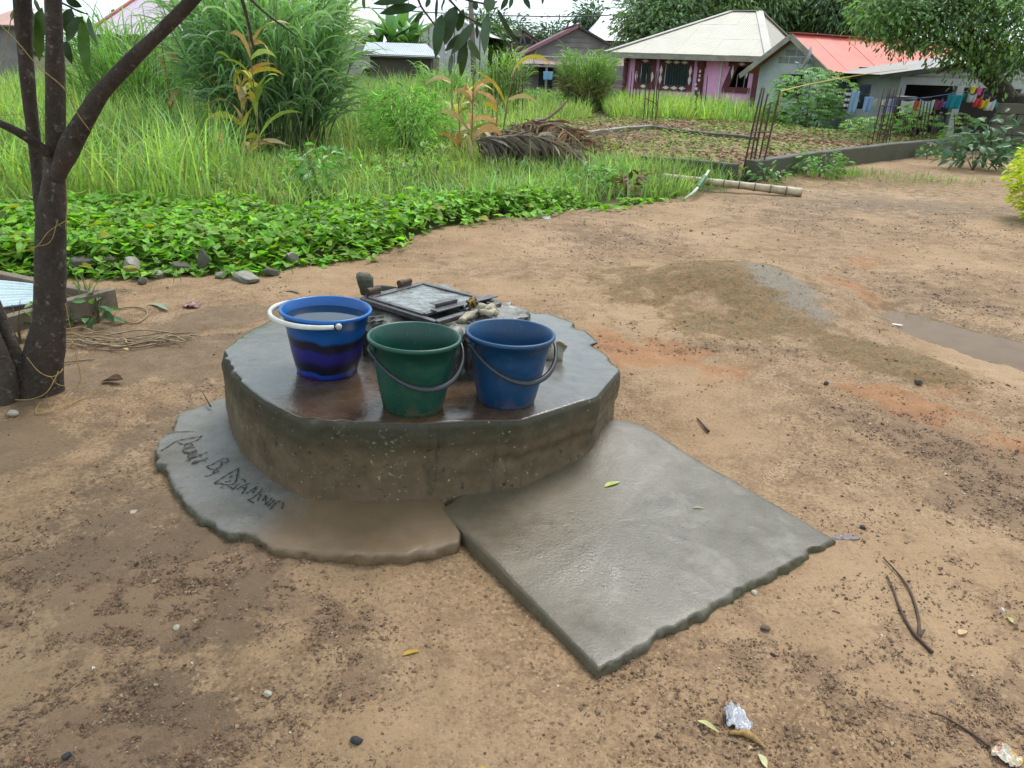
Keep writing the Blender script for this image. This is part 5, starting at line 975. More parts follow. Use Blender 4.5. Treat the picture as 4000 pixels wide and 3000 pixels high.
hb = gnd(2110, 600); br = empty('brush_heap', (hb[0], hb[1], 0)); tag(br, 'low heap of dead leaves and twigs under the palm fronds', 'brush heap'); n = 900
q = rng.normal(0, 1, (n, 3)) * (.85, .5, .0); P_ = q.copy(); P_[:, 2] = np.abs(rng.normal(0, .14, n)) * np.exp(-(q[:, 0] ** 2 + q[:, 1] ** 2) * .3) + .05
v, f, m = leaves(P_, rng.normal(0, 1, (n, 3)) * (1, 1, .4), rng.normal(0, .5, (n, 3)) + (0, 0, 1), rng.uniform(.1, .3, n), rng.uniform(.03, .09, n), 'lance'); stuff(fobj('dead_leaves', v, f, M_FROND, br, col=np.repeat(vary((.24, .15, .09), n, .08, .4), m, 0)))
tw2 = MB()
for k in range(190):
    b = rng.normal(0, 1, 3) * (.8, .5, 0) + (0, 0, rng.uniform(.05, .4)); d = nrm(rng.normal(0, 1, 3) * (1, .6, .35)) * rng.uniform(.2, .6); tw2.tube([b - d, b + (0, 0, .03), b + d], rng.uniform(.004, .012), 5)
stuff(tw2.build('twigs', plain('dead_twig', (.30, .22, .15), .85, .3, 15, 0), br))
M_DEADWOOD = plain('dead_wood', (.27, .20, .14), .85, .3, 12, .3)
def stick(name, pts, r, label, cat_='branch'):
    P_ = np.array([aty(a, b, Y) for a, b, Y in pts]); o = P_[0].copy(); ob = MB().tube(spline(P_, 16) - o, np.linspace(r, r * .8, 16), 8, .12).build(name, M_DEADWOOD, smooth=True); ob.location = tuple(o); return tag(ob, label, cat_)
stick('dead_branch', [(2080, 470, 15.2), (2130, 465, 15.2), (2180, 430, 15.2), (2212, 395, 15.2)], .028, 'crooked dead branch sticking up out of the frond heap'); stick('dead_branch', [(2110, 490, 14.8), (2180, 482, 14.8), (2240, 500, 14.8), (2258, 520, 14.8)], .014, 'thin arched dead branch over the frond heap')
stick('cut_stick', [(2170, 560, 14.6), (2250, 545, 14.6), (2318, 533, 14.6)], .022, 'straight cut stick poking out of the heap'); stick('bleached_stick', [(1998, 602, 13.4), (2025, 575, 13.4)], .05, 'pale bleached log end at the heap front', 'log')

# ------------------------------------------------------------------ foundation, rods, bamboo
M_FOUND = concrete('foundation_concrete', (.030, .029, .022), (.085, .079, .063), (.014, .015, .009), rough=(.6, .85), mossy=1)
def strip(pts, w, h, label, z0=-.1, name='foundation_wall', mat=None):
    P_ = np.array(pts, float); o = np.array([P_[0][0], P_[0][1], 0]); e = empty(name, o); tag(e, label, 'wall')
    for i in range(len(P_) - 1):
        a, b = P_[i], P_[i + 1]; d = nrm(b - a); s = np.array([-d[1], d[0]]); n = max(2, int(np.linalg.norm(b - a) / .12)); V = []
        for k in range(n + 1):
            c = a + (b - a) * k / n; hh = h + .03 * (fb2(c[0] * 2, c[1] * 2, 3, 71) - .5); j = .012 * (fb2(c[0] * 5, c[1] * 5, 2, 72) - .5)
            for (u, z) in ((-.5, z0), (-.5 - j, hh * .5), (-.48, hh - .015), (-.42, hh), (.42, hh + .004), (.5, hh - .02), (.5, z0)): V.append((*(c + s * w * u), z))
        V = np.array(V) - o; F = [tuple(q) for q in grid_faces(n + 1, 7)]; F += [tuple(range(7))[::-1], tuple(n * 7 + k for k in range(7))]
        MB().add(V, F).build('wall_run', mat or M_FOUND, e, smooth=False)
    return e
c0 = gnd(2905, 712)[:2]
strip([c0 + (.1, .12), gnd(3240, 655)[:2], gnd(3560, 612)[:2], gnd(3830, 585)[:2] + (.3, .3)], .17, .32, 'low dark mossy concrete foundation wall running back beside the yard')
strip([c0 + (-.12, .05), gnd(2700, 690)[:2], gnd(2500, 672)[:2]], .17, .26, 'short concrete foundation stub left of the leaning rods, half buried in grass')
g2 = lambda a, b: gnd(a, b, .2)[:2]
strip([g2(2300, 526), g2(2440, 508), g2(2545, 500)], .16, .27, 'thin concrete foundation strip in the garden beside the palm heap', .0, mat=M_PALEROCK); strip([g2(2560, 500), g2(2720, 520), g2(2960, 545)], .16, .25, 'thin concrete foundation strip crossing the garden towards the right', .0)

def cage(rods, Y, label, ties=(), r=.015):
    P0 = aty(rods[0][0][0], rods[0][0][1], Y); e = empty('rebar_cage', P0); tag(e, label, 'reinforcement', 'rusty starter rods on the foundation'); n = len(rods)
    for i, (b, t_) in enumerate(rods):
        y = Y + (.28 if i % 2 else 0); a, c = aty(*b, y), aty(*t_, y + .05); m_ = (a + c) / 2 + rng.normal(0, .012, 3); MB().tube(spline(np.array([a - (0, 0, .12), m_, c]), 8) - P0, r, 6).build('rod', M_RUST, e, smooth=True)
    for q in ties:
        pts = [np.array(rods[i][0]) * (1 - q) + np.array(rods[i][1]) * q for i in (0, n - 1)]; y = Y - .01
        L0, R0, R1, L1 = aty(*pts[0], y), aty(*pts[1], y), aty(*pts[1], y + .3), aty(*pts[0], y + .3); MB().tube(np.array([L0, R0, R1, L1, L0]) - P0, .012, 5).build('tie', M_RUST, e)
    return e
Z4 = lambda x, y: (3000 + .452 * x, .452 * y)
Z3 = lambda x, y: (2000 + .452 * x, .452 * y)
cage([((2893, 705), (2977, 341)), ((2915, 712), (2986, 343)), ((2932, 715), (2999, 366)), ((2946, 705), (3012, 398)), ((2968, 690), (3047, 353))], 12.6, 'tall rusty rods leaning together at the foundation corner by the bamboo', (.02, .52), .015)
cage([(Z3(1130, 1100), Z3(1163, 640)), (Z3(1165, 1105), Z3(1204, 626)), (Z3(1205, 1110), Z3(1250, 615)), (Z3(1240, 1105), Z3(1256, 616)), (Z3(1243, 1100), Z3(1275, 740))], 22.5, 'group of rusty rods in the garden before the small pink house window', (.55,))
cage([(Z3(1003, 960), Z3(1037, 610)), (Z3(1040, 890), Z3(1064, 612)), (Z3(1068, 900), Z3(1077, 626)), (Z3(1098, 930), Z3(1110, 640))], 26.5, 'thin rusty rods in the weeds at the left corner of the pink house', ())
cage([(Z3(1553, 1035), Z3(1600, 780)), (Z3(1585, 1000), Z3(1612, 770)), (Z3(1620, 1015), Z3(1661, 640)), (Z3(1655, 975), Z3(1691, 645))], 26.0, 'rusty rods in the weeds before the flaking red column', ())
cage([(Z4(880, 1310), Z4(1005, 757)), (Z4(910, 1322), Z4(1050, 762)), (Z4(935, 1312), Z4(1065, 756)), (Z4(975, 1305), Z4(1096, 768)), (Z4(1000, 1322), Z4(1118, 755)), (Z4(1030, 1328), Z4(1156, 760))], 18.0, 'six leaning rusty rods on the foundation wall in front of the washing', (.03, .72))
cage([(Z4(1248, 1290), Z4(1332, 858)), (Z4(1285, 1295), Z4(1356, 862)), (Z4(1320, 1290), Z4(1386, 862)), (Z4(1355, 1295), Z4(1412, 866)), (Z4(1388, 1290), Z4(1452, 872))], 19.6, 'upright rusty rod cage next to the broad dark shrub and washing', (.2, .5))
cage([((2005, 470), (2008, 285)), ((2013, 460), (2018, 287)), ((2022, 470), (2030, 287)), ((2040, 470), (2043, 286))], 24.0, 'straight dark rods standing right of the thin reedy grass', ()); cage([((1920, 420), (1922, 262)), ((1932, 415), (1936, 258)), ((1948, 420), (1953, 250))], 27.0, 'dark rods standing half inside the thin reedy grass', ()); cage([((1583, 420), (1585, 282)), ((1592, 415), (1596, 280)), ((1604, 420), (1608, 284))], 27.0, 'distant rods before the low tin shed', ())

def bamboo():
    a, b = gnd(3132, 752, .06), gnd(2590, 688, .16); e = empty('bamboo_pole', a); tag(e, 'pale bamboo pole lying on the yard edge with its cut end on the dirt', 'bamboo pole'); L = np.linalg.norm(b - a); n = 9; q = np.linspace(0, 1, n + 1)
    m_ = NT('dry_bamboo'); p = m_.pos((1, 1, 1)); m_.base(m_.mix(m_.mr(m_.noise(p, 9, 4), .35, .7), (.46, .38, .25), (.22, .16, .09))); m_.rough(.55); m_.bump(m_.noise(p, 60, 3), .1, .003)
    for i in range(n):
        c0_, c1_ = a + (b - a) * q[i], a + (b - a) * q[i + 1]; r0 = .062 - .022 * q[i]; d = nrm(b - a)
        MB().tube(np.array([c0_, c0_ + d * .02, (c0_ + c1_) / 2, c1_ - d * .03, c1_]) - a, [r0 * 1.1, r0, r0 * .95, r0 * .96, r0 * 1.08], 14).build('culm_segment', m_.m, e, smooth=True)
    for i in range(1, n): MB().tube(np.array([a + (b - a) * (q[i] - .003), a + (b - a) * (q[i] + .003)]) - a, (.062 - .022 * q[i]) * 1.13, 14).build('node', plain('bamboo_node', (.10, .07, .04), .7, .2, 20, 0), e)
bamboo()
P_ = np.array([gnd(2672, 778, .03), gnd(2715, 745, .12), gnd(2748, 700, .20), gnd(2768, 668, .26)]); pe = empty('painted_stick', P_[0]); tag(pe, 'white stick wrapped with green tape lying across the bamboo pole', 'stick'); Q = spline(P_, 20) - P_[0]
MB().tube(Q[:9], np.linspace(.014, .02, 9), 8).build('shaft', plain('white_painted_wood', (.55, .53, .45), .6, .3, 20, .1), pe, smooth=True); MB().tube(Q[8:15], .028, 10, .1).build('tape', plain('green_tape', (.03, .16, .07), .4, .3, 30, .1), pe, smooth=True); MB().tube(Q[14:], .02, 8).build('shaft', plain('white_painted_wood', (.55, .53, .45)), pe, smooth=True)

# garden plot litter and seedlings
x, y = scatter(26000, .2, 11, 12.5, 24.6, lambda x, y: (polyd(x, y, GARDEN) > .15) * .62); n = len(x); gm = fb2(x * .7, y * .7, 3, 81); az_ = rng.random(n) * 6.3
green = rng.random(n) < sst(.44, .56, gm) * .65
v, f, m = leaves(np.stack([x, y, gz(x, y) + .015 + .05 * green * rng.random(n)], -1), np.stack([np.cos(az_), np.sin(az_), rng.normal(.05, .2, n)], -1), rng.normal(0, .3, (n, 3)) + (0, 0, 1), np.where(green, rng.uniform(.07, .14, n), rng.uniform(.06, .16, n)), np.where(green, .07, .035), 'rhomb')
cc = np.where(green[:, None], vary((.19, .27, .06), n, .08, .25), vary((.17, .10, .06), n, .08, .35)); o = fobj('garden_litter', v, f, M_DRY, col=np.repeat(cc, m, 0)); stuff(o); tag(o, 'dead leaves and small pale seedlings covering the brown garden plot', 'leaf litter')

# ------------------------------------------------------------------ buildings
class Bld:
    def __init__(s, name, label, p0, psi, cat_='house'):
        s.e = empty(name, p0, psi); tag(s.e, label, cat_); s.p0 = np.array(p0, float); s.x = np.array([math.cos(psi), math.sin(psi), 0]); s.y = np.array([-math.sin(psi), math.cos(psi), 0])
    def loc(s, P): d = np.asarray(P) - s.p0; return np.array([d @ s.x, d @ s.y, d[2]])
    def ay(s, px, py, yl=0.0): return s.loc(onplane(px, py, s.p0 + s.y * yl, s.y))
    def ax(s, px, py, xl=0.0): return s.loc(onplane(px, py, s.p0 + s.x * xl, s.x))
    def wall(s, u0, u1, z0, z1, mat, ops=(), y0=0.0, th=.15, name='wall', along='x'):
        b = MB(); put = (lambda a, c, d, f: b.b2((a, y0, d), (c, y0 + th, f))) if along == 'x' else (lambda a, c, d, f: b.b2((y0, a, d), (y0 + th, c, f))); u = u0
        for (a, c, d, f) in sorted(ops):
            if a > u: put(u, a, z0, z1)
            if d > z0: put(a, c, z0, d)
            if f < z1: put(a, c, f, z1)
            u = c
        if u < u1: put(u, u1, z0, z1)
        return b.build(name, mat, s.e)
    def box(s, name, lo, hi, mat, parent=None, bevel=0): return MB().b2(np.minimum(lo, hi), np.maximum(lo, hi)).build(name, mat, parent or s.e, bevel=bevel)
def clip(poly, a, b, c):                   # keep a*x+b*y<=c
    out = []; n = len(poly)
    for i in range(n):
        p, q = poly[i], poly[(i + 1) % n]; dp, dq = a * p[0] + b * p[1] - c, a * q[0] + b * q[1] - c
        if dp <= 0: out.append(p)
        if dp * dq < 0: k = dp / (dp - dq); out.append((p[0] + (q[0] - p[0]) * k, p[1] + (q[1] - p[1]) * k))
    return out
def roof_face(parent, P, cols, rows, mat, name='roof_sheet', th=.012, lap=.006):
    """splits a roof plane into its sheets; P[0]->P[1] is the eave"""
    P = np.array(P, float); u = nrm(P[1] - P[0]); nv = nrm(np.cross(u, P[2] - P[0])); v = np.cross(nv, u)
    if nv[2] < 0: nv = -nv
    pl2 = [((q - P[0]) @ u, (q - P[0]) @ v) for q in P]; U = [a for a, b in pl2]; W = [b for a, b in pl2]
    for i in range(cols):
        for j in range(rows):
            a0, a1 = min(U) + (max(U) - min(U)) * i / cols, min(U) + (max(U) - min(U)) * (i + 1) / cols; b0, b1 = min(W) + (max(W) - min(W)) * j / rows, min(W) + (max(W) - min(W)) * (j + 1) / rows
            c = clip(clip(clip(clip(pl2, 1, 0, a1), -1, 0, -a0), 0, 1, b1), 0, -1, -b0)
            if len(c) < 3: continue
            off = lap * (1 + (i % 2) + .6 * j) + rng.uniform(0, .004); tl = rng.normal(0, .002)
            top = [P[0] + u * a + v * b + nv * (off + th + tl * (a - a0)) for a, b in c]; bot = [q - nv * th for q in top]; n = len(c)
            MB().add(bot + top, [tuple(range(n))[::-1], tuple(range(n, 2 * n))] + [(k, (k + 1) % n, n + (k + 1) % n, n + k) for k in range(n)]).build(name, mat, parent)
def corr(name, c, d, rough=.5, pitch=.09, rust=None, metal=.0, amt=.5, var=.2):
    t = NT(name); p = t.pos(obj=True); X = t.xyz(p); ph = t.math('ADD', t.math('MULTIPLY', X[0], d[0] * 2 * PI / pitch), t.math('MULTIPLY', X[1], d[1] * 2 * PI / pitch)); wv = t.math('SINE', ph)
    a = t.noise(p, .9, 4, .6); b = t.noise(p, 6, 4, .65); cc = t.mix(t.mr(a, .3, .7), tuple(x * (1 - var) for x in c), tuple(min(1, x * (1 + var * .6)) for x in c)); cc = t.mix(t.mr(b, .5, .75, 0, .35), cc, tuple(x * .6 for x in c))
    if rust: cc = t.mix(t.mr(t.noise(p, 1.6, 4, .6, .5), .5, .66, 0, amt), cc, rust)
    t.base(cc); t.rough(rough); t.p.inputs['Metallic'].default_value = metal; t.bump(wv, .45, .02); return t.m
M_PINK = plain('pink_paint', (.90, .43, .72), .75, .18, 1.2, .1, .01); M_DRED = plain('dark_red_paint', (.14, .022, .03), .6, .35, 4, .1); M_WHT = plain('white_diamond', (.72, .70, .67), .7, .1, 5, 0); M_DARKROOM = plain('dark_interior', (.012, .017, .022), .6, .3, 2, 0); M_GREYW = plain('grey_render', (.42, .43, .43), .85, .2, 1.0, .2, .01); M_FASCIA = plain('weathered_fascia', (.30, .27, .22), .8, .3, 3, .2)
M_BLOCK = plain('sandcrete_block', (.25, .22, .205), .9, .25, 1.6, .3, .01)

# pink house
psi = math.radians(-28); corner = aty(2952, 300, 33.5); xdir = np.array([math.cos(psi), math.sin(psi), 0])
Ls = [L for L in np.arange(3, 14, .02) if proj(corner - xdir * L)[0] <= 2448][0]; p0 = corner - xdir * Ls; p0[2] = -.9
H = Bld('pink_house', 'pink bungalow with dark red window frames, white diamonds and a cream hipped metal roof', p0, psi); L = Ls; D = 9.0
def rect(px0, py0, px1, py1): a, b = H.ay(px0, py0), H.ay(px1, py1); return (min(a[0], b[0]), max(a[0], b[0]), min(a[2], b[2]), max(a[2], b[2]))
ztop = H.ay(2700, 222)[2] + .05
w1, w2, w3 = rect(2502, 248, 2538, 327), rect(2597, 252, 2683, 335), rect(2856, 260, 2950, 345); w3 = (w3[0], L - .28, w3[2], w3[3])
H.wall(0, L, -.3, ztop, M_PINK, (w1, w2, w3)); H.wall(0, D, -.3, ztop, M_PINK, (), -.0, .15, 'side_wall', 'y'); H.wall(.16, D, -.3, ztop, M_PINK, ((1.0, 3.0, w3[2], w3[3]),), L - .15, .15, 'side_wall', 'y')
H.box('back_wall', (.16, D - .2, -.3), (L - .16, D, ztop), M_PINK); H.box('partition', (.16, 1.8, -.3), (L - .16, 1.9, ztop), M_DARKROOM); H.box('ceiling', (.16, .16, ztop - .05), (L - .16, D - .21, ztop - .01), M_DARKROOM)
def winframe(r, n_d, fw_, bars=7):
    a, b, c, d = r; g = H.box('window', (a - fw_, -.07, c - fw_), (a, .02, d + fw_), M_DRED)
    for lo, hi in (((b, -.07, c - fw_), (b + fw_, .02, d + fw_)), ((a, -.07, d), (b, .02, d + fw_)), ((a, -.07, c - fw_), (b, .02, c))): H.box('frame', lo, hi, M_DRED, g)
    H.box('pane', (a, .05, c), (b, .07, d), plain('window_glass', (.02, .04, .05), .15, .2, 2, 0), g)
    for i in range(bars): x = a + (b - a) * (i + .5) / bars; H.box('bar', (x - .012, .0, c), (x + .012, .025, d), M_WHT if i == 0 else plain('iron_bar', (.03, .05, .05), .5, .2, 5, 0), g)
    dm = []
    for i in range(n_d): dm += [(a + (b - a) * (i + .5) / n_d, d + fw_ / 2, .16, .075), (a + (b - a) * (i + .5) / n_d, c - fw_ / 2, .16, .075)]
    for zz in ((c + (d - c) * .28, c + (d - c) * .72) if n_d > 1 else (c + (d - c) * .35,)): dm += [(a - fw_ / 2, zz, .07, .22), (b + fw_ / 2, zz, .07, .22)]
    for x, z_, ww, hh in dm: MB().add([(x - ww, -.075, z_), (x, -.075, z_ - hh), (x + ww, -.075, z_), (x, -.075, z_ + hh), (x - ww, -.1, z_), (x, -.1, z_ - hh), (x + ww, -.1, z_), (x, -.1, z_ + hh)], [(4, 5, 6, 7), (0, 1, 5, 4), (1, 2, 6, 5), (2, 3, 7, 6), (3, 0, 4, 7)]).build('diamond', M_WHT, g)
winframe(w1, 1, .22, 4); winframe(w2, 3, .22, 9)
a, b, c, d = w3; g = H.box('veranda_opening', (a - .25, -.07, c - .2), (b + .1, .02, c), M_DRED); H.box('lintel', (a - .1, -.07, d), (b + .1, .02, d + .22), M_DRED, g)
for x0, x1, sgn in ((a, a + .22, 1),): MB().add([(x0 - .25 * sgn, -.06, c), (x0 + .02 * sgn, -.06, c), (x1 + .05 * sgn, -.06, d), (x1 - .22 * sgn, -.06, d), (x0 - .25 * sgn, .1, c), (x0 + .02 * sgn, .1, c), (x1 + .05 * sgn, .1, d), (x1 - .22 * sgn, .1, d)], [(0, 1, 2, 3), (4, 5, 6, 7), (0, 1, 5, 4), (1, 2, 6, 5), (2, 3, 7, 6), (3, 0, 4, 7)]).build('bracket', M_DRED, g)
for x_, z_, ww, hh in ((a + .45, d + .11, .16, .07), (a + 1.05, d + .11, .16, .07), (a + .1, (c + d) / 2 + .2, .06, .28), (b - .08, (c + d) / 2 + .2, .06, .26)): MB().add([(x_ - ww, -.09, z_), (x_, -.09, z_ - hh), (x_ + ww, -.09, z_), (x_, -.09, z_ + hh)], [(0, 1, 2, 3)]).build('diamond', M_WHT, g)
for k in range(5): H.box('baluster', (a + .3 + k * .3, .02, c), (a + .33 + k * .3, .05, c + .5), plain('pale_baluster', (.3, .28, .26), .6, .2, 4, 0), g)
def column(px, py0, py1, r, nm='column'):
    q = H.ay(px, py0); z1_ = H.ay(px, py1)[2]; o = MB().lathe([(r * 1.25, -.3), (r * 1.25, .5), (r, .55), (r, z1_ - .25), (r * 1.2, z1_ - .2), (r * 1.2, z1_)], 16, (q[0], -.05, 0)).build(nm, M_DRED, H.e, smooth=False); return o, q
o, q = column(2732, 340, 240, .15)
for k in range(9): zz = 1.0 + .17 * k; MB().box((q[0] + rng.normal(0, .05), -.215, zz), (.03 + .03 * rng.random(), .012, .05)).build('flake', M_WHT, o)
column(2958, 330, 225, .2); column(2440, 330, 222, .10)
H.box('downpipe', (H.ay(2812, 300)[0], -.08, -.3), (H.ay(2812, 300)[0] + .06, -.02, ztop), M_WHT)
ze = ztop + .02; rl, rr_ = H.ay(2859, 46, D / 2), H.ay(2966, 46, D / 2); rl[0] = min(rl[0], rr_[0] - .8); zr = rl[2]
RC = corr('cream_roof_x', (.44, .40, .325), (1, 0), .55, .09, var=.12); RCy = corr('cream_roof_y', (.44, .40, .325), (0, 1), .55, .09, var=.12)
e0, e1, e2, e3 = np.array([-.75, -.75, ze]), np.array([L + .55, -.75, ze]), np.array([L + .55, D + .6, ze]), np.array([-.75, D + .6, ze]); r0_, r1_ = np.array([rl[0], D / 2, zr]), np.array([rr_[0], D / 2, zr])
roof = MB()
for a_, b_ in ((e0, r0_), (e1, r1_), (r0_, r1_), (e2, r1_), (e3, r0_)): roof.bar(a_ + (0, 0, .045), b_ + (0, 0, .045), .32, .03)
roof = roof.build('roof', corr('ridge_cap', (.44, .41, .36), (.7, .7), .6, .12), H.e)
roof_face(roof, [e0, e1, r1_, r0_], 9, 3, RC); roof_face(roof, [e1, e2, r1_], 9, 3, RCy); roof_face(roof, [e2, e3, r0_, r1_], 4, 1, RC); roof_face(roof, [e3, e0, r0_], 4, 1, RCy)
for a_, b_ in ((e0, e1), (e1, e2), (e3, e0)): MB().bar(a_ - (0, 0, .1), b_ - (0, 0, .1), .03, .2).build('fascia', M_FASCIA, H.e)

# grey house with red roof
psi = math.radians(33); p0 = aty(3233, 300, 27.0); p0[2] = -1.0
G_ = Bld('grey_house', 'grey rendered house with a faded red metal roof and satellite dish', p0, psi); gl = G_.ax(2972, 240)[1]; ap = G_.ax(3105, 148); zE = G_.ax(3233, 268)[2]
LL = 9.5; G_.wall(0, LL, -.2, zE, M_GREYW, ((1.55, 2.35, -.1, G_.ay(3320, 312)[2]),), 0, .15)
wz0, wz1 = G_.ax(3105, 322)[2], G_.ax(3105, 290)[2]; wa, wb = sorted((G_.ax(3068, 300)[1], G_.ax(3142, 300)[1]))
G_.wall(.15, gl, -.2, zE, M_GREYW, ((wa, wb, wz0 - .5, wz1),), 0, .15, 'gable_wall', 'y')
MB().add([(0, 0, zE), (0, gl, zE), (0, gl / 2, ap[2]), (.15, 0, zE), (.15, gl, zE), (.15, gl / 2, ap[2])], [(0, 1, 2), (3, 5, 4), (0, 3, 4, 1), (1, 4, 5, 2), (2, 5, 3, 0)]).build('gable', M_GREYW, G_.e)
for k in range(5): u, zz = gl / 2 + (k % 3 - 1) * .46 + .2 * (k // 3), zE + .12 + .24 * (k // 3); MB().b2((-.006, u - .22, zz), (-.001, u + .2, zz + .2)).build('block', plain('bare_block', (.25, .24, .23), .9, .25, 3, .2), G_.e)
gw = MB().b2((.02, wa, wz0 - .5), (.05, wb, wz1)).build('window', M_DARKROOM, G_.e); MB().b2((-.07, wa - .12, wz1), (.0, wb + .12, wz1 + .1)).build('lintel', M_GREYW, gw)
for k in range(8): u = wa + (wb - wa) * (k + .5) / 8; MB().b2((-.02, u - .015, wz0 - .5), (.0, u + .015, wz1)).build('bar', plain('brown_grille', (.10, .05, .03), .6, .2, 5, 0), gw)
MB().b2((1.55, .05, -.1), (2.35, .09, G_.ay(3320, 312)[2])).build('door', plain('dark_door', (.03, .028, .025), .6, .3, 2, .1), G_.e)
ov, oe = .35, .55; sl = (ap[2] - zE) / (gl / 2); zr = ap[2] + .10; eF, eB = -oe, gl + oe; zF = zr - sl * (gl / 2 + oe)
roof = MB().bar((-ov, gl / 2, zr + .05), (LL + ov, gl / 2, zr + .05), .34, .03).build('roof', plain('red_ridge', (.34, .085, .07), .6, .3, 1, .1), G_.e); RR = corr('red_roof', (.68, .165, .115), (1, 0), .45, .1, var=.12, rust=(.40, .09, .07), amt=.35)
roof_face(roof, [(-ov, eF, zF), (LL + ov, eF, zF), (LL + ov, gl / 2, zr), (-ov, gl / 2, zr)], 11, 1, RR, lap=.012); roof_face(roof, [(-ov, eB, zF), (LL + ov, eB, zF), (LL + ov, gl / 2, zr), (-ov, gl / 2, zr)], 6, 1, RR)
for yy_ in (eF, eB): MB().bar((-ov - .02, yy_, zF - .09), (-ov - .02, gl / 2, zr - .07), .04, .18).build('bargeboard', M_FASCIA, G_.e)
MB().bar((-ov, eF + .02, zF - .1), (LL + ov, eF + .02, zF - .1), .03, .14).build('fascia', plain('dark_fascia', (.08, .07, .06), .8, .3, 2, .1), G_.e)
# satellite dish on a bracket
dc = onplane(3165, 225, p0 + G_.x * -.45, G_.x); dish = empty('satellite_dish', dc); tag(dish, 'grey satellite dish seen edge-on, fixed under the gable of the grey house', 'satellite dish')
ax_ = nrm(np.array([-.90, .26, .22])); s1 = nrm(np.cross(ax_, (0, 0, 1))); s2 = np.cross(s1, ax_); V = [ax_ * 0]; F = []; NR = 28
for i in range(1, 5):
    r = .36 * i / 4; V += [(s1 * math.cos(a) * r + s2 * math.sin(a) * r * 1.05) + ax_ * (.11 * (i / 4) ** 2) for a in np.linspace(0, 2 * PI, NR, endpoint=False)]
for k in range(NR): F.append((0, 1 + k, 1 + (k + 1) % NR))
for i in range(3):
    for k in range(NR): F.append((1 + i * NR + k, 1 + (i + 1) * NR + k, 1 + (i + 1) * NR + (k + 1) % NR, 1 + i * NR + (k + 1) % NR))
M_DISH = plain('dish_grey', (.42, .43, .44), .5, .15, 4, 0); o = MB().add(V, F).build('reflector', M_DISH, dish, smooth=True); sm = o.modifiers.new('thickness', 'SOLIDIFY'); sm.thickness = .012
foc = onplane(3112, 246, p0 + G_.x * -.8, G_.x) - dc; MB().tube([s2 * -.36 + ax_ * .1, (s2 * -.42 + foc) / 2 + s2 * -.05, foc], .016, 8).build('feed_arm', M_DISH, dish); MB().tube([foc - ax_ * .05, foc + ax_ * .06], .035, 10).build('feed_horn', M_DISH, dish)
br_ = onplane(3205, 238, p0 + G_.x * -.05, G_.x) - dc; MB().tube(spline(np.array([(0, 0, 0), (br_ * .45 + (0, 0, -.14)), br_]), 10), .025, 8).build('mount', M_DISH, dish, smooth=True)

# open-fronted grey building
psi = math.radians(4); p0 = aty(3515, 330, 24.3); p0[2] = -1.0
U = Bld('grey_outbuilding', 'long grey rendered building with two wide dark openings behind the washing lines', p0, psi, 'building'); o1a, o1b, o1z = U.ay(3541, 331)[0], U.ay(3741, 340)[0], U.ay(3640, 333)[2]; o2a, o2b, o2z = U.ay(3768, 341)[0], U.ay(3992, 348)[0], U.ay(3880, 345)[2]; UL = U.ay(4500, 300)[0]; uz0, uz1 = U.ay(3515, 300)[2], U.ay(4500, 160)[2]
U.wall(0, UL, -.3, max(o1z, o2z) + .25, M_GREYW, ((o1a, o1b, .35, o1z), (o2a, o2b, .35, o2z)), 0, .2); zt_ = max(o1z, o2z) + .25
MB().add([(0, 0, zt_), (UL, 0, zt_), (UL, 0, uz1), (0, 0, uz0), (0, .2, zt_), (UL, .2, zt_), (UL, .2, uz1), (0, .2, uz0)], [(0, 1, 2, 3), (7, 6, 5, 4), (3, 2, 6, 7), (1, 5, 6, 2), (0, 3, 7, 4)]).build('upper_wall', M_GREYW, U.e)
M_ROOM = plain('shaded_room', (.12, .12, .115), .9, .2, 1, 0)
U.wall(.2, 4.0, -.3, uz0, M_GREYW, (), 0, .2, 'side_wall', 'y'); U.box('back_wall', (.2, 3.0, -.3), (UL, 3.15, zt_ + .2), M_ROOM); U.box('floor_slab', (.2, .2, -.25), (UL, 3.0, -.1), M_ROOM); U.box('partition', ((o1b + o2a) / 2 - .08, .2, -.1), ((o1b + o2a) / 2 + .08, 3.0, zt_), M_ROOM)
ru, rv = U.ay(3438, 294, -.3), U.ay(4520, 150, -.3); roof = MB().bar((ru[0], -.32, ru[2] - .05), (rv[0], -.32, rv[2] - .05), .05, .10).build('roof', plain('dark_tin_edge', (.05, .048, .045), .6, .3, 2, .1), U.e)
roof_face(roof, [(ru[0], -.35, ru[2]), (rv[0], -.35, rv[2]), (rv[0], 3.3, rv[2]), (ru[0], 3.3, ru[2])], 8, 1, corr('old_tin', (.16, .15, .14), (0, 1), .5, .1, rust=(.12, .06, .035)))

# block wall on the right
p0 = gnd(3862, 596); psi = math.radians(6); wl = empty('block_wall', p0, psi); tag(wl, 'low dark wall of stacked unplastered concrete blocks at the yard corner', 'wall'); bw, bh = .45, .232
bmat = concrete('dark_block', (.045, .043, .037), (.095, .09, .08), (.025, .026, .018), rough=(.7, .9), mossy=1, sc=1.5); me0 = None
for r in range(5):
    for k in range(6):
        x = k * bw + (.225 if r % 2 else 0) + (.0 if r % 2 == 0 else -.225 * (k > 99)); 
        if r == 4 and k == 0: x += .04
        b = MB().box((x + bw / 2 - (.2 if r % 2 else 0) + rng.normal(0, .006), .1 + rng.normal(0, .008), -.06 + bh * (r + .5)), (bw / 2 - .008, .095, bh / 2 - .007)).build('block', bmat, wl, bevel=.008)

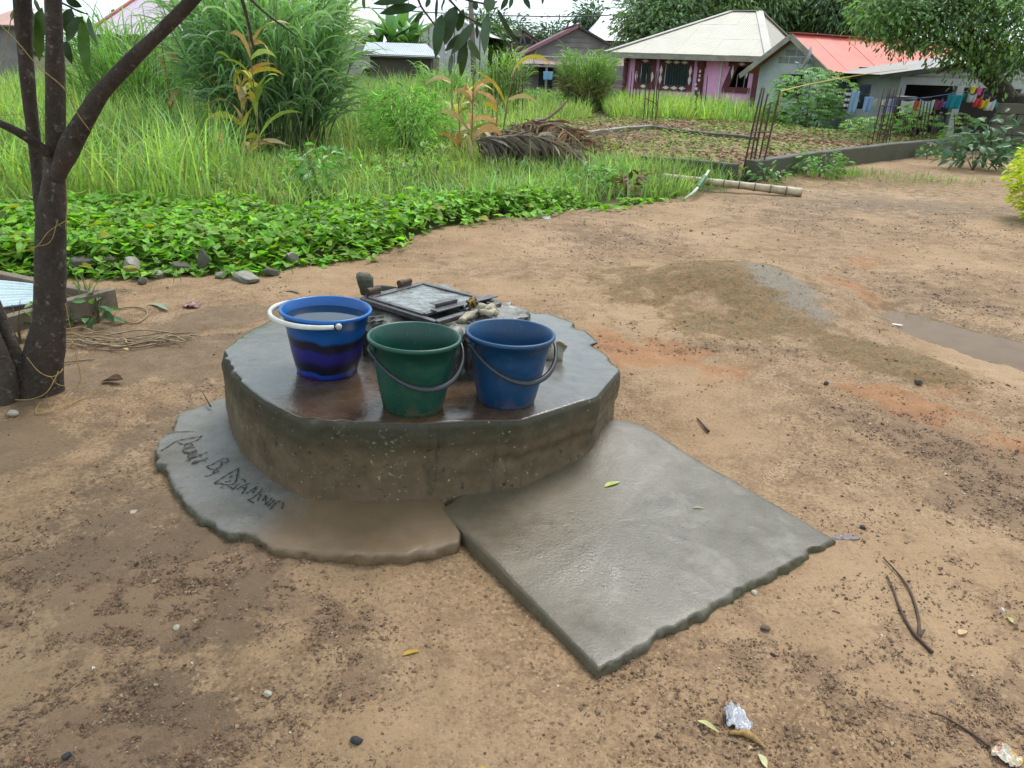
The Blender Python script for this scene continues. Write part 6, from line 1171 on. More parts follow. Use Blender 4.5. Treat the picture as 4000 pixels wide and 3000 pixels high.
# middle gable house with lean-to
psi = math.radians(3); p0 = aty(2045, 240, 45.0); p0[2] = -1.1
K = Bld('gable_house', 'bare block gable house with a mauve metal roof and rusty lean-to', p0, psi); kw = K.ay(2395, 200)[0]; ka = K.ay(2256, 112); zl, zrk = K.ay(2040, 214)[2], K.ay(2395, 188)[2]; zb = min(zl, zrk)
K.wall(0, kw, -.2, zb, M_BLOCK, (), 0, .2); MB().add([(0, 0, zb), (kw, 0, zb), (kw, 0, zrk + .01), (ka[0], 0, ka[2]), (0, 0, zl + .01), (0, .2, zb), (kw, .2, zb), (kw, .2, zrk + .01), (ka[0], .2, ka[2]), (0, .2, zl + .01)], [(0, 1, 2, 3, 4), (9, 8, 7, 6, 5), (4, 3, 8, 9), (3, 2, 7, 8)]).build('gable', M_BLOCK, K.e)
MV = corr('mauve_roof', (.27, .13, .155), (0, 1), .5, .1, rust=(.22, .12, .10), amt=.4)
roof = MB().bar((ka[0], -.35, ka[2] + .2), (ka[0], 7, ka[2] + .2), .3, .04).build('roof', plain('mauve_ridge', (.25, .12, .14), .6, .2, 1, 0), K.e); lx, lz = K.ay(2012, 222)[0], K.ay(2012, 222)[2]; rx, rz_ = K.ay(2425, 198)[0], K.ay(2425, 198)[2]
roof_face(roof, [(lx, -.35, lz), (lx, 7, lz), (ka[0], 7, ka[2] + .15), (ka[0], -.35, ka[2] + .15)], 7, 1, MV); roof_face(roof, [(rx, -.35, rz_), (rx, 7, rz_), (ka[0], 7, ka[2] + .15), (ka[0], -.35, ka[2] + .15)], 7, 1, MV)
MB().bar((lx, -.36, lz - .03), (ka[0], -.36, ka[2] + .12), .03, .16).build('bargeboard', plain('mauve_edge', (.30, .14, .17), .6, .2, 1, 0), K.e); MB().bar((rx, -.36, rz_ - .03), (ka[0], -.36, ka[2] + .12), .03, .10).build('bargeboard', plain('dark_edge', (.07, .05, .05), .6, .2, 1, 0), K.e)
for zz, ww in ((.55, .5), (.3, .9), (.05, 1.3)): MB().b2((ka[0] - ww + .1, -.012, ka[2] - .7 - .3 + zz), (ka[0] + ww, -.002, ka[2] - .7 - .28 + zz)).build('block_course', plain('dark_joint', (.11, .09, .08), .9, .2, 3, 0), K.e)
vt0, vt1, vb0, vb1 = K.ay(2018, 222), K.ay(2445, 232), K.ay(2010, 250, -2.0), K.ay(2445, 262, -2.0)
lt = MB().bar(vb0 + (0, 0, -.06), vb1 + (0, 0, -.06), .05, .1).build('lean_to_roof', M_FASCIA, K.e); LT = corr('rusty_lean_to', (.24, .15, .14), (1, 0), .5, .12, rust=(.30, .23, .2), amt=.7)
roof_face(lt, [vb0, vb1, vt1, vt0], 8, 1, LT, lap=.015); MB().bar(vt0 + (0, -.05, .06), vt1 + (0, -.05, .06), .08, .05).build('flashing', plain('white_flashing', (.65, .65, .66), .4, .1, 2, 0), K.e)
for px in (2020, 2135, 2230, 2330, 2440): q = K.ay(px, 270, -1.9); MB().b2((q[0] - .06, -1.96, -.2), (q[0] + .06, -1.84, vb0[2] - .1)).build('post', M_FASCIA, K.e)
q0, q1 = K.ay(2108, 280, -1.6), K.ay(2160, 300, -1.6); 
K.box('doorway', (K.ay(2105, 270)[0], -.06, -.2), (K.ay(2160, 270)[0], -.03, K.ay(2130, 262)[2]), M_DARKROOM)
def cloth(name, px0, px1, py0, py1, Y, mat, label, fold=.02, cat_='garment', sagb=0., neck=0., grp=None):
    a, b = aty(px0, py0, Y), aty(px1, py0 + (px1 - px0) * .02, Y); zb = aty(px0, py1, Y)[2] - a[2]; n, m = 12, 9; V = []
    for j in range(m):
        for i in range(n):
            u, v = i / (n - 1), j / (m - 1); q = a + (b - a) * u; dip = -neck * math.sin(PI * u) * (1 - v); V.append(q - a + np.array([.05 * (u - .5) * -v, fold * math.sin(u * 11 + v * 2) * (.4 + v), zb * v * (1 - sagb * (1 - math.sin(PI * u))) + dip * abs(zb)]))
    o = fobj(name, np.array(V), grid_faces(m, n), mat, smooth=True); o.location = tuple(a); sm = o.modifiers.new('thickness', 'SOLIDIFY'); sm.thickness = .008; return tag(o, label, cat_, grp)
def fab(name, c): return plain(name, c, .85, .18, 3, .1)
cloth('hanging_cloth', 2122, 2160, 279, 312, 42.6, fab('light_blue_cloth', (.22, .42, .60)), 'light blue cloth hanging under the lean-to of the gable house', .03, 'cloth')

# far roofs
def simple_house(name, label, px0, px1, Y, zbase, pyw, mats, roofpts, psi=0., depth=6., cols=6, cat_='house', ops=()):
    p0 = aty(px0, pyw, Y); zt = p0[2]; p0[2] = zbase; h = Bld(name, label, p0, psi, cat_); w = h.ay(px1, pyw)[0]; h.wall(0, w, 0, zt - zbase, mats[0], ops, 0, .2); h.wall(.2, depth, 0, zt - zbase, mats[0], (), 0, .2, 'side_wall', 'y'); h.wall(.2, depth, 0, zt - zbase, mats[0], (), w - .2, .2, 'side_wall', 'y')
    r = MB().bar((-.3, -.3, zt - zbase + .01), (w + .3, -.3, zt - zbase + .01), .05, .12).build('roof', M_FASCIA, h.e)
    for P_ in roofpts(h, w, zt - zbase): roof_face(r, P_, cols, 1, mats[1])
    return h, w, zt - zbase
BW = corr('bright_new_roof', (.80, .81, .83), (1, 0), .35, .1, var=.05)
def rp(h, w, z): t1, t2 = h.ay(2362, 52, 4.5), h.ay(2560, 40, 4.5); return [[(-.6, -.6, z), (w + .6, -.6, z), (t2[0], 4.5, t2[2]), (t1[0], 4.5, t1[2])], [(-.6, 9.5, z), (-.6, -.6, z), (t1[0], 4.5, t1[2])]]
simple_house('white_roofed_house', 'house with a gleaming white metal roof behind the gable house', 2320, 2700, 62., -1.2, 158, (plain('lilac_wall', (.30, .24, .29), .8, .2, 1, .1), BW), rp, 0, 9, 6)
# tall tin building
TW = corr('white_tin', (.60, .58, .55), (1, 0), .5, .12, rust=(.22, .12, .08), amt=.28, var=.1); p0 = aty(1612, 240, 50.); p0[2] = -1.2
T_ = Bld('tin_warehouse', 'tall gabled shed clad in whitish rust-streaked metal panels', p0, math.radians(-8), 'building'); tw0, tws, twe = T_.ay(1600, 150)[2], T_.ay(1745, 52), T_.ay(1910, 240); wR = T_.ay(1908, 200)[0]; zR = T_.ay(1908, 140)[2]; n = 9
body = MB().bar((0, -.03, tw0), (tws[0], -.03, tws[2]), .06, .12).bar((tws[0], -.03, tws[2]), (wR, -.03, zR), .06, .12).build('roof_edge', plain('white_trim', (.6, .6, .58), .5, .1, 1, 0), T_.e)
for i in range(n):
    u0, u1 = wR * i / n + .01, wR * (i + 1) / n - .03; zf = lambda u: np.interp(u, [0, tws[0], wR], [tw0, tws[2], zR]); y_ = .012 * (i % 2)
    us = sorted({u0, u1} | ({tws[0]} if u0 < tws[0] < u1 else set())); top = [(u, zf(u)) for u in us]; po = [(us[0], -.2)] + [(us[-1], -.2)] + top[::-1]; k = len(po)
    MB().add([(a, y_, b) for a, b in po] + [(a, y_ + .02, b) for a, b in po], [tuple(range(k)), tuple(range(k, 2 * k))[::-1]] + [(j, k + j, k + (j + 1) % k, (j + 1) % k) for j in range(k)]).build('cladding_panel', TW, T_.e)
    if i % 3 == 1: MB().b2((u1, -.02, -.2), (u1 + .04, .0, zf(u1) - .1)).build('rust_seam', M_RUST, T_.e)
roof = MB().bar((tws[0], 0, tws[2] + .08), (tws[0], 8, tws[2] + .08), .3, .04).build('roof', plain('white_trim', (.6, .6, .58)), T_.e); roof_face(roof, [(-.3, -.1, tw0 - .1), (-.3, 8, tw0 - .1), (tws[0], 8, tws[2]), (tws[0], -.1, tws[2])], 4, 1, TW); roof_face(roof, [(wR + .2, -.1, zR - .1), (wR + .2, 8, zR - .1), (tws[0], 8, tws[2]), (tws[0], -.1, tws[2])], 4, 1, TW)
# low tin shed
TG = corr('grey_tin', (.40, .43, .48), (1, 0), .4, .1, rust=(.30, .22, .2), amt=.35, var=.12)
def rp(h, w, z): t1, t2 = h.ay(1432, 169, 2.2), h.ay(1665, 173, 2.2); return [[(-.3, -.4, z), (w + .4, -.4, z), (t2[0], 2.2, t2[2]), (t1[0], 2.2, t1[2])]]
hS, wS, zS = simple_house('tin_shed', 'low plank shed with a pale tin roof left of the tall metal shed', 1445, 1690, 38., -1.0, 216, (plain('old_planks', (.10, .08, .065), .85, .35, 1, .2), TG), rp, 0, 3, 7, 'shed')
for k in range(7): MB().b2((0, -.03, .15 + k * .24), (wS, -.003, .15 + k * .24 + .21)).build('plank', plain('shed_plank', (.13, .105, .085), .85, .35, 2, .3), hS.e)
# roofless truss house
p0 = aty(1945, 215, 56.); p0[2] = -1.2; X_ = Bld('truss_house', 'unfinished house with a bare timber roof truss and maroon sheeting', p0, 0.); xw = X_.ay(2112, 215)[0]; za, zb_ = X_.ay(1945, 178)[2], X_.ay(2112, 172)[2]; M_MAR = plain('maroon_sheet', (.22, .11, .11), .7, .25, 1, .1)
wo = (X_.ay(1962, 200)[0], X_.ay(1990, 200)[0], X_.ay(1975, 215)[2], X_.ay(1975, 183)[2]); X_.wall(0, xw, -.2, za, M_MAR, (wo,), 0, .15); X_.box('window', (wo[0], .03, wo[2]), (wo[1], .06, wo[3]), plain('bright_pane', (.62, .64, .66), .4, .1, 2, 0))
pk0, pk1 = X_.ay(1982, 126), X_.ay(2042, 127); TM = plain('raw_timber', (.20, .16, .12), .8, .3, 3, 0); el, er = np.array([-.2, 0, za]), np.array([xw + .2, 0, za + .05])
for yk in (0, 2.0, 4.0):
    for a_, b_ in ((el, pk0), (pk0, pk1), (pk1, er), (el, er), (el * .5 + er * .5, pk0), (el * .5 + er * .5, pk1), (el * .75 + er * .25, el * .45 + pk0 * .55), (el * .25 + er * .75, er * .45 + pk1 * .55), (el * .62 + er * .38, pk0), (el * .38 + er * .62, pk1)): MB().bar(np.array(a_) + (0, yk, .08), np.array(b_) + (0, yk, .08), .06, .10).build('truss_member', TM, X_.e)
X_.box('dark_loft', (.3, 5, za), (xw - .3, 5.1, pk0[2] - .1), M_DARKROOM); MB().bar(pk1 + (0, -.1, .16), er + (0, -.1, .16), .2, .05).build('roof_edge', M_MAR, X_.e)
# mauve-roofed house on the left
psi = math.radians(-20); p0 = aty(352, 150, 27.); p0[2] = -.3; Q_ = Bld('mauve_roofed_house', 'low house with a large faded mauve metal roof behind the tall grass', p0, psi); qz = Q_.ay(450, 140)[2]; ql = 9.5
Q_.wall(0, ql, 0, qz, plain('yellowed_wall', (.42, .37, .22), .85, .2, 1, .1), (), 0, .2); Q_.wall(.2, 7, 0, qz, plain('yellowed_wall', (.42, .37, .22)), (), 0, .2, 'side_wall', 'y')
e0, e1 = Q_.ay(348, 131, -.4), Q_.ay(1150, 150, -.4); r0_ = np.array([e0[0] + 0.2, 4.0, e0[2] + 2.3]); r1_ = np.array([e1[0] + 0.2, 4.0, e0[2] + 2.3]); e1[2] = e0[2]
roof = MB().bar(e0 - (0, -.02, .04), e1 - (0, -.02, .04), .05, .07).build('roof', plain('dark_eave', (.05, .04, .045), .7, .2, 1, 0), Q_.e); roof_face(roof, [e0, e1, r1_, r0_], 11, 1, corr('pale_mauve_roof', (.55, .42, .50), (1, 0), .45, .12, var=.08), lap=.012); MB().bar(e0 + (-.08, 0, .03), r0_ + (-.08, 0, .03), .12, .12).build('verge', plain('terracotta_verge', (.42, .15, .10), .7, .2, 1, 0), Q_.e)
p0 = aty(-60, 120, 36.); p0[2] = -.5; Y_ = Bld('red_roof_cottage', 'distant cottage with a pinkish roof edge seen between the tree stems', p0, 0.); yw = Y_.ay(70, 120)[0]; yz = Y_.ay(0, 100)[2]; Y_.wall(0, yw, 0, yz, M_BLOCK, (), 0, .2); rr2 = MB().bar((-.3, -.3, yz), (yw + .3, -.3, yz), .05, .1).build('roof', M_FASCIA, Y_.e); roof_face(rr2, [(-.3, -.4, yz), (yw + .3, -.4, yz), (yw - .5, 2.5, yz + .8), (.2, 2.5, yz + .8)], 4, 1, corr('pinkish_tin', (.45, .24, .2), (1, 0), .5, .1))
p0 = aty(1000, 160, 44.); p0[2] = -1.; W_ = Bld('pale_gable_house', 'pale house with a pinkish gable roof rising behind the elephant grass', p0, 0.); ww = W_.ay(1440, 160)[0]; wzt = W_.ay(1200, 130)[2]; W_.wall(0, ww, 0, wzt, plain('pale_pink_wall', (.5, .42, .40), .8, .1, 1, 0), (), 0, .2); rr3 = MB().bar((-.3, -.3, wzt), (ww + .3, -.3, wzt), .05, .1).build('roof', M_FASCIA, W_.e); tq0, tq1 = W_.ay(1250, 10, 4), W_.ay(1385, 5, 4); roof_face(rr3, [(-.5, -.5, wzt), (ww + .5, -.5, wzt), tq1, tq0], 7, 1, corr('pale_pink_tin', (.62, .50, .46), (1, 0), .45, .12, var=.06))

# pole, wires, pylon
pb, pt = aty(1860, 250, 46.), aty(1832, -160, 46.); pb[2] = -1.2; pole = MB().tube(np.array([pb, (pb + pt) / 2, pt]) - pb, [.17, .15, .12], 10).build('power_pole', plain('pole_wood', (.20, .16, .13), .85, .3, 2, .2), smooth=True); pole.location = tuple(pb); tag(pole, 'tall brown wooden power pole in front of the tall metal shed', 'pole')
M_WIRE = plain('cable', (.05, .055, .06), .6, .1, 1, 0)
for k, (pts, r, lb) in enumerate([([(1000, 5), (1400, 28), (1800, 55), (2240, 64), (2520, 44), (2900, -30)], .035, 'thick sagging overhead cable crossing the sky beside the pole'), ([(1500, 40), (2000, 35), (2480, 28)], .012, 'uppermost thin wire running to the pylon'), ([(1500, 70), (2000, 79), (2420, 76)], .012, 'thin wire just below the thick cable'), ([(1500, 95), (2000, 106), (2420, 108)], .012, 'thin wire over the truss house'), ([(1500, 112), (2000, 119), (2420, 122)], .012, 'lowest thin wire over the truss house')]):
    P_ = spline(np.array([aty(a, b, 70. if k else 52.) for a, b in pts]), 24); o = MB().tube(P_ - P_[0], r, 5).build('overhead_wire', M_WIRE); o.location = tuple(P_[0]); tag(o, lb, 'wire')
py = aty(2483, 240, 260.); py[2] = 0; pyl = MB(); wp = lambda z: np.interp(z, [0, 14, 24, 34], [2.6, 1.3, .75, .3])
for z0, z1 in zip(np.linspace(0, 32, 15)[:-1], np.linspace(0, 32, 15)[1:]):
    for sx, sy in ((1, 1), (1, -1), (-1, -1), (-1, 1)):
        a, b = np.array([sx * wp(z0), sy * wp(z0), z0]), np.array([sx * wp(z1), sy * wp(z1), z1]); pyl.bar(a, b, .12, .12); nx = {(1, 1): (-1, 1), (-1, 1): (-1, -1), (-1, -1): (1, -1), (1, -1): (1, 1)}[(sx, sy)]; pyl.bar(a, (nx[0] * wp(z1), nx[1] * wp(z1), z1), .08, .08)
for z in (16.0, 20.2, 24.4): pyl.bar((-4.2, 0, z), (4.2, 0, z), .15, .15).bar((-4.2, 0, z), (-.6, 0, z + 1), .1, .1).bar((4.2, 0, z), (.6, 0, z + 1), .1, .1)
o = pyl.build('pylon', plain('galvanised_lattice', (.25, .27, .29), .5, .1, 1, 0)); o.location = tuple(py); tag(o, 'distant lattice steel pylon above the white-roofed house', 'pylon')

# ------------------------------------------------------------------ washing
def linething(name, pts, r, mat, label, cat_='line'):
    P_ = spline(np.array([aty(*q) for q in pts]), 24); o = MB().tube(P_ - P_[0], r, 5).build(name, mat); o.location = tuple(P_[0]); return tag(o, label, cat_)
linething('yellow_line', [(3047, 357, 12.7), (3180, 325, 15.5), (3380, 290, 20.), (3545, 268, 24.)], .008, plain('yellow_cord', (.55, .45, .04), .6, .2, 5, 0), 'yellow cord running from the leaning rods to the red-roofed house'); o = linething('yellow_line_tail', [(3047, 357, 12.7), (3046, 395, 12.7), (3041, 437, 12.7)], .007, plain('yellow_cord', (.55, .45, .04)), 'loose yellow cord end dangling from the leaning rods')
linething('washing_line', [(3310, 345, 22.9), (3420, 378, 22.9), (3520, 384, 22.9), (3640, 382, 22.9)], .006, M_WIRE, 'washing line carrying pale sheets beside the cassava bush'); linething('washing_line', [(3520, 390, 22.7), (3660, 375, 22.7), (3795, 357, 22.7), (3880, 380, 22.7), (4080, 402, 22.7)], .006, plain('blue_cord', (.02, .04, .3), .6, .1, 2, 0), 'blue washing line carrying bright clothes above the block wall')
t = NT('striped_cloth'); p = t.pos(obj=True); sn_ = t.math('SINE', t.math('MULTIPLY', t.xyz(p)[2], 42.)); t.base(t.mix(t.mr(sn_, -.1, .1), (.03, .03, .045), (.6, .56, .54))); t.rough(.85); M_STR = t.m
gp = 'clothes drying on the washing lines'
for (nm, a, b, c, d, Y, m_, lb, nk) in [('striped_towel', 3306, 3327, 350, 430, 22.9, M_STR, 'dark and white striped towel at the house end of the washing line', 0), ('bed_sheet', 3322, 3360, 355, 442, 22.9, fab('pale_blue_sheet_cloth', (.33, .45, .66)), 'large pale blue sheet hanging next to the striped towel', 0), ('bed_sheet', 3378, 3412, 378, 438, 22.85, fab('blue_sheet_cloth', (.28, .40, .66)), 'narrow blue sheet hanging right of the dark jeans', 0), ('jeans', 3362, 3405, 328, 425, 23.3, fab('dark_denim', (.03, .038, .055)), 'dark jeans hanging high against the grey wall', 0), ('shirt', 3410, 3428, 384, 415, 22.9, fab('cream_cloth', (.55, .52, .45)), 'small cream shirt on the line between blue sheet and rods', .2), ('shirt', 3440, 3470, 384, 412, 22.9, fab('white_cloth', (.66, .66, .66)), 'white shirt hanging behind the six rods', .25), ('towel', 3460, 3500, 386, 452, 22.85, fab('lavender_cloth', (.42, .48, .74)), 'lavender towel hanging behind the six rods', 0), ('towel', 3492, 3502, 388, 448, 22.8, fab('strong_blue_cloth', (.04, .18, .50)), 'bright blue strip of towel beside the lavender one', 0), ('shirt', 3522, 3572, 392, 440, 22.7, fab('offwhite_cloth', (.6, .6, .56)), 'off-white shirt half hidden by cassava leaves', .1), ('cloth_strip', 3573, 3592, 395, 448, 22.7, fab('orange_cloth', (.55, .12, .04)), 'orange-red cloth behind the rod cage', 0), ('shirt', 3595, 3652, 388, 446, 22.7, fab('aqua_white_cloth', (.50, .58, .58)), 'pale aqua shirt behind the rod cage', .15), ('blouse', 3660, 3684, 386, 430, 22.7, fab('maroon_cloth', (.28, .04, .10)), 'maroon patterned blouse beside a blue one', .2), ('blouse', 3682, 3708, 384, 420, 22.7, fab('slate_blue_cloth', (.10, .17, .40)), 'slate blue blouse between maroon blouse and teal cloth', .4), ('wrapper_cloth', 3704, 3762, 370, 425, 22.7, fab('teal_cloth', (.01, .25, .32)), 'big teal cloth on the blue washing line', 0), ('scarf', 3760, 3780, 366, 395, 22.7, fab('dark_green_cloth', (.02, .13, .10)), 'dark green scarf next to the big teal cloth', 0), ('singlet', 3784, 3818, 362, 400, 22.7, fab('grey_pink_cloth', (.52, .47, .50)), 'pale grey-pink singlet at the peak of the washing line', .3), ('singlet', 3808, 3842, 372, 418, 22.7, fab('red_cloth', (.60, .04, .05)), 'bright red singlet beside the yellow one', .3), ('singlet', 3832, 3868, 378, 424, 22.7, fab('yellow_cloth', (.62, .42, .02)), 'bright yellow singlet beside the red one', .35), ('singlet', 3852, 3892, 386, 432, 22.7, fab('light_grey_cloth', (.5, .52, .53)), 'light grey singlet right of the yellow one', .3), ('shorts', 3888, 3922, 396, 424, 22.7, fab('teal_shorts', (.02, .26, .28)), 'teal shorts over the block wall', .2), ('shorts', 3918, 3958, 398, 426, 22.7, fab('leaf_green_cloth', (.18, .32, .12)), 'light green shorts over the block wall', .3), ('headscarf', 3954, 3976, 400, 420, 22.7, fab('hot_pink_cloth', (.65, .08, .28)), 'hot pink headscarf over the block wall', .3), ('shirt', 3978, 4030, 402, 424, 22.7, fab('brown_red_cloth', (.36, .14, .12)), 'brownish red shirt at the far end of the blue line', .2)]:
    cloth(nm, a, b, c, d, Y, m_, lb, .03, nm.replace('_', ' '), 0, nk, gp)
for (a, b, col, lb) in [(3800, 352, (.7, .5, .05), 'yellow clothes peg cluster at the line peak'), (3824, 358, (.7, .08, .3), 'pink clothes peg above the red singlet')]:
    o = aty(a, b, 22.7); e = MB().box((0, 0, 0), (.05, .03, .09)).box((.05, 0, .06), (.03, .02, .05)).build('clothes_peg', fab('peg_' + str(a), col), bevel=.01); e.location = tuple(o); tag(e, lb, 'peg')
bq = aty(3520, 392, 23.6); b_ = MB().lathe([(.001, .75), (.40, .74), (.42, .7), (.43, .35), (.42, .0), (.001, 0)], 28).build('water_drum', plain('black_drum', (.015, .017, .022), .45, .2, 3, 0), smooth=True); b_.location = (bq[0], bq[1], bq[2] - .62); tag(b_, 'black plastic water drum in front of the grey outbuilding', 'drum')
MB().lathe([(.45, -1.2), (.45, .0)], 20).build('drum_stand', M_FOUND, b_)
# person standing behind the washing
def skin_fig(name, o, J, E, mat):
    me = bpy.data.meshes.new(name); me.from_pydata([j[:3] for j in J], E, []); ob = link(bpy.data.objects.new(name, me)); ob.location = tuple(o); sk = ob.modifiers.new('skin', 'SKIN'); sv_ = me.skin_vertices[0].data
    for i, j in enumerate(J): sv_[i].radius = (j[3], j[3] * (j[4] if len(j) > 4 else 1)); sv_[i].use_root = i == 0
    ss = ob.modifiers.new('sub', 'SUBSURF'); ss.levels = 1; ss.render_levels = 2; me.materials.append(mat); sk.use_smooth_shade = True; return ob
hp_ = aty(3674, 446, 22.0); z0_ = float(gz(hp_[0], hp_[1])); hh_ = hp_[2] - z0_ + .1; s = hh_ / 1.0
J = [(0, 0, .52, .085, .7), (0, 0, .64, .08, .7), (0, 0, .78, .095, .6), (0, 0, .84, .035), (0, -.01, .90, .055, 1.1), (0, -.01, .96, .05, 1.1), (.10, 0, .79, .035), (.14, .0, .64, .027), (.15, -.05, .50, .02), (.155, -.07, .45, .018), (-.10, 0, .79, .035), (-.14, 0, .64, .027), (-.15, -.05, .50, .02), (-.155, -.07, .45, .018), (.05, 0, .48, .06), (.055, -.01, .27, .042), (.055, 0, .05, .03), (.055, -.07, .02, .025), (-.05, 0, .48, .06), (-.055, -.01, .27, .042), (-.055, 0, .05, .03), (-.055, -.07, .02, .025)]
J = [tuple(v_ * s if i < 4 else v_ for i, v_ in enumerate(j)) for j in J]
E_l = [(0, 1), (1, 2), (2, 3), (3, 4), (4, 5), (2, 6), (6, 7), (7, 8), (8, 9), (2, 10), (10, 11), (11, 12), (12, 13), (0, 14), (14, 15), (15, 16), (16, 17), (0, 18), (18, 19), (19, 20), (20, 21)]
t = NT('person_skin_clothes'); p = t.pos(obj=True); Zz = t.xyz(p)[2]; c = t.mix(t.mr(Zz, .815 * s, .82 * s), (.05, .05, .06), (.10, .055, .035)); c = t.mix(t.mr(Zz, .94 * s, .95 * s), c, (.008, .007, .006)); c = t.mix(t.mr(Zz, .40 * s, .39 * s), c, (.09, .05, .032)); t.base(c); t.rough(.7)
per = skin_fig('person', (hp_[0], hp_[1], z0_), J, E_l, t.m); tag(per, 'person in dark clothes standing behind the weeds below the washing line', 'person')

# ------------------------------------------------------------------ trees, shrubs
def bgtree(name, base, trunks, blobs, n, leafL, leafW, col, label, clump=42, mat=None, cat_='tree', droop=.5, kind='lance', val=.3):
    """base world point; trunks: list of (pts, r0, r1); blobs: (cx,cy,cz,rx,ry,rz) in world metres"""
    e = empty(name, base); tag(e, label, cat_); o = np.array(base, float)
    for pts, r0, r1 in trunks: MB().tube(spline(np.array(pts), 14) - o, np.linspace(r0, r1, 14), 10, .15).build('trunk', M_BARK, e, smooth=True)
    vol = np.array([b[3] * b[4] * b[5] for b in blobs]) ** .75; nc = n // clump; bi = rng.choice(len(blobs), nc, p=vol / vol.sum()); B_ = np.array(blobs)[bi]
    dirn = nrm(rng.normal(0, 1, (nc, 3))); rad = .45 + .58 * rng.random((nc, 1)) ** .5; C_ = B_[:, :3] + dirn * B_[:, 3:] * rad
    k = np.repeat(np.arange(nc), clump); cs_ = leafL * 1.5; off = rng.normal(0, 1, (len(k), 3)) * cs_ * np.array([1, 1, .7]); P_ = C_[k] + off
    D = nrm(off) * .8 + dirn[k] * .5 + rng.normal(0, .35, (len(k), 3)) + np.array([0, 0, -droop]); N_ = dirn[k] + (0, 0, .9) + rng.normal(0, .45, (len(k), 3))
    v, f, m = leaves(P_, D, N_, rng.uniform(.7, 1.25, len(k)) * leafL, rng.uniform(.7, 1.2, len(k)) * leafW, kind)
    cl = vary(col, nc, .06, val)[k] * rng.uniform(.8, 1.2, (len(k), 1)); yg = rng.random(nc) < .05; cl[yg[k]] = np.array((.20, .27, .05)) * rng.uniform(.8, 1.2, (int(yg[k].sum()), 1))
    stuff(fobj('crown', v - o, f, mat or M_LEAF, e, col=np.repeat(cl, m, 0))); return e
def blob_px(px, py, Y, rx, rz, ry=None): c = aty(px, py, Y); s = np.linalg.norm(c - CAM) / FPX; return (*c, rx * s, (ry or rx) * s, rz * s)
def tk(pxs, r0, r1): return (np.array([aty(*q) for q in pxs]), r0, r1)
b = aty(2760, 330, 50.); b[2] = -1.2
bgtree('mango_tree', b, [tk([(2760, 330, 50.), (2755, 200, 50.), (2740, 60, 50.)], .4, .25), tk([(2755, 200, 50.), (2650, 110, 49.), (2560, 60, 49.)], .25, .1), tk([(2755, 200, 50.), (2850, 60, 50.), (2920, -40, 50.)], .25, .1)], [blob_px(2560, 60, 49., 115, 100), blob_px(2500, 130, 48., 55, 45), blob_px(2680, 10, 50., 160, 110), blob_px(2850, -40, 51., 170, 120), blob_px(2480, 105, 48., 45, 40), blob_px(2620, 120, 48., 100, 60), blob_px(2990, -20, 51., 110, 90)], 22000, .36, .11, (.19, .28, .125), 'big dark mango tree rising behind the pink house roof')
b = aty(3150, 330, 52.); b[2] = -1.2
bgtree('forest_tree', b, [tk([(3110, 330, 52.), (3105, 120, 52.), (3085, -60, 52.)], .38, .3), tk([(3105, 60, 52.), (3000, 20, 52.), (2950, -40, 52.)], .16, .08)], [blob_px(3010, 40, 52., 70, 60), blob_px(3130, 20, 53., 90, 80), blob_px(3090, 95, 52., 70, 40), blob_px(3190, 80, 52., 70, 50), blob_px(3060, -40, 53., 110, 60)], 10000, .36, .11, (.18, .27, .12), 'leafy tree with gaps of sky between pink and red roofs')
b = aty(3290, 330, 50.); b[2] = -1.2
bgtree('forest_tree', b, [tk([(3290, 330, 50.), (3285, 120, 50.), (3290, -80, 50.)], .45, .36), tk([(3287, 110, 50.), (3350, 100, 50.), (3420, 60, 50.)], .16, .08)], [blob_px(3330, 20, 50., 100, 60), blob_px(3240, 0, 50., 80, 70), blob_px(3420, 60, 50., 80, 70), blob_px(3330, 110, 50., 60, 25)], 8000, .36, .11, (.16, .25, .12), 'thick-trunked dark tree behind the red metal roof')
b = aty(3990, 470, 20.8); b[2] = 0
bgtree('yard_tree', b, [tk([(4000, 480, 20.8), (3955, 405, 20.8), (3900, 335, 20.8), (3840, 280, 20.8), (3790, 190, 20.8), (3770, 60, 20.8), (3750, -100, 20.8)], .24, .14), tk([(3955, 405, 20.8), (3990, 398, 20.6), (4060, 400, 20.5)], .2, .2), tk([(3840, 280, 20.8), (3740, 255, 20.6), (3660, 285, 20.5)], .07, .03), tk([(3790, 190, 20.8), (3650, 150, 20.4), (3500, 190, 20.2)], .09, .03), tk([(3800, 210, 20.8), (3900, 120, 20.4), (4000, 60, 20.2)], .1, .04), tk([(3900, 335, 20.8), (3930, 300, 20.6), (3950, 280, 20.5)], .05, .02)], [blob_px(3470, 40, 20.6, 95, 70), blob_px(3590, 75, 20.6, 120, 75), blob_px(3520, 170, 20.4, 50, 22), blob_px(3620, 175, 20.4, 65, 30), blob_px(3730, 45, 20.8, 150, 105), blob_px(3920, 60, 20.4, 150, 130), blob_px(3960, 190, 20.2, 90, 70), blob_px(3800, 200, 20.8, 110, 60), blob_px(3860, 312, 20.6, 50, 22), blob_px(3560, 10, 21, 150, 80), blob_px(3900, -60, 21, 200, 90)], 16000, .135, .06, (.17, .285, .095), 'spreading dark tree leaning over the washing with its trunk bent left', clump=26, val=.4)
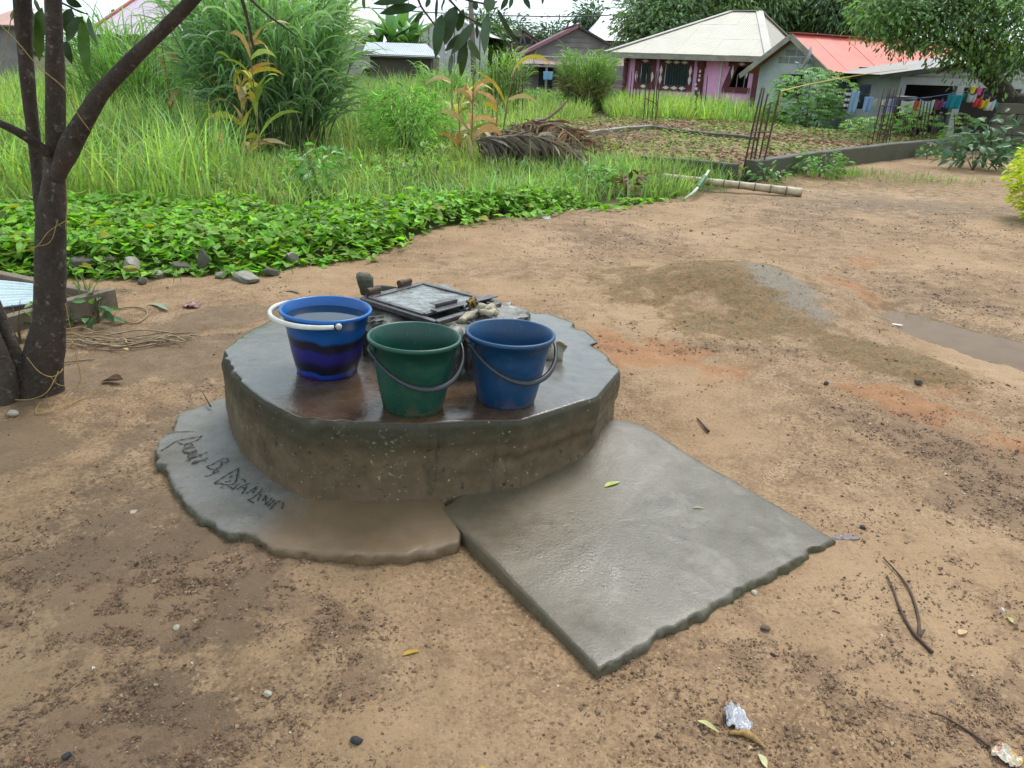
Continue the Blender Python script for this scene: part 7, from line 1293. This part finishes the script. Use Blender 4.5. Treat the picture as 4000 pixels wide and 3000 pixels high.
# banana plants
M_BAN = leafmat('banana_leaf', .35, .4, .5)
def banana(px, py, Y, top, label, n=17):
    c = aty(px, py, Y); c[2] = -1.1; s = np.linalg.norm(c - CAM) / FPX; zt = aty(px, top, Y)[2]; e = empty('banana_plant', c); tag(e, label, 'banana plant', 'banana plants behind the low tin shed'); hz_ = zt - c[2] - .9; MB().tube(np.array([(0, 0, 0), (.03, 0, hz_ * .5), (0, 0, hz_)]), [.16, .13, .09], 10).build('stem', plain('banana_stem', (.14, .16, .06), .6, .3, 3, .1), e, smooth=True)
    for k in range(n):
        az = 2 * PI * k / n * 1.618 + rng.normal(0, .2); L = rng.uniform(1.5, 2.3); h = np.array([math.cos(az), math.sin(az), 0]); sd = np.array([-h[1], h[0], 0]); a0 = rng.uniform(.05, .9); a1 = rng.uniform(.5, 1.9); pos = np.array([0, 0, hz_ - .1 - .9 * rng.random()]); V = []; N_ = 10
        for j in range(N_ + 1):
            q = j / N_; w = .30 * (math.sin(PI * min(1, .12 + q * .9)) ** .6) * (1 - .4 * q) if q < 1 else .01; a = a0 + a1 * q ** 1.2; V += [pos - sd * w - np.array([0, 0, .1 * w]), pos + np.array([0, 0, .06]), pos + sd * w - np.array([0, 0, .1 * w])]; pos = pos + (h * math.sin(a) + np.array([0, 0, math.cos(a)])) * L / N_
        F = [(j * 3 + i, j * 3 + i + 1, j * 3 + i + 4, j * 3 + i + 3) for j in range(N_) for i in range(2)]; fobj('leaf', np.array(V), np.array(F), M_BAN, e, col=np.repeat(vary((.17, .30, .09), 1, .08, .2), len(V), 0), smooth=True)
banana(1530, 200, 43., 70, 'banana plant behind the left end of the low tin shed'); banana(1610, 200, 43.5, 85, 'banana plant behind the right end of the low tin shed'); banana(1470, 200, 44., 90, 'banana plant half hidden by elephant grass'); banana(1575, 200, 45., 60, 'tallest banana plant in the clump behind the shed')
c = aty(1560, 200, 41.); broadleaf('shed_bush', (c[0], c[1], -1.0), 420, (2.1, 1.2, 2.6), (.13, .24, .07), .5, 'dense dark bush under the banana leaves behind the low tin shed', 'bush', stems=6)
# far greenery
for (px, py, Y, rx, rz_, nl, lb) in [(2155, 150, 120., 22, 26, 900, 'small distant tree left of the gable house roof'), (2120, 172, 130., 30, 16, 700, 'low distant treetop beside the truss house'), (2320, 80, 75., 30, 24, 1200, 'treetop showing behind the white roof edge'), (1870, 140, 54., 60, 55, 2500, 'yellow-green bushy tree behind the power pole'), (1990, 130, 110., 22, 20, 700, 'hazy distant palm crown left of the truss house')]:
    c = aty(px, py, Y); b = np.array([c[0], c[1], -1.5]); bgtree('distant_tree', b, [(np.array([b, (b + c) / 2, c]), .2, .1)], [blob_px(px, py, Y, rx, rz_), blob_px(px + rx * .5, py + rz_ * .5, Y, rx * .6, rz_ * .5)], nl, .012 * Y * .6, .004 * Y * .6, (.10, .17, .05) if Y < 60 else (.09, .14, .08), lb, 20)
# a line of trees far off closes the horizon
x = np.concatenate([np.linspace(-150, 170, 60)]); bl = [(xx_, 160 + 15 * rng.random(), rng.uniform(-1, 1.5), 6, 5, rng.uniform(2.5, 5.0)) for xx_ in x if not -40 < xx_ < 14] + [(xx_, 190, -2.5, 5, 5, rng.uniform(2.2, 3.6)) for xx_ in np.linspace(-45, 20, 16)]
o = bgtree('far_woodland', (0, 165, -3), [], bl, 16000, 1.5, .8, (.075, .12, .06), 'far belt of woodland along the horizon', 20, cat_='woodland', kind='rhomb'); o['kind'] = 'stuff'
# cassava
def cassava(c, R, Hh, n, label, col=(.14, .25, .07), s=1.0):
    e = empty('cassava_bush', c); tag(e, label, 'cassava', 'cassava bushes'); st = MB()
    for k in range(7): a = rng.random() * 6.3; tip = np.array([math.cos(a) * R * .6, math.sin(a) * R * .6, Hh * rng.uniform(.6, .95)]); st.tube(spline(np.array([(rng.normal(0, R * .2), rng.normal(0, R * .2), -.05), tip * (.5, .5, .5), tip]), 8), np.linspace(.025, .01, 8), 6)
    st.build('stem', plain('cassava_stem', (.16, .12, .08), .8, .3, 5, .1), e); q = nrm(rng.normal(0, 1, (n, 3))) * rng.random((n, 1)) ** .35 * np.array([R, R, Hh * .52]) + (0, 0, Hh * .55); q = q[q[:, 2] > .1 * Hh]; n = len(q); k = np.repeat(np.arange(n), 6); fan = np.tile(np.linspace(-1.25, 1.25, 6), n)
    az = (np.arctan2(q[:, 1], q[:, 0]) + rng.normal(0, .6, n))[k] + fan; D = np.column_stack([np.cos(az), np.sin(az), rng.normal(-.3, .15, n)[k]]); L_ = rng.uniform(.13, .2, n)[k] * s * (1 - .25 * np.abs(fan) / 1.25)
    v, f, m = leaves(q[k], D, np.column_stack([rng.normal(0, .25, (n, 2))[k], np.ones(len(k))]), L_, L_ * .34, 'lance'); stuff(fobj('foliage', v, f, M_LEAF, e, col=np.repeat(vary(col, n, .07, .22)[k], m, 0))); return e
c = gnd(3150, 505); cassava((c[0], c[1], float(gz(c[0], c[1]))), 1.35, 1.75, 620, 'large bushy cassava in front of the grey gable house', (.21, .36, .12), 1.15); c = aty(3570, 430, 20.9); cassava((c[0], c[1], float(gz(c[0], c[1]))), .7, .75, 90, 'small cassava bush behind the rod cage', (.25, .42, .12)); c = aty(3765, 430, 20.6); cassava((c[0], c[1], float(gz(c[0], c[1]))), .45, .85, 40, 'slim cassava plant in front of the teal cloth', (.28, .42, .16)); c = aty(3420, 440, 21.8); cassava((c[0], c[1], float(gz(c[0], c[1]))), .9, .45, 110, 'low cassava growth in front of the pale sheets', (.25, .43, .09)); c = aty(3850, 470, 20.5); cassava((c[0], c[1], float(gz(c[0], c[1]))), 1.1, .35, 110, 'low leafy cassava row beside the block wall', (.27, .46, .09))
c = gnd(1590, 620); broadleaf('feathery_weed', (c[0], c[1], 0), 1700, (.8, .65, 1.15), (.24, .44, .095), .15, 'light green feathery-leaved bush between elephant grass and maize', 'bush', stems=9, Wf=.2)
c = gnd(3800, 665); broadleaf('dark_shrub', (c[0], c[1], 0), 170, (.72, .5, .62), (.085, .16, .08), .22, 'broad dark-leaved shrub growing in front of the block wall', 'shrub', stems=9, Wf=.42); c = gnd(3840, 655); broadleaf('dark_shrub', (c[0], c[1], 0), 80, (.42, .4, 1.0), (.085, .16, .085), .23, 'taller dark-leaved shrub leaning on the block wall', 'shrub', stems=7, Wf=.42)
c = gnd(4010, 865); broadleaf('golden_hedge', (c[0] + .22, c[1], 0), 2600, (.52, .6, 1.02), (.55, .60, .03), .085, 'bright yellow-green clipped hedge bush at the yard side', 'hedge', stems=10, Wf=.42, h0=.02)
for (a, b_, nn_, R, h_, lb) in [(3200, 690, 160, .5, .4, 'leafy creeper growing up the foundation wall'), (2990, 712, 90, .45, .25, 'low creeper leaves around the rod feet'), (3620, 620, 40, .25, .3, 'small weed at the foot of the foundation wall near the dark shrub'), (2470, 440, 220, 1.4, .7, 'dark creeper mound around the rods in the weeds')]: c = gnd(a, b_); broadleaf('creeper', (c[0], c[1], float(gz(c[0], c[1]))), nn_, (R, R * .6, h_), (.16, .31, .08), .12 if R < 1 else .2, lb, 'creeper', stems=4)
c = gnd(2120, 425); broadleaf('creeper', (c[0], c[1], 0), 300, (2.0, 1.2, .7), (.13, .26, .075), .2, 'dark leafy mound left of the round grass clump', 'creeper', stems=4); c = gnd(2480, 770); broadleaf('dry_weed', (c[0] - .1, c[1], 0), 40, (.25, .2, .35), (.20, .12, .06), .16, 'small brown withered weed in the grass by the bamboo', 'weed', stems=4)


for o in list(COL.objects):
    if o.parent is None and 'category' in o and 'kind' not in o: o['kind'] = 'thing'
